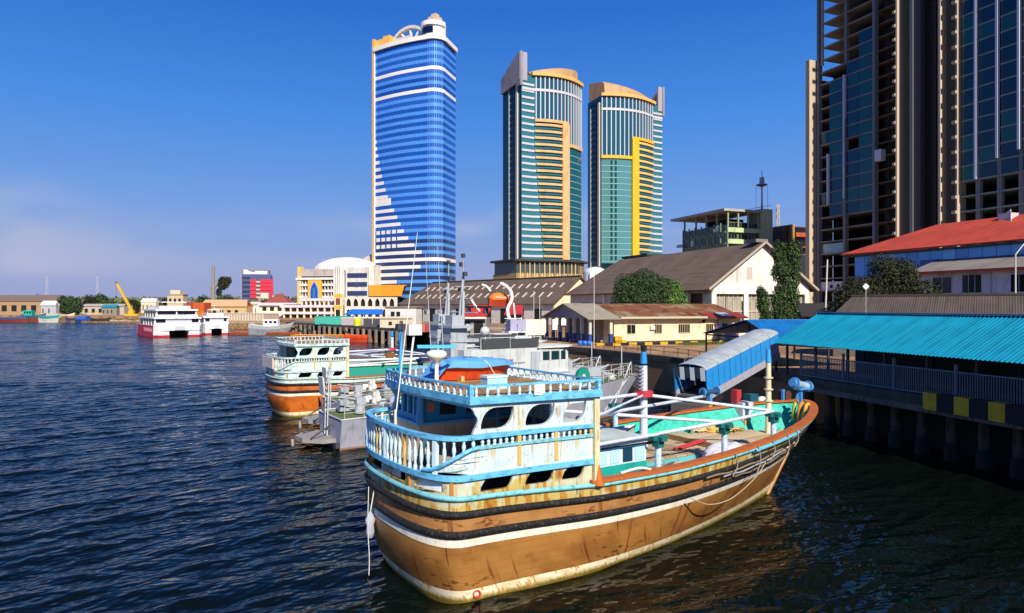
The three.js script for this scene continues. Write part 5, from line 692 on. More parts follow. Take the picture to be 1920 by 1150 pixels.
    part('deck_tyre', new P().add(new THREE.TorusGeometry(0.3, 0.12, 8, 18), -12.4, 3.3, 3.75, 0.1), dark, t);
    part('white_tyre_rope', new P().tube([[-13.9, 3.7, 3.9], [-13.2, 3.85, 4.15], [-12.6, 3.72, 4.1], [-12.2, 3.6, 3.7]], 0.05, 6, 16), mat('#d8dcd8', { r: 0.8 }), t);
    for (const [x, z] of [[2.2, 0.5], [2.6, -0.9]]) part('bow_bitt', new P().box(0.14, 1.0, 0.14, x, 4.8, z), mat('#3b86c8', { r: 0.5 }), t);
    part('bow_post', new P().box(0.5, 1.2, 0.5, 2.9, 4.6, -1.0), mat('#4a2d1c', { r: 0.9 }), t);
  });

// ---------------------------------------------------------------- other vessels
const D1 = (s, y, z, o = [13.7, -36.6]) => [o[0] + 0.841 * s + 0.541 * z, y, o[1] - 0.541 * s + 0.841 * z];
// plain hull: stern at x = 0, stem at x = L; rows from below the water to the sheer
function boatHull(L, B, sheer, o = {}) {
  const { rake = 1.5, low = 0.75, p = 2.2, h0 = -0.3, h1 = 1, mid = 0.45, out = 0, stern = 0.9 } = o, NC = 22, NR = o.rows ?? 4, rows = [];
  for (let r = 0; r <= NR; r++) { const h = lerp(h0, h1, r / NR), hc = clamp(h), row = []; for (let i = 0; i <= NC; i++) { const q = i / NC, x = q * (L + rake * (hc - 0.5) * 2 * (q > mid ? (q - mid) / (1 - mid) : 0) * 0.5), b = (B + out) * lerp(low, 1, hc) * (q < mid ? lerp(stern, 1, smooth(0, mid, q)) : 1 - Math.pow((q - mid) / (1 - mid), p)); row.push([x, h * sheer(q), Math.max(b, 0)]); } rows.push(row); }
  const pos = []; for (const m of [1, -1]) for (let r = 0; r < NR; r++) for (let i = 0; i < NC; i++) { const f = ([x, y, z]) => [x, y, z * m], a = f(rows[r][i]), b = f(rows[r][i + 1]), c = f(rows[r + 1][i + 1]), d = f(rows[r + 1][i]); pos.push(...(m > 0 ? Q(a, b, c, d) : Q(d, c, b, a))); }
  for (let r = 0; r < NR; r++) { const a = rows[r][0], b = rows[r + 1][0]; pos.push(...Q([a[0], a[1], -a[2]], [a[0], a[1], a[2]], [b[0], b[1], b[2]], [b[0], b[1], -b[2]])); }
  return toCreasedNormals(tri(pos), 0.6);
}
function boatDeck(L, B, sheer, o = {}, dy = 0.06, inset = 0.06) { const { p = 2.2, mid = 0.45, rake = 1.5, stern = 0.9 } = o, pos = [], P2 = (q, m) => [q * (L + rake * 0.5 * (q > mid ? (q - mid) / (1 - mid) : 0)) , sheer(q) - dy, m * Math.max(0, B * (q < mid ? lerp(stern, 1, smooth(0, mid, q)) : 1 - Math.pow((q - mid) / (1 - mid), p)) - inset)]; for (let i = 0; i < 22; i++) pos.push(...Q(P2(i / 22, -1), P2((i + 1) / 22, -1), P2((i + 1) / 22, 1), P2(i / 22, 1))); return tri(pos); }
const navyGrey = mat('#aab0b6', { r: 0.6, map: gr }), navyLight = mat('#c6cac8', { r: 0.6, map: gr }), navyDark = mat('#3a3e42', { r: 0.7 }), deckGreen = mat('#6f8148', { r: 0.9, map: rep(T.concrete, 3) }), winG = mat('#1c3a3c', { r: 0.15, m: 0.2 });
function patrolBoat(label, pos) {
  const t = thing('patrol_boat', label, 'patrol boat', pos, 0.571), L = 28.5, sh = (q) => 2.15 + 1.5 * Math.pow(q, 1.8), o = { rake: 3, low: 0.8, p: 2.4, mid: 0.5, rows: 5 };
  part('hull', new P().raw(boatHull(L, 2.95, sh, o)), mat('#a3a4b2', { r: 0.6, map: rep(T.grime, 3) }), t); part('waterline_stripe', new P().raw(boatHull(L, 2.97, sh, { ...o, h0: -0.3, h1: 0.09, rows: 2 })), mat('#8d6a55', { r: 0.8 }), t); part('deck', new P().raw(boatDeck(L, 2.95, sh, o)), deckGreen, t);
  part('deck_edge', new P().bar([0, 2.2, -2.6], [0, 2.2, 2.6], 0.06).bar([0, 2.2, 2.6], [13, 2.55, 2.95], 0.06).bar([0, 2.2, -2.6], [13, 2.55, -2.95], 0.06), navyLight, t);
  // stern tabs with ladder
  const tab = mat('#94908c', { r: 0.75, map: gr }); for (const z of [-1.55]) part('stern_platform', new P().prism([[0, z - 1.0], [0, z + 2.9], [-0.9, z + 2.9], [-2.0, z + 1.7], [-2.1, z + 0.3], [-1.1, z - 1.0]], 0.45, 0.75).bar([-2.3, 0.5, z + 0.3], [-2.3, -0.3, z + 0.4], 0.12), tab, t);
  part('stern_bracket', new P().bar([-0.1, 1.6, 0.6], [-1.6, 0.8, 0.8], 0.06), navyDark, t); part('stern_bracket', new P().bar([-0.1, 1.6, -1.8], [-1.4, 0.8, -1.8], 0.06), navyDark, t); part('hull_fitting', new P().box(0.3, 0.3, 0.5, -0.2, 0.4, 2.2), navyDark, t);
  for (const z of [-0.2]) { part('ladder', new P().bar([-0.3, 0.8, z], [-0.15, 5.4, z], 0.05).bar([-0.3, 0.8, z + 0.55], [-0.15, 5.4, z + 0.55], 0.05), navyLight, t); const rg = new P(); for (let i = 0; i < 10; i++) rg.bar([-0.24, 1.1 + i * 0.42, z], [-0.24, 1.1 + i * 0.42, z + 0.55], 0.03); part('ladder_rung', rg, navyDark, t); part('stern_flap', new P().box(0.12, 1.3, 1.1, -0.2, 4.2, z - 1.0, 0, 0, 0.1), navyLight, t); }
  // deck gear
  const rngs = [[1.4, -1.2, 0.7, 1.0], [2.8, 1.4, 0.9, 0.8], [3.6, -0.6, 0.6, 1.2], [4.6, 0.8, 1.1, 0.7], [5.4, -1.5, 0.8, 1.1], [6.2, 1.6, 0.7, 1.0], [7.0, 0.0, 1.3, 0.9]]; rngs.forEach(([x, z, w, h], i) => part(['deck_locker', 'deck_winch', 'ventilator'][i % 3], i % 3 === 1 ? new P().add(new THREE.CylinderGeometry(w * 0.4, w * 0.4, w, 10), x, 2.3 + h * 0.4, z, 0, Math.PI / 2).box(w, 0.2, 0.3, x, 2.3, z) : i % 3 === 2 ? new P().cyl(0.2, 0.22, h, x, 2.2, z, 8).box(0.5, 0.35, 0.45, x + 0.1, 2.2 + h, z) : new P().box(w, h * 0.8, w, x, 2.25 + h * 0.4, z), [navyGrey, mat('#8a8f90', { r: 0.7, map: gr }), mat('#d4d2ca', { r: 0.6, map: gr }), mat('#6c6f68', { r: 0.8, map: gr })][(i * 3) % 4], t));
  part('life_raft', new P().add(new THREE.CapsuleGeometry(0.32, 0.9, 4, 10), 5.8, 2.8, 2.1, 0, 0, Math.PI / 2), mat('#e6e2da', { r: 0.5 }), t); part('life_raft', new P().add(new THREE.CapsuleGeometry(0.32, 0.9, 4, 10), 4.0, 2.8, -2.1, 0, 0, Math.PI / 2), mat('#e6e2da', { r: 0.5 }), t);
  part('stern_gun', new P().cyl(0.3, 0.4, 0.8, 2.2, 2.2, 0.2, 10).box(0.7, 0.5, 0.6, 2.2, 3.1, 0.2).bar([2.0, 3.2, 0.2], [0.4, 3.5, 0.2], 0.06), navyGrey, t);
  const rl = new P(); for (let i = 0; i < 9; i++) for (const m of [1, -1]) rl.bar([0.2 + i * 1.4, 2.2, m * (2.62 + i * 0.03)], [0.2 + i * 1.4, 3.1, m * (2.62 + i * 0.03)], 0.03, 4); for (const y of [2.65, 3.1]) for (const m of [1, -1]) rl.bar([0.2, y, m * 2.62], [11.4, y + 0.1, m * 2.86], 0.022, 4); part('stern_railing', rl, navyLight, t);
  // superstructure
  part('deckhouse', new P().prism([[8, -2.1], [8, 2.1], [20, 2.2], [22.6, 1.3], [22.6, -1.3], [20, -2.2]], 2.3, 4.5), navyLight, t); part('upper_house', new P().prism([[10, -1.8], [10, 1.8], [17.4, 1.9], [17.4, -1.9]], 4.5, 6.6), navyLight, t);
  part('bridge', new P().prism([[17.0, -1.95], [17.0, 1.95], [20.2, 1.7], [21, 0.9], [21, -0.9], [20.2, -1.7]], 4.5, 5.5).prism([[17.0, -1.95], [17.0, 1.95], [19.7, 1.65], [20.4, 0.8], [20.4, -0.8], [19.7, -1.65]], 6.25, 6.55), navyLight, t); part('bridge_glass', new P().prism([[17.2, -1.85], [17.2, 1.85], [20.0, 1.6], [20.7, 0.85], [20.7, -0.85], [20.0, -1.6]], 5.5, 6.25), winG, t);
  for (const [x, z] of [[17.1, 1.93], [18.2, 1.84], [19.3, 1.72], [20.1, 1.5], [20.75, 0.8], [20.75, 0], [20.75, -0.8]]) cubeAt('window_mullion', navyLight, t, x, 5.88, z, 0.14, 0.78, 0.14);
  part('roof_visor', new P().prism([[16.8, -2.1], [16.8, 2.1], [20.1, 1.9], [21.2, 1.0], [21.2, -1.0], [20.1, -1.9]], 6.55, 6.68), mat('#d8d6c8', { r: 0.6 }), t); cube('door', navyGrey, t, 16.2, 16.9, 4.55, 6.3, 1.9, 1.98); part('trim_line', new P().bx(9, 20, 4.42, 4.5, 2.12, 2.24), navyGrey, t);
  // a worn crest and a line of lettering too small to read
  const cr = mat('#8b8d8c', { r: 0.7 }); part('painted_crest', new P().bx(12.0, 12.9, 5.1, 5.2, 1.88, 1.9).bx(12.2, 12.7, 5.2, 5.8, 1.88, 1.9).bx(12.35, 12.55, 5.8, 6.05, 1.88, 1.9), cr, t); const lt = new P(); for (let i = 0; i < 9; i++) lt.bx(13.4 + i * 0.25, 13.58 + i * 0.25, 5.35 + (i % 3) * 0.02, 5.5, 1.92, 1.935); part('worn_lettering', lt, cr, t);
  part('funnel_tower', new P().prism([[9.4, -0.75], [9.4, 0.75], [10.9, 0.65], [10.9, -0.65]], 4.4, 8.4).prism([[9.6, -0.6], [9.6, 0.6], [10.7, 0.5], [10.7, -0.5]], 8.4, 9.3).box(1.9, 0.2, 2.4, 10.2, 8.4, 0).box(2.6, 0.25, 1.6, 10.6, 7.3, 0), navyGrey, t); part('searchlight', new P().add(new THREE.SphereGeometry(0.4, 10, 8), 12.4, 8.0, 0.9).box(0.1, 1.4, 0.1, 12.4, 7.3, 0.9), navyLight, t); part('signal_gear', new P().box(0.8, 0.5, 0.6, 13.4, 7.0, -0.6).box(0.4, 0.9, 0.4, 14.6, 7.0, 0.8).cyl(0.3, 0.3, 0.6, 15.6, 6.6, -0.5, 10).box(1.6, 0.2, 1.2, 12.9, 6.9, 0.4), navyDark, t);
  part('mast', new P().bar([10.6, 6.5, -0.4], [10.9, 12.4, 0], 0.2, 8, 0.12).bar([10.6, 6.5, 0.4], [10.9, 11.2, 0.05], 0.14).bar([10.9, 12.3, 0], [10.9, 14, 0], 0.05), navyGrey, t); part('mast_yard', new P().bar([10.9, 10.6, -1.5], [10.9, 10.6, 1.5], 0.05).bar([10.9, 9.5, -2.2], [10.9, 9.5, 2.2], 0.06).bar([10.2, 11.6, 0], [11.6, 11.6, 0], 0.05), navyGrey, t); part('mast_lamp', new P().box(0.3, 0.35, 0.3, 10.9, 12.6, 0.3).box(0.3, 0.35, 0.3, 10.9, 13.4, -0.25).box(0.3, 0.3, 0.3, 10.9, 11.4, -0.5).box(0.25, 0.3, 0.25, 10.9, 14.1, 0), navyDark, t);
  part('radar', new P().cyl(0.2, 0.25, 0.5, 13, 9.4, 0).box(0.3, 0.2, 2.4, 13, 9.95, 0), navyDark, t); part('whip_antenna', new P().bar([8.4, 6.6, 1.4], [7.9, 14.6, 1.4], 0.035, 5, 0.02), navyLight, t);
  part('roof_rail', new P().bar([11.5, 7.5, 1.8], [17.2, 7.5, 1.9], 0.04).bar([11.5, 6.6, 1.8], [11.5, 7.5, 1.8], 0.04).bar([14.2, 6.6, 1.85], [14.2, 7.5, 1.85], 0.04).bar([17.2, 6.6, 1.9], [17.2, 7.5, 1.9], 0.04), navyLight, t); part('canvas_screen', new P().bx(11.6, 17, 6.62, 7.4, 1.84, 1.88), navyDark, t); part('roof_locker', new P().box(1.6, 0.7, 1.0, 16.6, 7.0, -0.4), mat('#e4e6e4', { r: 0.6 }), t);
  // foredeck
  part('bow_gun', new P().cyl(0.5, 0.6, 0.8, 24.2, 3.0, 0, 12).prism([[23.4, -0.5], [23.4, 0.5], [24.8, 0.6], [24.8, -0.6]], 3.7, 4.5).bar([24.6, 4.1, 0], [26.2, 4.6, 0], 0.09), navyGrey, t); part('anchor_winch', new P().add(new THREE.CylinderGeometry(0.3, 0.3, 1.0, 10), 26.2, 3.6, 0, 0, Math.PI / 2).box(0.7, 0.3, 1.2, 26.2, 3.35, 0), navyLight, t); part('red_lifebuoy', new P().add(new THREE.TorusGeometry(0.28, 0.07, 6, 14), 22.75, 4.0, 0.6, Math.PI / 2), mat('#c2571e', { r: 0.6 }), t);
  const br = new P(), qz = (q) => 2.95 * (1 - Math.pow((q - 0.5) / 0.5, 2.4)); for (let i = 0; i <= 7; i++) { const q = 0.8 + i * 0.027, x = q * (L + 1.5 * (q - 0.5) * 2 * 0.5); for (const m of [1, -1]) br.bar([x, sh(q), m * qz(q)], [x, sh(q) + 1.0, m * qz(q)], 0.03, 4); if (i < 7) { const q2 = q + 0.027, x2 = q2 * (L + 1.5 * (q2 - 0.5) * 2 * 0.5); for (const m of [1, -1]) for (const y of [0.5, 1]) br.bar([x, sh(q) + y, m * qz(q)], [x2, sh(q2) + y, m * qz(q2)], 0.022, 4); } } part('bow_railing', br, navyLight, t);
  part('bow_boom', new P().bar([25.5, 1.2, 1.6], [28.6, 4.8, 0.4], 0.06).bar([23.8, 0.8, 2.2], [28.2, 3.5, 0.6], 0.05), navyLight, t); part('jack_staff', new P().bar([27.8, 3.5, 0], [27.8, 6.3, 0], 0.05), navyLight, t);
  return t;
}
patrolBoat('nearer grey patrol boat with a green deck, alongside the large dhow', [-13.1, 0, -49]);
patrolBoat('farther grey patrol boat, rafted outside the nearer one towards the second dhow', [-15.0, 0, -56.8]);
const dhow2 = makeDhow('cargo_dhow', 'smaller-looking dhow with mint-white stern house and orange hull, moored behind the grey patrol boats', [-5.0, 0, -74.2], 0.56, 0.95,
  { white: '#d4ecea', trim: '#b8cfd0', ledge: '#a9b8b0', hull: '#c46a1c', hull2: '#c0682c', teal: '#178f7c', rail: '#a85c30', bal: '#d8e2e2', bulk: '#1c98a0' }, (t) => { part('foredeck_cargo', new P().add(new THREE.SphereGeometry(0.7, 10, 7), -10, 5.1, 1.8).add(new THREE.SphereGeometry(0.55, 9, 6), -9.2, 5.0, 2.4), mat('#6a4a22', { r: 0.95 }), t); part('long_pole', new P().bar([-15, 5.2, 3.4], [-2, 5.0, 2.6], 0.12), mat('#d8dcd8', { r: 0.6 }), t); part('green_rail', new P().bx(-15, -7, 3.6, 4.6, 3.5, 3.6), mat('#178f7c', { r: 0.6 }), t); part('green_rail_top', new P().bx(-15, -7, 4.6, 4.75, 3.4, 3.75), mat('#c9cfc0', { r: 0.6 }), t); part('stern_cloth', new P().bx(-21.9, -21.8, 4.6, 5.6, -2.5, 2), mat('#cfc0bd', { r: 0.9 }), t); });

// ferry: catamaran facing the camera, its red side to the left
function ferry(label, pos, ry, W, L, levels, red) {
  const t = thing('ferry', label, 'ferry', pos, ry), wh = mat('#f0efec', { r: 0.45, map: grBig }), rd = mat('#b01c34', { r: 0.5 }), gl = mat('#23242e', { r: 0.2 }), h = W * 0.26;
  for (const s of [-1, 1]) { part('demi_hull', new P().prism([[s * W * 0.5, -L], [s * W * 0.5, -1], [s * W * 0.42, 0.8], [s * W * 0.2, 0.6], [s * W * 0.2, -L]], -1, 2.2), wh, t); part('red_boot_top', new P().prism([[s * W * 0.505, -L], [s * W * 0.505, -1], [s * W * 0.42, 0.9], [s * W * 0.19, 0.7], [s * W * 0.19, -L]], -1, 0.75), rd, t); }
  part('bridge_deck', new P().prism([[-W / 2, -L], [-W / 2, -0.8], [-W * 0.42, 1], [W * 0.42, 1], [W / 2, -0.8], [W / 2, -L]], 2.2, 3.9), wh, t);
  if (red) { part('red_side', new P().bx(-W / 2 - 0.06, -W / 2, 0.7, 3.9, -L + 1, -1.2), rd, t); const l = new P(); for (let i = 0; i < 8; i++) l.bx(-W / 2 - 0.1, -W / 2 - 0.06, 1.8, 2.8 + (i % 2) * 0.3, -4 - i * 1.8, -3 - i * 1.8); part('side_lettering', l, mat('#e6a2ac', { r: 0.6 }), t); }
  let y = 3.9, w = W * 0.98, z = -1.5; for (let k = 0; k < levels; k++) { part('deck_slab', new P().bx(-w / 2, w / 2, y + 2.1, y + 2.6, -L + 2 + k * 2, z + 0.8), wh, t); part('window_band', new P().bx(-w / 2 + 0.5, w / 2 - 0.5, y, y + 2.1, -L + 3 + k * 2, z - 0.2), gl, t); if (k === 0) part('centre_panel', new P().bx(-w * 0.22, w * 0.3, y, y + 2.1, z - 0.25, z + 0.1), mat('#b4b4c4', { r: 0.5 }), t); for (let i = 0; i <= 4; i += k ? 2 : 1) cube('pillar', wh, t, lerp(-w / 2 + 0.3, w / 2 - 0.7, i / 4), lerp(-w / 2 + 0.7, w / 2 - 0.3, i / 4), y, y + 2.1, z - 0.15, z + 0.05); for (let i = 0; i < 5; i++) cube('side_pillar', wh, t, -w / 2 + 0.35, -w / 2 + 0.55, y, y + 2.1, z - 2 - i * 4.5, z - 1.3 - i * 4.5); part('bulwark', new P().bx(-w / 2 + 0.1, w / 2 - 0.1, y, y + 0.8, z - 0.1, z + 0.6), k ? wh : mat('#c8c8d2', { r: 0.5 }), t); y += 2.6; w *= 0.9; z -= 1.4; }
  part('sun_roof', new P().bx(-w / 2 + 1, w / 2 - 1.2, y, y + 1.1, -L + 6, z - 0.5), wh, t); for (const x of [-w * 0.3, w * 0.3]) cube('roof_post', wh, t, x, x + 0.2, y, y + 2.2, -8, -7.7); part('top_canopy', new P().bx(-w / 2 + 1.5, w / 2 - 2.5, y + 2.2, y + 2.5, -14, -4), wh, t); part('antenna', new P().bar([0, y + 2.4, -8], [0, y + 4.5, -8], 0.08), wh, t);
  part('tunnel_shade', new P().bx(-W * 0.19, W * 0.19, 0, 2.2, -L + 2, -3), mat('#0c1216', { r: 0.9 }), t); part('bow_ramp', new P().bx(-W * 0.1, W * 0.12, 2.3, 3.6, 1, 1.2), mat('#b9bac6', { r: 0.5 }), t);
}
ferry('white double-decked catamaran ferry with a red side, largest white vessel on the left', [-109.0, 0, -223], 0.66, 14.6, 30, 2, true);
ferry('smaller white ferry moored right of the red-sided catamaran', [-104, 0, -240], 0.5, 8.6, 22, 1, false);
// small craft
function smallBoat(name, label, cat, [x, y, z], ry, L, B, hgt, cols, o = {}) {
  const t = thing(name, label, cat, [x, y, z], ry, o.group), sh = (q) => hgt * (1 + (o.rise ?? 0.5) * Math.pow(Math.abs(q - 0.45) * 1.8, 2)), ho = { rake: o.rake ?? 1.2, low: o.low ?? 0.7, p: 2, mid: 0.45, stern: o.stern ?? 0.75 };
  part('hull', new P().raw(boatHull(L, B, sh, { ...ho, h0: -0.2, h1: 0.62 })), mat(cols[0], { r: 0.6, map: gr }), t); part('top_strake', new P().raw(boatHull(L, B, sh, { ...ho, h0: 0.62, h1: 1, rows: 2 })), mat(cols[1], { r: 0.6, map: gr }), t); part('deck', new P().raw(boatDeck(L, B, sh, ho, 0.15)), mat(cols[2] ?? '#7d6a50', { r: 0.9 }), t);
  if (o.cabin) { const [a, b, hh] = o.cabin; part('cabin', new P().prism([[L * a, -B * 0.6], [L * a, B * 0.6], [L * b, B * 0.55], [L * b, -B * 0.55]], hgt * 0.8, hgt + hh), mat(cols[3] ?? '#d8d8d0', { r: 0.7, map: gr }), t); for (let i = 0; i < 3; i++) cube('cabin_window', glassD, t, lerp(L * a, L * b, 0.12 + i * 0.3), lerp(L * a, L * b, 0.3 + i * 0.3), hgt + hh * 0.45, hgt + hh * 0.8, B * 0.56, B * 0.605); }
  if (o.cover) part('tarpaulin', new P().prism([[L * 0.15, -B * 0.85], [L * 0.15, B * 0.85], [L * 0.7, B * 0.8], [L * 0.7, -B * 0.8]], hgt * 0.9, hgt + o.cover), mat(o.coverCol, { r: 0.8 }), t);
  if (o.mast) part('mast', new P().bar([L * 0.4, hgt * 0.7, 0], [L * 0.42, hgt + o.mast, 0], 0.1), mat('#6d5a44'), t); return t;
}
const px = (x, d) => (x - 960) / 1280 * d;
smallBoat('wooden_boat', 'blue and red wooden boat at the far left edge of the shore', 'boat', [px(-40, 425), 0, -425], 0.12, 30, 3.6, 3.2, ['#7d2f2c', '#2f5f94', '#6a5440', '#b8c4c8'], { cabin: [0.1, 0.25, 2], group: undefined });
smallBoat('wooden_boat', 'grey wooden boat with a red bottom and a green deck house on the far shore', 'boat', [px(44, 430), 0, -430], 0.05, 13, 3.4, 4, ['#7c3f34', '#46566a', '#6a5440', '#18b09a'], { cabin: [0.05, 0.45, 3.6] });
smallBoat('wooden_boat', 'turquoise wooden boat with a white bottom on the far shore', 'boat', [px(75, 428), 0, -428], 0.0, 11.5, 3, 3.8, ['#c9c6ba', '#179aa6'], { rise: 0.3 });
smallBoat('wooden_boat', 'dark purple wooden boat between the turquoise boat and the blue tarpaulin', 'boat', [px(124, 424), 0, -424], 0.1, 8, 2.4, 2.6, ['#5a4a66', '#3c3450'], {});
smallBoat('barge', 'boat under a bright blue tarpaulin on the far shore', 'boat', [px(143, 420), 0, -420], 0.02, 10, 3, 2.2, ['#2a3d74', '#2453a4'], { cover: 1.8, coverCol: '#2358b4' });
smallBoat('wooden_boat', 'long dark brown wooden boat right of the blue tarpaulin boat', 'boat', [px(172, 415), 0, -415], 0.0, 11, 2.6, 2.4, ['#2b2622', '#3a302a'], {});
smallBoat('wooden_boat', 'low grey-white skiff right of the dark brown boat', 'boat', [px(207, 410), 0, -410], 0.1, 8, 2, 1.6, ['#a8a49c', '#c4c0b8'], {});
smallBoat('wooden_boat', 'low pale pink skiff nearest the yellow crane', 'boat', [px(232, 404), 0, -404], -0.05, 9, 2, 1.5, ['#b49a98', '#d0b6b0'], {});
smallBoat('wooden_boat', 'small pale boat drawn up behind the turquoise boat', 'boat', [px(108, 446), 1.6, -446], 0.1, 10, 2.6, 3.0, ['#b8b2a4', '#d8d4c8'], {});
smallBoat('barge', 'long low rust-orange barge right of the ferries', 'barge', [px(432, 246), 0, -246], -0.04, 38, 4, 1.0, ['#8a4a26', '#b0582a', '#a0623c'], { rise: 0.0, stern: 1, low: 0.95 });
smallBoat('barge', 'orange-decked barge seen over the second dhow', 'barge', [px(548, 205), 0, -205], -0.05, 19, 2.6, 1.5, ['#a8602a', '#e09028', '#b87a44'], { rise: 0.1 });
smallBoat('motor_boat', 'orange-red rescue boat hull right of the second dhow', 'boat', [px(646, 193), 0, -193], 0.0, 8.4, 1.8, 1.9, ['#c23a14', '#e2501c', '#c2602c'], { rise: 0.2, rake: 0.6 });
smallBoat('motor_yacht', 'pale grey cabin boat with raked bow before the pier piles', 'boat', [px(474, 246), 0, -243], 0.1, 14, 2.8, 3.0, ['#8d929a', '#b8bcc0', '#d0d0cc', '#e8e8e4'], { cabin: [0.35, 0.72, 2.4], rake: 3 });
smallBoat('wooden_boat', 'small boat with weathered planks far along the shore left of the ferry', 'boat', [px(250, 398), 0, -398], 0.05, 6, 1.6, 1.5, ['#7f6a52', '#a89072'], {});

// ---------------------------------------------------------------- gear on and around the nearer dhow
{
  const ang = 0.571, org = mat('#d6481c', { r: 0.55, map: gr }), tarp = mat('#5a9fd6', { r: 0.8, map: gr }), blueP = mat('#3fa0dc', { r: 0.5 }), rope = mat('#d8cfbe', { r: 0.9 });
  { const t = thing('lifeboat', 'orange lifeboat under a blue tarpaulin on the dhow roof', 'lifeboat', D1(-19.0, 7.0, -1.5), ang), sh = (q) => 0.62 + 0.12 * Math.pow(q * 1.4 - 0.5, 2); part('hull', new P().raw(boatHull(3.5, 0.75, sh, { rake: 0.5, low: 0.6, p: 2.4, stern: 0.5, h0: 0.02 })), org, t); const g = new THREE.SphereGeometry(1, 20, 8, 0, Math.PI * 2, 0, Math.PI / 2), p = g.attributes.position; for (let i = 0; i < p.count; i++) { const x = p.getX(i), y = p.getY(i), z = p.getZ(i); p.setXYZ(i, 1.75 + x * 1.95, 0.52 + Math.pow(y, 0.55) * 0.36 * (1 - 0.25 * x) + 0.03 * Math.sin(i * 1.7), z * 0.84); } g.computeVertexNormals(); part('tarpaulin', new P().add(g), tarp, t); part('tarpaulin_end', slab4(new P(), [-0.35, 0.05, -0.7], [0.3, 0.8, -0.75], [0.35, 0.82, 0.75], [-0.3, 0.05, 0.6], 0.04), tarp, t); part('lashing', new P().tube([[1.9, 0.9, 0.1], [1.95, 0.7, 0.8], [2.3, 0.1, 0.95]], 0.02, 5, 10), rope, t); for (const x of [0.9, 2.6]) part('cradle', new P().box(0.15, 0.2, 1.3, x, 0.08, 0), mat('#b8a060', { r: 0.9 }), t); }
  { const t = thing('radar', 'white radar on a pole with a blue scanner bar above the dhow roof', 'radar', D1(-19.7, 6.98, 0), ang); part('pole', new P().cyl(0.07, 0.09, 0.9, 0, 0, 0, 10), mat('#e6e6e0', { r: 0.5 }), t); part('housing', new P().lathe([[0.1, 0.85], [0.16, 0.95], [0.36, 1.08], [0.4, 1.2], [0.36, 1.3], [0.2, 1.36], [0, 1.37]], 0, 0, 0, 16), mat('#ece4d4', { r: 0.4 }), t); part('scanner_bar', new P().box(1.45, 0.12, 0.14, 0, 1.5, 0, -0.45), mat('#4fb4d8', { r: 0.4 }), t); }
  { const t = thing('deck_chest', 'pale blue chest on the dhow roof beside the orange lifeboat', 'chest', D1(-18.3, 6.98, 1.9), ang); part('body', new P().box(0.85, 0.42, 0.5, 0, 0.21, 0), mat('#a9d4de', { r: 0.55, map: gr }), t); part('lid', new P().box(0.9, 0.08, 0.55, 0, 0.46, 0), mat('#c2e2e6', { r: 0.5 }), t); }
  { const t = thing('rail_sign', 'white placard with faint red writing on the dhow roof railing', 'sign', D1(-17.72, 7.12, 3.99), ang + 0.13); part('board', new P().box(0.48, 0.36, 0.04, 0, 0, 0), mat('#eee8e0', { r: 0.6 }), t); const w = new P(); for (const [x, y, ww] of [[-0.02, 0.08, 0.1], [0.04, -0.02, 0.2], [-0.02, -0.09, 0.34]]) w.box(ww, 0.03, 0.008, x, y, 0.022); part('faint_writing', w, mat('#d8a8a4', { r: 0.7 }), t); }
  { const t = thing('floodlight_post', 'sky-blue post with a floodlight at the aft end of the dhow roof', 'light', D1(-20.3, 6.98, -2), ang); part('pole', new P().cyl(0.075, 0.085, 2.2, 0, 0, 0, 9), blueP, t); part('lamp_housing', new P().box(0.35, 0.25, 0.3, 0, 2.2, 0), mat('#3a424a', { r: 0.5 }), t); const u = thing('floodlight_post', 'thin white post with a box lamp beside the sky-blue post', 'light', D1(-20.1, 6.98, -1.4), ang); part('pole', new P().tube([[-0.1, 0, 0], [-0.02, 1.0, 0], [0.1, 1.9, 0]], 0.045, 7, 12), mat('#dcdcd8', { r: 0.5 }), u); part('lamp_housing', new P().box(0.55, 0.42, 0.3, 0.1, 2.1, 0), mat('#e8e2d2', { r: 0.5 }), u); }
  { const t = thing('whip_antenna', 'very thin tall white whip antenna rising from the stern of the nearer dhow', 'antenna', D1(-21.1, 5.6, -0.7)); part('rod', new P().bar([0, 0, 0], [0.85, 7.2, 0], 0.028, 6, 0.01), mat('#e4e4e2', { r: 0.5 }), t); part('base', new P().cyl(0.05, 0.06, 0.6, 0.02, -0.1, 0, 7), mat('#d0d0cc'), t); }
  { const t = thing('green_drum', 'round green buoy at the forward roof rail of the nearer dhow', 'buoy', D1(-14.95, 7.35, 2.9), ang); part('float', new P().add(new THREE.CylinderGeometry(0.3, 0.3, 0.16, 18), 0, 0, 0, 0, Math.PI / 2), mat('#12806c', { r: 0.5 }), t); part('hub', new P().add(new THREE.CylinderGeometry(0.08, 0.08, 0.2, 10), 0, 0, 0, 0, Math.PI / 2), mat('#b8c8c4'), t); part('hanger', new P().bar([0, -0.5, 0], [0, 0.1, 0], 0.03), blueP, t); }
  { const t = thing('fender', 'white cloth-wrapped fender hanging at the far corner of the dhow stern', 'fender', D1(-21.85, 1.2, -1.3), ang); part('sack', new P().lathe([[0, 0], [0.14, 0.05], [0.2, 0.3], [0.17, 0.6], [0.24, 0.85], [0.12, 1.1], [0.04, 1.2], [0, 1.2]], 0, 0, 0, 10, 1, 0.8), mat('#aeb2bd', { r: 0.9, map: fineT }), t); t.scale.setScalar(0.85); part('tie', new P().bar([0, 1.15, 0], [0.15, 2.2, 0.1], 0.03), rope, t); }
  solo('stern_line', new P().tube([D1(-21.95, 3.2, -1.2), D1(-22.0, 1.6, -1.15), D1(-22.0, 0.6, -1.0), D1(-22.1, -0.2, -0.8)], 0.014, 6, 30), mat('#e2ded6', { r: 0.9 }), 'white mooring line hanging from the dhow stern into the water', 'rope');
  // bow gear
  const bl = mat('#4f98d6', { r: 0.45, map: gr }), bz = mat('#9fb8c8', { r: 0.5, map: gr });
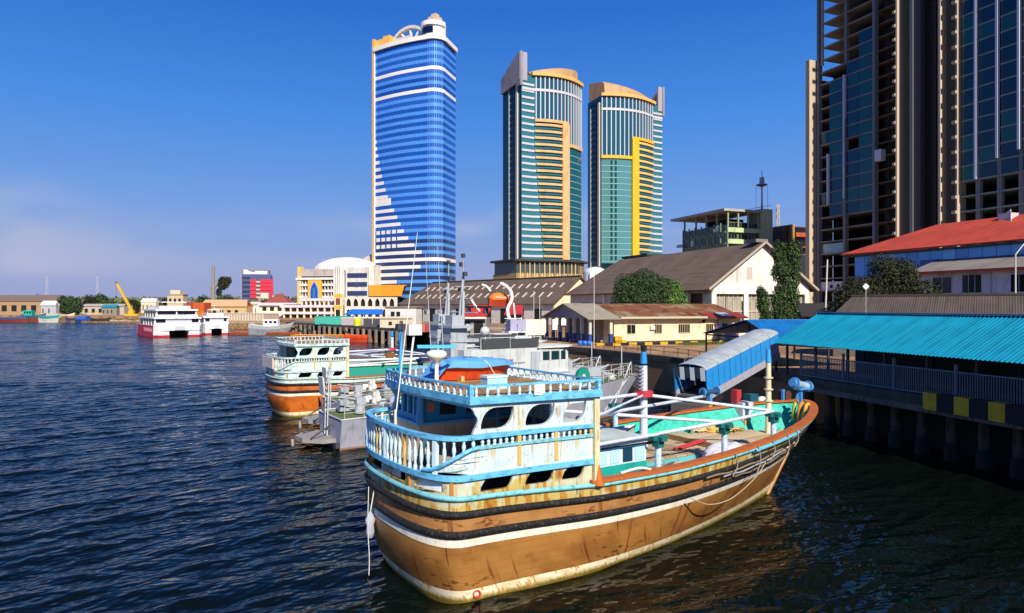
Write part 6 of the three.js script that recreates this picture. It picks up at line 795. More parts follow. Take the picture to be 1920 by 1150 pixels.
  { const t = thing('windlass', 'sky-blue windlass drum with flanges standing over the bow of the nearer dhow', 'windlass', D1(3.6, 4.6, -0.5), ang); part('pedestal', new P().beam([-0.35, -0.1, 0], [0.1, 0.7, 0], 0.16, 0.22).box(0.9, 0.1, 0.5, 0.15, 0.7, 0), bl, t); const c = (r, h, x, m, n) => part(n, new P().add(new THREE.CylinderGeometry(r, r, h, 16), x, 0.95 - x * 0.22, 0, 0, 0, Math.PI / 2 - 0.22), m, t); c(0.2, 1.1, 0.1, bz, 'drum'); c(0.33, 0.08, -0.5, bl, 'flange'); c(0.33, 0.08, 0.7, bl, 'flange'); c(0.24, 0.2, 0.85, bl, 'drum_end'); c(0.24, 0.16, -0.65, bl, 'drum_end'); }
  { const t = thing('windlass', 'smaller blue windlass on the far bow rail of the nearer dhow', 'windlass', D1(-0.6, 4.4, -3.4), ang); part('pedestal', new P().box(0.2, 0.6, 0.2, 0, 0.3, 0), bl, t); part('drum', new P().add(new THREE.CylinderGeometry(0.14, 0.14, 1.3, 12), 0, 0.7, 0, 0, 0, Math.PI / 2), mat('#2c4a66', { r: 0.5 }), t); part('flange', new P().add(new THREE.CylinderGeometry(0.26, 0.26, 0.07, 14), -0.6, 0.72, 0, 0, 0, Math.PI / 2), bl, t); part('flange', new P().add(new THREE.CylinderGeometry(0.26, 0.26, 0.07, 14), 0.6, 0.72, 0, 0, 0, Math.PI / 2), bl, t); }
  { const t = thing('wooden_block', 'big orange-brown wooden pulley block hung on the far bulwark', 'block', D1(-0.9, 3.95, -3.1), ang); part('cheek', new P().add(new THREE.SphereGeometry(0.42, 14, 10).scale(0.75, 1.15, 0.4), 0, 0, 0), mat('#c9792c', { r: 0.7, map: fineT }), t); part('sheave', new P().add(new THREE.CylinderGeometry(0.16, 0.16, 0.42, 10), 0.02, 0.05, 0, 0, Math.PI / 2), mat('#5a3216'), t); }
  { const t = thing('bow_crate', 'pale crates and a blue pipe stacked on the foredeck by the foremast', 'crate', D1(1.2, 3.2, -2.1), ang); part('crate', new P().box(0.9, 1.0, 0.8, -0.6, 0.9, 0), mat('#c2c6cc', { r: 0.7, map: gr }), t); part('crate', new P().box(0.8, 0.5, 0.8, -0.6, 0.25, 0.1), mat('#c8a052', { r: 0.8, map: gr }), t); part('pipe', new P().add(new THREE.CylinderGeometry(0.2, 0.2, 2.2, 12), 0.9, 0.9, 0.2, 0, 0, Math.PI / 2), mat('#4f88a8', { r: 0.5 }), t); part('red_box', new P().box(0.4, 0.7, 0.4, -1.0, 1.75, -0.1), mat('#a82c30', { r: 0.6 }), t); part('green_box', new P().box(0.7, 0.5, 0.5, 0.4, 1.5, -0.2), mat('#0f4f5c', { r: 0.6 }), t); part('white_bundle', new P().add(new THREE.SphereGeometry(0.35, 9, 7), 1.4, 1.2, -0.2), mat('#d8d8d4', { r: 0.9 }), t); }
  { const t = thing('bow_fender', 'orange and yellow rope fenders over the inside of the bow', 'fender', D1(2.3, 4.5, 0.4), ang); for (const [x, z, c] of [[0, 0.5, '#dca02a'], [0.1, 0.1, '#d87a22'], [0.2, -0.3, '#a8a83c']]) part('fender_arm', new P().tube([[x, 0.2, z], [x - 0.35, 0.15, z + 0.1], [x - 0.5, -0.3, z + 0.1], [x - 0.5, -0.75, z + 0.1]], 0.1, 7, 12), mat(c, { r: 0.7 }), t); }
  { const g = new THREE.SphereGeometry(1, 22, 12, 0, Math.PI * 2, 0, Math.PI / 2), p = g.attributes.position; for (let i = 0; i < p.count; i++) { const x = p.getX(i), y = p.getY(i), z = p.getZ(i), n = 0.25 * vnoise(x * 3 + 7, z * 3 + 5, 99, 99, 4); p.setXYZ(i, x * (1.25 + n), y * (0.55 + n * 0.8), z * (0.8 + n)); } g.computeVertexNormals(); solo('white_tarpaulin', new P().add(g), mat('#d4d2d6', { r: 0.9, map: fineT }), 'crumpled white tarpaulin on the near side of the dhow deck', 'tarpaulin', undefined, D1(-5.9, 3.05, 2.3), ang); }
  { const t = thing('red_spars', 'bundle of red spars lying across the dhow deck', 'spars', D1(-6.6, 3.25, 0.6), ang + 0.2); for (let i = 0; i < 4; i++) part('spar', new P().bar([-1.2, 0.05 + (i % 2) * 0.1, i * 0.12 - 0.2], [1.3, 0.12 + (i % 2) * 0.08, i * 0.1 - 0.2], 0.05, 7), mat(i % 2 ? '#b8333a' : '#8a2a30', { r: 0.6 }), t); }
  { const t = thing('cargo_hatch', 'low raised hatch with pale boards in the middle of the dhow deck', 'hatch', D1(-8.6, 2.95, 0.4), ang); part('coaming', new P().box(4.2, 0.28, 2.6, 0, 0.14, 0), mat('#5fb0b4', { r: 0.6, map: gr }), t); for (let i = 0; i < 6; i++) cube('hatch_board', mat(i % 2 ? '#ccb28a' : '#b89a70', { r: 0.85, map: rep(T.deck, 4) }), t, -2.05 + i * 0.69, -1.4 + i * 0.69, 0.29, 0.36 + (i % 3) * 0.01, -1.25, 1.25); }
  { const t = thing('dinghy', 'small white dinghy on the dhow deck behind the trunk cabin', 'dinghy', D1(-11.3, 2.95, -2.2), ang), sh = (q) => 0.8 + 0.3 * q * q; part('hull', new P().raw(boatHull(3.6, 0.8, sh, { rake: 0.6, low: 0.5, h0: 0.02 })), mat('#dad8d2', { r: 0.6, map: gr }), t); part('thwart', new P().box(0.25, 0.05, 1.2, 1.2, 0.7, 0).box(0.25, 0.05, 1.2, 2.2, 0.75, 0), mat('#a88a60', { r: 0.8 }), t); }
  { const t = thing('net_heap', 'heap of tangled yellow and tan rope by the foremast', 'rope', D1(-1.4, 3.2, -1.6), ang); for (let k = 0; k < 4; k++) part('strand', new P().tube(Array.from({ length: 26 }, (_, i) => [0.9 * Math.sin(i * 1.1 + k * 2), 0.05 + 0.3 * vnoise(i * 0.7 + k * 9, k, 90, 90, 3) * (1 - Math.abs(Math.sin(i * 1.1 + k * 2)) * 0.6), 0.6 * Math.cos(i * 1.7 + k)]), 0.035, 5, 110), mat(['#d6b04c', '#c8b48a', '#b08a40', '#8a9a5a'][k], { r: 0.9 }), t); }
  { const t = thing('deck_plank', 'grey loose planks lying near the dhow trunk cabin', 'planks', D1(-10.2, 2.97, 2.2), ang + 0.25); for (let i = 0; i < 4; i++) part('plank', new P().box(2.6, 0.06, 0.24, i * 0.1, 0.05 + i * 0.02, i * 0.3 - 0.5, i * 0.08), mat(['#6b665f', '#8a8070', '#585650', '#c7b190'][i], { r: 0.9 }), t); }
}

// ---------------------------------------------------------------- trees
const leafMats = { dark: [mat('#1b2e14', { r: 0.85 }), mat('#284019', { r: 0.85 }), mat('#3c5622', { r: 0.85 })], olive: [mat('#161c0c', { r: 1 }), mat('#222a12', { r: 1 }), mat('#3a3c1a', { r: 1 })], vine: [mat('#15230d', { r: 0.9 }), mat('#243a14', { r: 0.9 }), mat('#45641f', { r: 0.85 })], bright: [mat('#2a4a18', { r: 0.65 }), mat('#42661e', { r: 0.65 }), mat('#5f8428', { r: 0.65 })] };
function crownGeo(blobs, n, size, flat = 0.5) {
  const l = [[], [], []]; let tot = 0; blobs.forEach((b) => (tot += b[3] * b[4] * b[5]));
  for (const [cx, cy, cz, rx, ry, rz] of blobs) { const m = Math.max(40, Math.round(n * rx * ry * rz / tot)); for (let i = 0; i < m; i++) {
    const u = R(-1, 1), a = R(0, 6.283), s = Math.sqrt(1 - u * u), r = Math.pow(rnd(), 0.28) * (0.86 + 0.3 * vnoise(Math.cos(a) * 3 + 9 + cx, u * 3 + 9 + cy, 50, 50, 7)), x = cx + rx * r * s * Math.cos(a), y = cy + ry * r * u, z = cz + rz * r * s * Math.sin(a);
    const sz = size * R(0.6, 1.35), d = V(s * Math.cos(a) + R(-0.9, 0.9), u + R(-0.2, 1.1), s * Math.sin(a) + R(-0.9, 0.9)).normalize(), e = V(R(-1, 1), R(-1, 1) * flat, R(-1, 1)).cross(d).normalize(), f = d.clone().cross(e), q = [[-1, 0], [0, -0.5], [1, 0], [0, 0.5]].map(([p, w]) => [x + e.x * p * sz + f.x * w * sz, y + e.y * p * sz + f.y * w * sz - Math.abs(p) * sz * 0.15, z + e.z * p * sz + f.z * w * sz]); l[Math.min(2, Math.floor(rnd() * 3))].push(...Q(...q)); } }
  return l.map((p) => tri(p));
}
function tree(label, [x, y, z], blobs, n, size, kind, trunkH, tr = 0.3, group) {
  const t = thing('tree', label, 'tree', [x, y, z], 0, group), tp = new P().cyl(tr * 0.6, tr, trunkH, 0, 0, 0, 9); blobs.slice(0, 5).forEach((b) => tp.bar([0, trunkH * 0.85, 0], [b[0] * 0.7, b[1], b[2] * 0.7], tr * 0.45, 6, tr * 0.12)); part('trunk', tp, mat('#4a3d2e', { r: 0.95 }), t); crownGeo(blobs, n, size).forEach((g, i) => part('crown', g, leafMats[kind][i], t)); return t;
}
tree('dense round green tree before the long wall of the white-gabled warehouse', [27.2, 4, -140], [[-3.2, 9.5, 0, 3.4, 3.4, 3.2], [0, 10.4, -0.5, 3.6, 3.4, 3.4], [2.8, 9.2, 0.6, 3.2, 3.0, 3.2], [0, 7.4, 0.8, 4.6, 2.4, 3.4], [-4.6, 7.6, 0.4, 2.2, 2.2, 2.4]], 17000, 0.22, 'dark', 6, 0.4);
tree('smaller bright green tree touching the dense round tree on its right', [32.8, 4, -140], [[0, 8.6, 0, 2.6, 3.2, 2.6], [1.2, 6.8, 0.4, 2.2, 2.4, 2.4], [-0.6, 7.2, 0.6, 2.2, 2.4, 2.2]], 9000, 0.2, 'bright', 5, 0.3);
tree('tall dark creeper-covered tree right of the white gable', [41.2, 4, -104], [[-0.5, 14.2, 0, 1.1, 2.0, 1.1], [1.5, 14.0, 0.2, 1.2, 2.6, 1.2], [-0.3, 11.4, 0.3, 1.5, 1.8, 1.4], [1.9, 11, 0, 0.9, 2.6, 1.0], [0.5, 8.4, 0, 1.6, 2.2, 1.5], [1.8, 7.2, 0.3, 0.8, 2.4, 0.8], [-0.9, 6.4, 0.4, 1.0, 2.6, 1.0], [0.6, 4.6, 0, 1.7, 2.4, 1.6], [0.3, 1.8, 0, 1.4, 2.2, 1.4]], 17000, 0.17, 'vine', 13, 0.35);
tree('short leafy shoot at the left foot of the creeper-covered tree', [38.3, 4, -104], [[0, 6.6, 0, 1.0, 2.2, 1], [0.5, 3.6, 0, 1.2, 2, 1], [-0.4, 8.2, 0, 0.7, 1, 0.7]], 4200, 0.16, 'vine', 5, 0.15);
tree('large dark shady tree before the red-roofed building', [53.0, 4, -95], [[-4.2, 6.8, 0, 3.8, 3.4, 3.2], [0.4, 9.4, -0.6, 3.8, 3.4, 3.2], [3.4, 7.0, 0.4, 3.4, 3.0, 3.2], [0, 5.4, 1, 5.6, 2.6, 3.4], [1.4, 11.2, -0.4, 2.2, 1.8, 2.2], [-5.4, 5, 0.4, 2.2, 2.4, 2.4], [-1.6, 12.0, -0.2, 1.8, 1.5, 1.8]], 24000, 0.19, 'olive', 4, 0.45);
tree('dark leafy tree beside the unfinished tower, left of the large shady tree', [47.6, 4, -100], [[0, 4.2, 0, 3, 2, 2.4], [-2, 3.4, 0, 2, 1.6, 2]], 2600, 0.26, 'olive', 3, 0.3);
const far = (label, px0, px1, pyTop, d, kind, n = 1500) => { const w = (px1 - px0) * d / 1280, x = px((px0 + px1) / 2, d), h = 6 + (575 - pyTop) * d / 1280; tree(label, [x, 4, -d], [[-w * 0.22, h * 0.5, 0, w * 0.28, h * 0.46, w * 0.25], [w * 0.2, h * 0.46, 0, w * 0.3, h * 0.44, w * 0.25], [0, h * 0.62, 0, w * 0.3, h * 0.36, w * 0.25], [w * 0.02, h * 0.3, 0, w * 0.46, h * 0.3, w * 0.25]], n, Math.max(0.5, d * 0.0016), kind, h * 0.5, 0.4); };
far('broad dark green tree beside the far brown-roofed warehouse', 104, 154, 553, 478, 'dark', 3500); far('pale green tree behind the shore boats, left of the crane', 156, 180, 551, 520, 'olive'); far('dark green tree just left of the yellow crane', 172, 205, 549, 530, 'dark', 2400); far('small tree right of the yellow crane boom', 240, 262, 560, 560, 'olive', 900); far('round green tree left of the tall dead tree', 366, 398, 552, 520, 'dark', 1600); far('green trees between the dead tree and the office block', 404, 448, 551, 560, 'dark', 2200); far('dark tree in front of the pale mansion', 482, 520, 557, 420, 'dark', 2200); far('green tree right of the pale mansion behind the villa', 506, 548, 550, 520, 'olive', 1800); far('low tree left of the white rooftop building', 300, 322, 556, 600, 'olive', 900); far('low dark tree at the left end of the far warehouse', 62, 84, 551, 600, 'dark', 900);
{ // the bare tree with one green tuft, and far woods
  const d = 470, t = thing('dead_tree', 'tall bare pale trunk with a single green tuft', 'tree', [px(399, d), 4, -d]); part('trunk', new P().bar([0, 0, 0], [0.2, 34, 0], 1.6, 8, 0.9).bar([0, 18, 0], [5, 24, 0], 0.8, 7, 0.5).bar([0, 12, 0], [-2.5, 20, 0], 0.7, 6, 0.3), mat('#8d8a7c', { r: 0.95, map: fineT }), t); crownGeo([[7, 22, 0, 4, 4.6, 3.6], [10, 24, 0, 2.6, 3, 2.6], [4, 16, 0, 2, 3, 2]], 1600, 0.7).forEach((g, i) => part('crown', g, leafMats.olive[i], t));
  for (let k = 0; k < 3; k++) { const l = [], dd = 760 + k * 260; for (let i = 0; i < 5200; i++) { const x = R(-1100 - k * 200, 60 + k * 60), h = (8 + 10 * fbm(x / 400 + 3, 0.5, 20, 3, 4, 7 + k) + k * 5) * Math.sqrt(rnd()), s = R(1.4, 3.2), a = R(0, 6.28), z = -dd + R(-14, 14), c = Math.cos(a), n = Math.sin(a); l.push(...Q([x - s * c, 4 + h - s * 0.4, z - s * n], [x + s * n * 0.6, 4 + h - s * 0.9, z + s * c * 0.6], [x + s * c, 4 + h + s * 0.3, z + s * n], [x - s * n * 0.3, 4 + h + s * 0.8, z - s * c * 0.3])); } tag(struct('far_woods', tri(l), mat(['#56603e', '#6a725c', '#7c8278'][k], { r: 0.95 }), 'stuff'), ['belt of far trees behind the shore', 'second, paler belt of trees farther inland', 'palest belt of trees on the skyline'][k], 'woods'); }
}

// ---------------------------------------------------------------- pier on piles with what stands on it
{
  const pm = mat('#8d8478', { r: 0.95, map: conc }), line = new Path([[-26, -172], [-48, -205], [-84, -255]]);
  struct('pier_deck', new P().prism([[-26, -172], [-48, -205], [-84, -255], [-92, -290], [-68, -266], [-16, -192]], 3.3, 4.02), pm); part('pier_edge', new P().raw(band(line, 0, line.L, 3.2, 4.25, -0.5, 0.2)), mat('#6a6258', { r: 0.95, map: conc }), scene.getObjectByName('pier_deck'));
  const g = new P().cyl(0.5, 0.55, 5, 0, -1.4, 0, 9).geo(), g2 = new P().beam([0, 0.2, 0], [0, 3.2, 4], 0.4, 0.5).geo();
  for (let i = 0; i < 22; i++) { const q = line.at(1 + i * 4.6), t = thing('pier_pile', ORD[i] + ' concrete pile from the right end under the long pier', 'pile', [q.x - q.nx * 0.8, 0, q.z - q.nz * 0.8], i * 0.7, 'piles under the long pier'); part('shaft', g, i % 3 ? pm : mat('#b09a80', { r: 0.95, map: conc }), t); if (i % 2) part('brace', g2, darkQuay, t); }
  struct('pier_back_wall', new P().prism([[-20, -188], [-70, -260], [-72, -262], [-18, -192]], -1, 3.3), mat('#2a2622', { r: 1 }));
  const base = (px_, d) => [px(px_, d), 4.05, -d];
  { const t = thing('container', 'long teal-green container on the pier', 'container', base(590, 226), 0.1); part('body', new P().bx(0, 12.2, 0, 2.6, -2.4, 0), mat('#3aa894', { r: 0.6, bump: rep(T.corr, 4), bs: 0.04 }), t); part('roof', new P().bx(-0.1, 12.3, 2.6, 2.75, -2.5, 0.1), mat('#2f9482'), t); }
  { const t = thing('container', 'grey-lilac container right of the teal-green one', 'container', base(640, 218), 0.1); part('body', new P().bx(0, 8, 0, 2.2, -2.4, 0), mat('#a39ca6', { r: 0.7, bump: rep(T.corr, 4), bs: 0.04 }), t); part('roof', new P().bx(-0.1, 8.1, 2.2, 2.4, -2.5, 0.1), mat('#dcd6c0'), t); }
  { const t = thing('fuel_tank', 'bright yellow upright tank on the pier', 'tank', base(670, 205)); part('shell', new P().lathe([[1.1, 0], [1.1, 2], [0.8, 2.4], [0, 2.5]], 0, 0, 0, 14), mat('#d8c81c', { r: 0.5 }), t); part('stand', new P().box(2, 0.3, 2, 0, 0.05, 0), dark, t); }
  for (const [x, l] of [[682, 'left of the two dark grey boxes on the pier'], [699, 'right of the two dark grey boxes on the pier']]) { const t = thing('dark_crate', l, 'crate', base(x, 198), 0.1); part('body', new P().bx(0, 2.1, 0, 2.3, -2, 0), mat('#3b3c44', { r: 0.7 }), t); part('frame', new P().bx(-0.1, 0, 0, 2.4, -0.1, 0.1).bx(2.1, 2.2, 0, 2.4, -0.1, 0.1).bx(-0.1, 2.2, 2.3, 2.45, -0.1, 0.1), mat('#5a5a60'), t); }
  { const t = thing('market_awning', 'long bright blue awning behind the pier', 'awning', base(648, 242), 0.0); part('roof', slab4(new P(), [0, 3.2, 2], [13.5, 3.2, 2], [13, 5, -1.5], [1.6, 5, -1.5], 0.15), mat('#1f66bc', { r: 0.6 }), t); for (let i = 0; i < 5; i++) cube('post', white, t, 0.4 + i * 3.1, 0.55 + i * 3.1, 0, 3.2, 1.6, 1.75); }
  { const t = thing('pier_store', 'low pale store with small windows at the near end of the pier', 'building', base(712, 190), 0.2); part('wall', new P().bx(0, 9, 0, 2.6, -5, 0), mat('#d2c0a8', { r: 0.85, map: gr }), t); part('roof', new P().bx(-0.3, 9.3, 2.6, 2.85, -5.3, 0.4), mat('#c8b89c', { r: 0.8 }), t); cube('window', dark, t, 2.4, 3.3, 0.7, 1.7, -0.05, 0.05); cube('door', mat('#5a4636'), t, 5.4, 6.4, 0, 2, -0.05, 0.05); }
  { const t = thing('cargo_boxes', 'row of red and pink cargo boxes on the quay behind the patrol boats', 'boxes', base(757, 160), 0.2); for (let i = 0; i < 4; i++) part('box', new P().bx(i * 1.7, i * 1.7 + 1.6, 0, 1.8, -1.6, 0), mat(['#a83328', '#b04a44', '#c2584e', '#9a3a30'][i], { r: 0.7 }), t); }
  { const t = thing('white_hut', 'white-walled hut with two dark windows left of the brown warehouse', 'hut', base(722, 232), -0.2); part('wall', new P().bx(0, 11, 0, 5.6, -6, 0), mat('#dcdad6', { r: 0.8, map: gr }), t); part('roof', new P().bx(-0.4, 11.4, 5.6, 6, -6.4, 0.5), mat('#8a7c6c'), t); cube('window', dark, t, 2, 3.4, 2.6, 4.2, -0.05, 0.06); cube('window', dark, t, 4, 5.4, 2.6, 4.2, -0.05, 0.06); }
}
{ // between the warehouse and the cream building
  const red = mat('#b8301f', { r: 0.6 }), t = thing('red_roofed_shed', 'small shed with a bright red roof behind the patrol boats', 'shed', [px(868, 128), 4, -128], -0.1); part('roof', slab4(new P(), [-1, 4.1, 1], [4.6, 4.3, 1], [5.4, 6.3, -3], [0.8, 6.3, -3], 0.15), red, t); part('fascia', new P().bx(-1, 4.6, 3.7, 4.05, 0.8, 1), mat('#e2d8cc'), t); part('wall', new P().bx(-0.6, 4.4, 0, 3.9, -6, 0), mat('#8f8a84', { r: 0.8 }), t); for (let i = 0; i < 2; i++) cube('opening', dark, t, -0.3 + i * 2.4, 1.4 + i * 2.4, 0.6, 3.2, -0.05, 0.08);
  const u = thing('red_roofed_shed', 'second small red roof, right of the hanging orange lifeboat', 'shed', [px(962, 128), 4, -128], -0.1); part('roof', slab4(new P(), [-1.6, 4.5, 1], [2, 4.7, 1], [1.5, 6.3, -3], [-1.2, 6.3, -3], 0.15), mat('#b0302c', { r: 0.7 }), u); part('wall', new P().bx(-1.2, 1.6, 0, 4.4, -5, 0), mat('#7d6f5e', { r: 0.9 }), u);
  const d = 116, lb = thing('lifeboat', 'enclosed orange lifeboat hanging in white davits above the quay', 'lifeboat', [px(916, d), 9.9, -d], 0.4), sh = (q) => 1.3 + 0.25 * Math.pow(q * 2 - 1, 2); part('hull', new P().raw(boatHull(3.8, 1.1, sh, { rake: 0.5, low: 0.35, h0: 0.02, stern: 0.5 })).add(new THREE.SphereGeometry(0.01, 4, 3)), mat('#b8421c', { r: 0.55 }), lb); part('canopy', new P().add(new THREE.SphereGeometry(1, 16, 8, 0, 6.283, 0, 1.57).scale(1.9, 1.25, 1.05), 1.9, 1.25, 0), mat('#ee7a18', { r: 0.5 }), lb); part('window_strip', new P().bx(0.9, 3.0, 1.5, 1.75, 0.95, 1.06), mat('#e8a898'), lb);
  const wd = mat('#ece6dc', { r: 0.5 }), dv = thing('davit', 'pair of white curved davit arms on a platform beside the hanging orange lifeboat', 'davit', [px(944, d - 1), 4, -d + 1]); part('platform', new P().bx(-3.4, 3, 2.2, 2.5, -2.5, 1), mat('#8d8880'), dv); for (const x of [-3.2, -0.2, 2.8]) cube('leg', mat('#9a948c'), dv, x, x + 0.25, 0, 2.2, 0.5, 0.75); part('platform_rail', new P().bar([0.2, 4, 1], [3, 4, 1], 0.06).bar([0.2, 3.2, 1], [3, 3.2, 1], 0.06).bar([3, 2.5, 1], [3, 4.2, 1], 0.08).bar([1.6, 2.5, 1], [1.6, 4, 1], 0.06), wd, dv); part('davit_arm', new P().tube([[1.9, 2.5, 0.6], [0.9, 4.2, 0.5], [0.7, 5.6, 0.4], [1.4, 7.2, 0.2], [1.2, 8.6, 0], [0.2, 9.6, -0.2], [-0.5, 9.9, -0.4]], 0.3, 8, 24), wd, dv); part('davit_arm', new P().tube([[-4.0, 5.2, 0.4], [-4.8, 6.2, 0.3], [-5.6, 7.4, 0.2]], 0.2, 7, 10), wd, dv); part('davit_arm', new P().tube([[-2.2, 8.6, -1], [-2.9, 9.4, -1], [-3.7, 9.7, -1]], 0.22, 7, 10), wd, dv); part('davit_stay', new P().bar([1.7, 6.6, 0.3], [2.1, 2.6, 0.6], 0.14), wd, dv);
  const c = thing('container', 'cream corrugated container with a lilac end, standing on the quay by the porch', 'container', [px(974, 113), 5.2, -113], 0.45); part('front', new P().bx(1.2, 5.0, 0, 2.6, -2.4, 0), mat('#ece2c8', { r: 0.6, bump: rep(T.corr, 8), bs: 0.06 }), c); part('end', new P().bx(-1.6, 1.2, 0, 2.6, -2.2, -0.1), mat('#9a98b2', { r: 0.6 }), c); part('chassis', new P().bx(-1.4, 4.8, -1.1, -0.02, -2, -0.3), dark, c);
  const bn = thing('notice_board', 'two white notice panels standing before the grey porch', 'notice board', [px(1036, 112), 4, -112], 0.378); for (const x of [0, 1.6]) part('panel', new P().bx(x, x + 0.85, x ? 2.9 : 2.2, 3.9, -0.05, 0.05), mat('#f0eeea', { r: 0.6 }), bn); for (const x of [0.1, 0.7, 1.7, 2.3]) cube('leg', dark, bn, x, x + 0.06, 0, 2.9, -0.04, 0.04);
  const bd = thing('blue_drum_stack', 'bright blue plastic drums on the quay by the porch columns', 'drums', [px(1094, 106), 4, -104]); for (let i = 0; i < 3; i++) part('drum', new P().lathe([[0, 0], [0.42, 0], [0.45, 0.5], [0.42, 1.05], [0, 1.05]], i * 0.9 - 0.9, i === 1 ? 0 : 0, (i % 2) * 0.4, 12), mat('#1f6fd0', { r: 0.5 }), bd); bd.scale.setScalar(0.75);
  const wv = thing('parked_van', 'small white van parked on the quay behind the nearer patrol boat', 'van', [px(972, 116), 4, -112], 0.4); part('body', new P().ext((() => { const s = new THREE.Shape(); s.moveTo(-2, 0.4); s.lineTo(2, 0.4); s.lineTo(2, 1.1); s.lineTo(1.3, 1.25); s.lineTo(0.8, 1.9); s.lineTo(-2, 1.95); s.lineTo(-2, 0.4); return s; })(), 1.5, 0, 0, -0.75, 0, 0.05), mat('#e6e8ea', { r: 0.3, cc: 0.8 }), wv); part('windscreen', new P().bx(-1.6, 0.8, 1.25, 1.75, 0.78, 0.82), glassD, wv); for (const x of [-1.2, 1.2]) for (const z of [-0.7, 0.7]) part('wheel', new P().add(new THREE.CylinderGeometry(0.35, 0.35, 0.22, 14), x, 0.35, z, 0, Math.PI / 2), dark, wv);
  // railings and odd posts along the quay there
  const rl = thing('quay_railing', 'grey pipe railing along the quay behind the patrol boats', 'railing'), e = new Path([[-7, -131], [0.4, -117.4], [6.2, -103]]), m = mat('#a09a90', { r: 0.6 }); for (let a = 0; a < e.L; a += 2.4) { const q = e.at(a); cubeAt('post', m, rl, q.x, 4.7, q.z, 0.09, 1.3, 0.09); } for (const y of [4.7, 5.3]) part('rail', new P().raw(band(e, 0, e.L, y, y + 0.06, -0.03, 0.03)), m, rl);
}

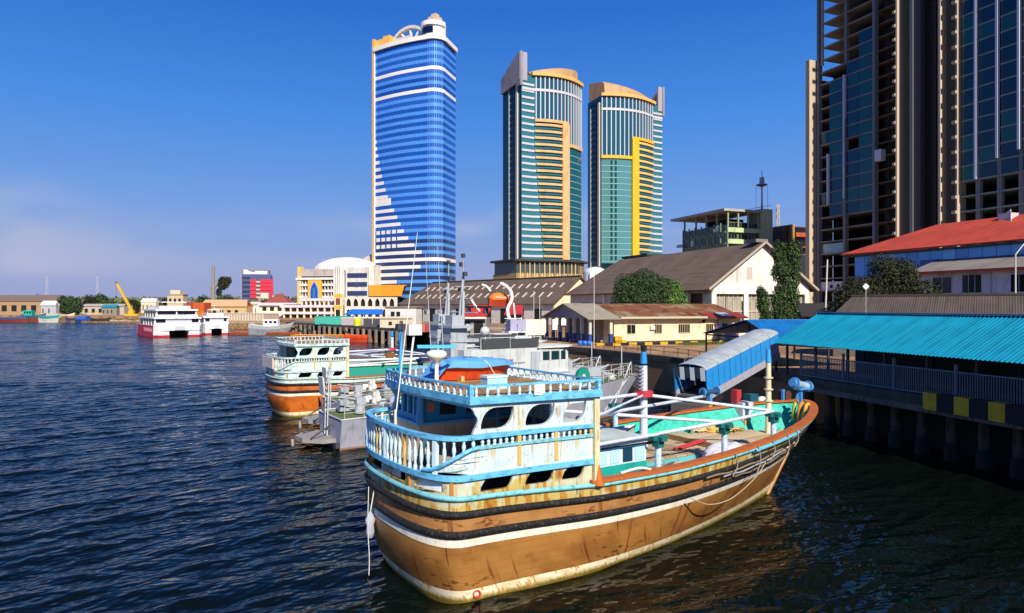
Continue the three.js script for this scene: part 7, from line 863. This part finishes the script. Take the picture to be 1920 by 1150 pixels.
// ---------------------------------------------------------------- far shore on the left
{
  const W0 = (label, p0, p1, pyE, pyR, d, wall, roof, cat = 'warehouse', n = 4) => { const w = (p1 - p0) * d / 1280, ye = 6 - (pyE - 575) * d / 1280, yr = 6 - (pyR - 575) * d / 1280, t = thing('far_' + cat.replace(' ', '_'), label, cat, [px(p0, d), 4, -d]); part('wall', new P().bx(0, w, 0, ye, -w * 0.35, 0), mat(wall, { r: 0.85, map: gr }), t); part('roof', slab4(slab4(new P(), [-0.5, ye, 0.6], [w + 0.5, ye, 0.6], [w - w * 0.05, yr, -w * 0.17], [w * 0.02, yr, -w * 0.17], 0.2), [w * 0.02, yr, -w * 0.17], [w - w * 0.05, yr, -w * 0.17], [w + 0.5, ye, -w * 0.36], [-0.5, ye, -w * 0.36], 0.2), mat(roof, { r: 0.9 }), t); for (let i = 0; i < n; i++) cube('opening', dark, t, w * (0.1 + i * 0.8 / n), w * (0.1 + i * 0.8 / n) + w * 0.07, ye * 0.25, ye * 0.7, -0.1, 0.12); return t; };
  W0('long brown-roofed warehouse on the far left shore', -30, 108, 565, 553, 500, '#a98a68', '#6f5e54', 'warehouse', 6); W0('low pale sheds behind the far wooden boats', 150, 232, 574, 570, 495, '#b8ac96', '#a8a298', 'shed', 5); W0('turquoise-roofed market shed left of the crane', 190, 218, 577, 571, 470, '#8a8478', '#17738a', 'shed', 3); W0('small white flat shed near the broad dark green tree', 76, 104, 573, 564, 452, '#b4b4b4', '#c4c6c8', 'shed', 2); W0('pale block with a white roof edge behind the ferry', 264, 292, 566, 560, 640, '#d6cdb0', '#e8e4d8', 'house', 3);
  W0('tan building with a shallow gabled roof right of the ferries', 376, 462, 575, 562, 340, '#d0ac7c', '#bf9870', 'building', 5); W0('small white house below the office block', 468, 488, 571, 566, 380, '#e2dccc', '#b8b0a0', 'house', 2); W0('brown-roofed sheds behind the tan building', 440, 474, 574, 569, 420, '#8a7a62', '#6b5c4c', 'shed', 2);
  { const d = 560, t = thing('far_house', 'beige rooftop building with a dark top floor above the ferry', 'house', [px(313, d), 4, -d]); part('wall', new P().bx(0, 13, 0, 16, -8, 0), mat('#b9a888', { r: 0.85 }), t); part('top_floor', new P().bx(2, 10, 16, 19.5, -7, -1), mat('#c8bca4'), t); for (let i = 0; i < 3; i++) cube('window', dark, t, 1.5 + i * 3.8, 3.5 + i * 3.8, 9, 12.5, 0, 0.1); part('roof_edge', new P().bx(-0.5, 13.5, 15.4, 16.1, -8.4, 0.4), mat('#8f8268'), t); }
  { const d = 300, cols = ['#c4501c', '#c8741c', '#a83a1e', '#c8521e']; let k = 0; for (const [x0, y, l] of [[345, 0, 'lower left of the stacked orange containers'], [362, 0, 'lower right of the stacked orange containers'], [345, 2.6, 'upper left of the stacked orange containers'], [362, 2.6, 'upper right yellow-orange container of the stack']]) { const t = thing('container', l + ' behind the ferries', 'container', [px(x0, d), 4 + y * 1.5, -d], 0.05); part('body', new P().bx(0, k % 2 ? 4.6 : 3.8, 0, 3.8, -8, 0), mat(cols[k++], { r: 0.7, bump: rep(T.corr, 4), bs: 0.05 }), t); part('door_bar', new P().bx(1.2, 1.35, 0.3, 3.5, 0, 0.12).bx(2.4, 2.55, 0.3, 3.5, 0, 0.12), mat('#7a4a30'), t); } }
  { const e = new Path([[px(412, 312), -312], [px(520, 300), -300]]), w = thing('sea_wall', 'pale sea wall with upright ribs right of the ferries', 'wall'); part('wall', new P().raw(band(e, 0, e.L, 0, 6.8, -1, 0)), mat('#b5a288', { r: 0.9, map: gr }), w); for (let i = 0; i < 16; i++) part('rib', new P().raw(band(e, i * 1.6 + 0.3, i * 1.6 + 0.8, 3.6, 6.6, 0, 0.4)), mat('#d4c8b4', { r: 0.85 }), w); part('coping', new P().raw(band(e, 0, e.L, 6.8, 7.2, -1.1, 0.2)), mat('#d9cdb8'), w); struct('rubble_bank', new P().prism([[-130, -306], [-92, -292], [-92, -300], [-130, -318]], -1, 2.6), mat('#a08c70', { r: 1, map: rep(T.ground, 5) })); }
  { const d = 440, t = thing('mobile_crane', 'yellow mobile crane with its boom raised to the left', 'crane', [px(246, d), 2.6, -d]), y = mat('#dca81c', { r: 0.5 }); part('carrier', new P().bx(-4, 4.5, 1, 2.6, -1.4, 1.4), y, t); part('cab', new P().bx(-1.5, 1.5, 2.6, 5, -1.2, 1.2), y, t); part('boom', new P().beam([0.5, 4.2, 0], [-8.8, 21, 0], 1.2, 1.3).beam([-3, 10, 0], [-9.6, 22.6, 0], 0.8, 0.9), y, t); part('boom_head', new P().box(1.2, 1, 1, -9.8, 22.8, 0), mat('#5a4a30'), t); part('hoist_cable', new P().bar([-10, 22.6, 0], [-10, 14, 0], 0.08, 4).box(0.6, 1.2, 0.6, -10, 13.6, 0), dark, t); for (const x of [-3, -1, 1.6, 3.4]) part('wheel', new P().add(new THREE.CylinderGeometry(0.7, 0.7, 0.5, 12), x, 0.7, 1.4, 0, Math.PI / 2), dark, t); }
  // lattice masts
  const mast = (label, p, py, d, w, col = '#8f9098') => { const h = 6 + (575 - py) * d / 1280, t = thing('lattice_mast', label, 'mast', [px(p, d), 4, -d]), g = new P(), n = 7; for (const [sx, sz] of [[1, 1], [1, -1], [-1, 1], [-1, -1]]) g.bar([sx * w, 0, sz * w], [sx * w * 0.35, h, sz * w * 0.35], w * 0.14, 4); for (let i = 0; i < n; i++) { const a = w * (1 - 0.65 * i / n), b = w * (1 - 0.65 * (i + 1) / n), y0 = h * i / n, y1 = h * (i + 1) / n; g.bar([-a, y0, a], [b, y1, b], w * 0.09, 4).bar([a, y0, a], [-b, y1, b], w * 0.09, 4); } part('lattice', g, mat(col, { r: 0.7 }), t); return t; };
  mast('left one of the two faint lattice masts over the far left shore', 87, 518, 900, 1.6, '#a8a8b0'); mast('right one of the two faint lattice masts over the far left shore', 182, 518, 960, 1.6, '#a8a8b0'); mast('pale lattice mast right of the green building', 1459, 383, 300, 1.2, '#b8b0a8');
  { const d = 238, h = 6 + 248 * d / 1280, t = thing('radio_mast', 'thin red and white radio mast with a round platform near its top', 'mast', [px(1429, d), 4, -d]); for (let i = 0; i < 8; i++) part('mast_section', new P().cyl(0.32, 0.34, (h - 4) / 8, 0, i * (h - 4) / 8, 0, 8), mat(i % 2 ? '#c8c4c4' : '#a87c84', { r: 0.6 }), t); part('platform', new P().lathe([[0.4, h - 4.4], [1.9, h - 3.8], [1.9, h - 3.5], [0, h - 3.5]], 0, 0, 0, 14), mat('#7a6a70'), t); part('antenna_head', new P().cyl(0.8, 0.9, 2, 0, h - 3, 0, 10).bar([0, h - 1, 0], [0, h + 1.4, 0], 0.12), mat('#b8b4c0'), t); part('side_cable', new P().bar([2.4, 0, 0], [2.0, h - 4, 0], 0.06, 4).bar([-2.4, 0, 0], [-2.0, h - 4, 0], 0.06, 4), mat('#9a98a0'), t); }
  // lamps
  { const d = 74, t = thing('street_lamp', 'lamp post with a white diamond-shaped head above the brown shed roof', 'lamp post', [px(1624, d), 4, -d]), h = 6 + 34 * d / 1280; part('pole', new P().cyl(0.06, 0.08, h, 0, 0, 0, 8), mat('#8a8a84'), t); part('lamp_head', new P().box(0.5, 0.5, 0.12, 0, h + 0.2, 0, 0, 0, 0.785), mat('#f4f2ea', { r: 0.5 }), t); }
  { const d = 88, t = thing('street_lamp', 'tall pale lamp post with a leaning arm at the right edge before the white house', 'lamp post', [px(1905, d), 4, -d]), h = 6 + 112 * d / 1280; part('pole', new P().cyl(0.09, 0.13, h - 1, 0, 0, 0, 9), mat('#b8b8b2'), t); part('arm', new P().bar([0, h - 1, 0], [1.1, h + 0.4, 0], 0.08), mat('#c4c4be'), t); }
  { const d = 108, t = thing('light_pole', 'plain pale pole standing before the foot of the unfinished tower', 'pole', [px(1546, d), 4, -d]), h = 6 + 88 * d / 1280; part('pole', new P().bar([0, 0, 0], [0.5, h, 0], 0.16, 8, 0.12), mat('#c4c2b8'), t); part('base', new P().box(0.5, 0.6, 0.5, 0, 0.3, 0), mat('#8a857c'), t); }
  for (const [p, d, py, l] of [[1001, 106, 548, 'left of the two thin flag poles by the porch'], [1012, 106, 556, 'right of the two thin flag poles by the porch'], [1114, 98, 520, 'thin pale pole standing by the right end of the porch']]) { const t = thing('flag_pole', l, 'pole', [px(p, d), 4, -d]), h = 6 + (575 - py) * d / 1280; part('pole', new P().cyl(0.05, 0.07, h, 0, 0, 0, 6), mat('#c4beb2'), t); part('cap', new P().cyl(0.1, 0.1, 0.12, 0, h, 0, 6), mat('#c4beb2'), t); }
  solo('slack_cable', new P().tube([[19.2, 4.3, -75.6], [17.6, 2.6, -71], [16.6, 0, -67]], 0.05, 5, 14), mat('#6a645c', { r: 0.9 }), 'slack cable hanging from the quay edge behind the dhow mast', 'cable');
}

renderer.render(scene, camera);
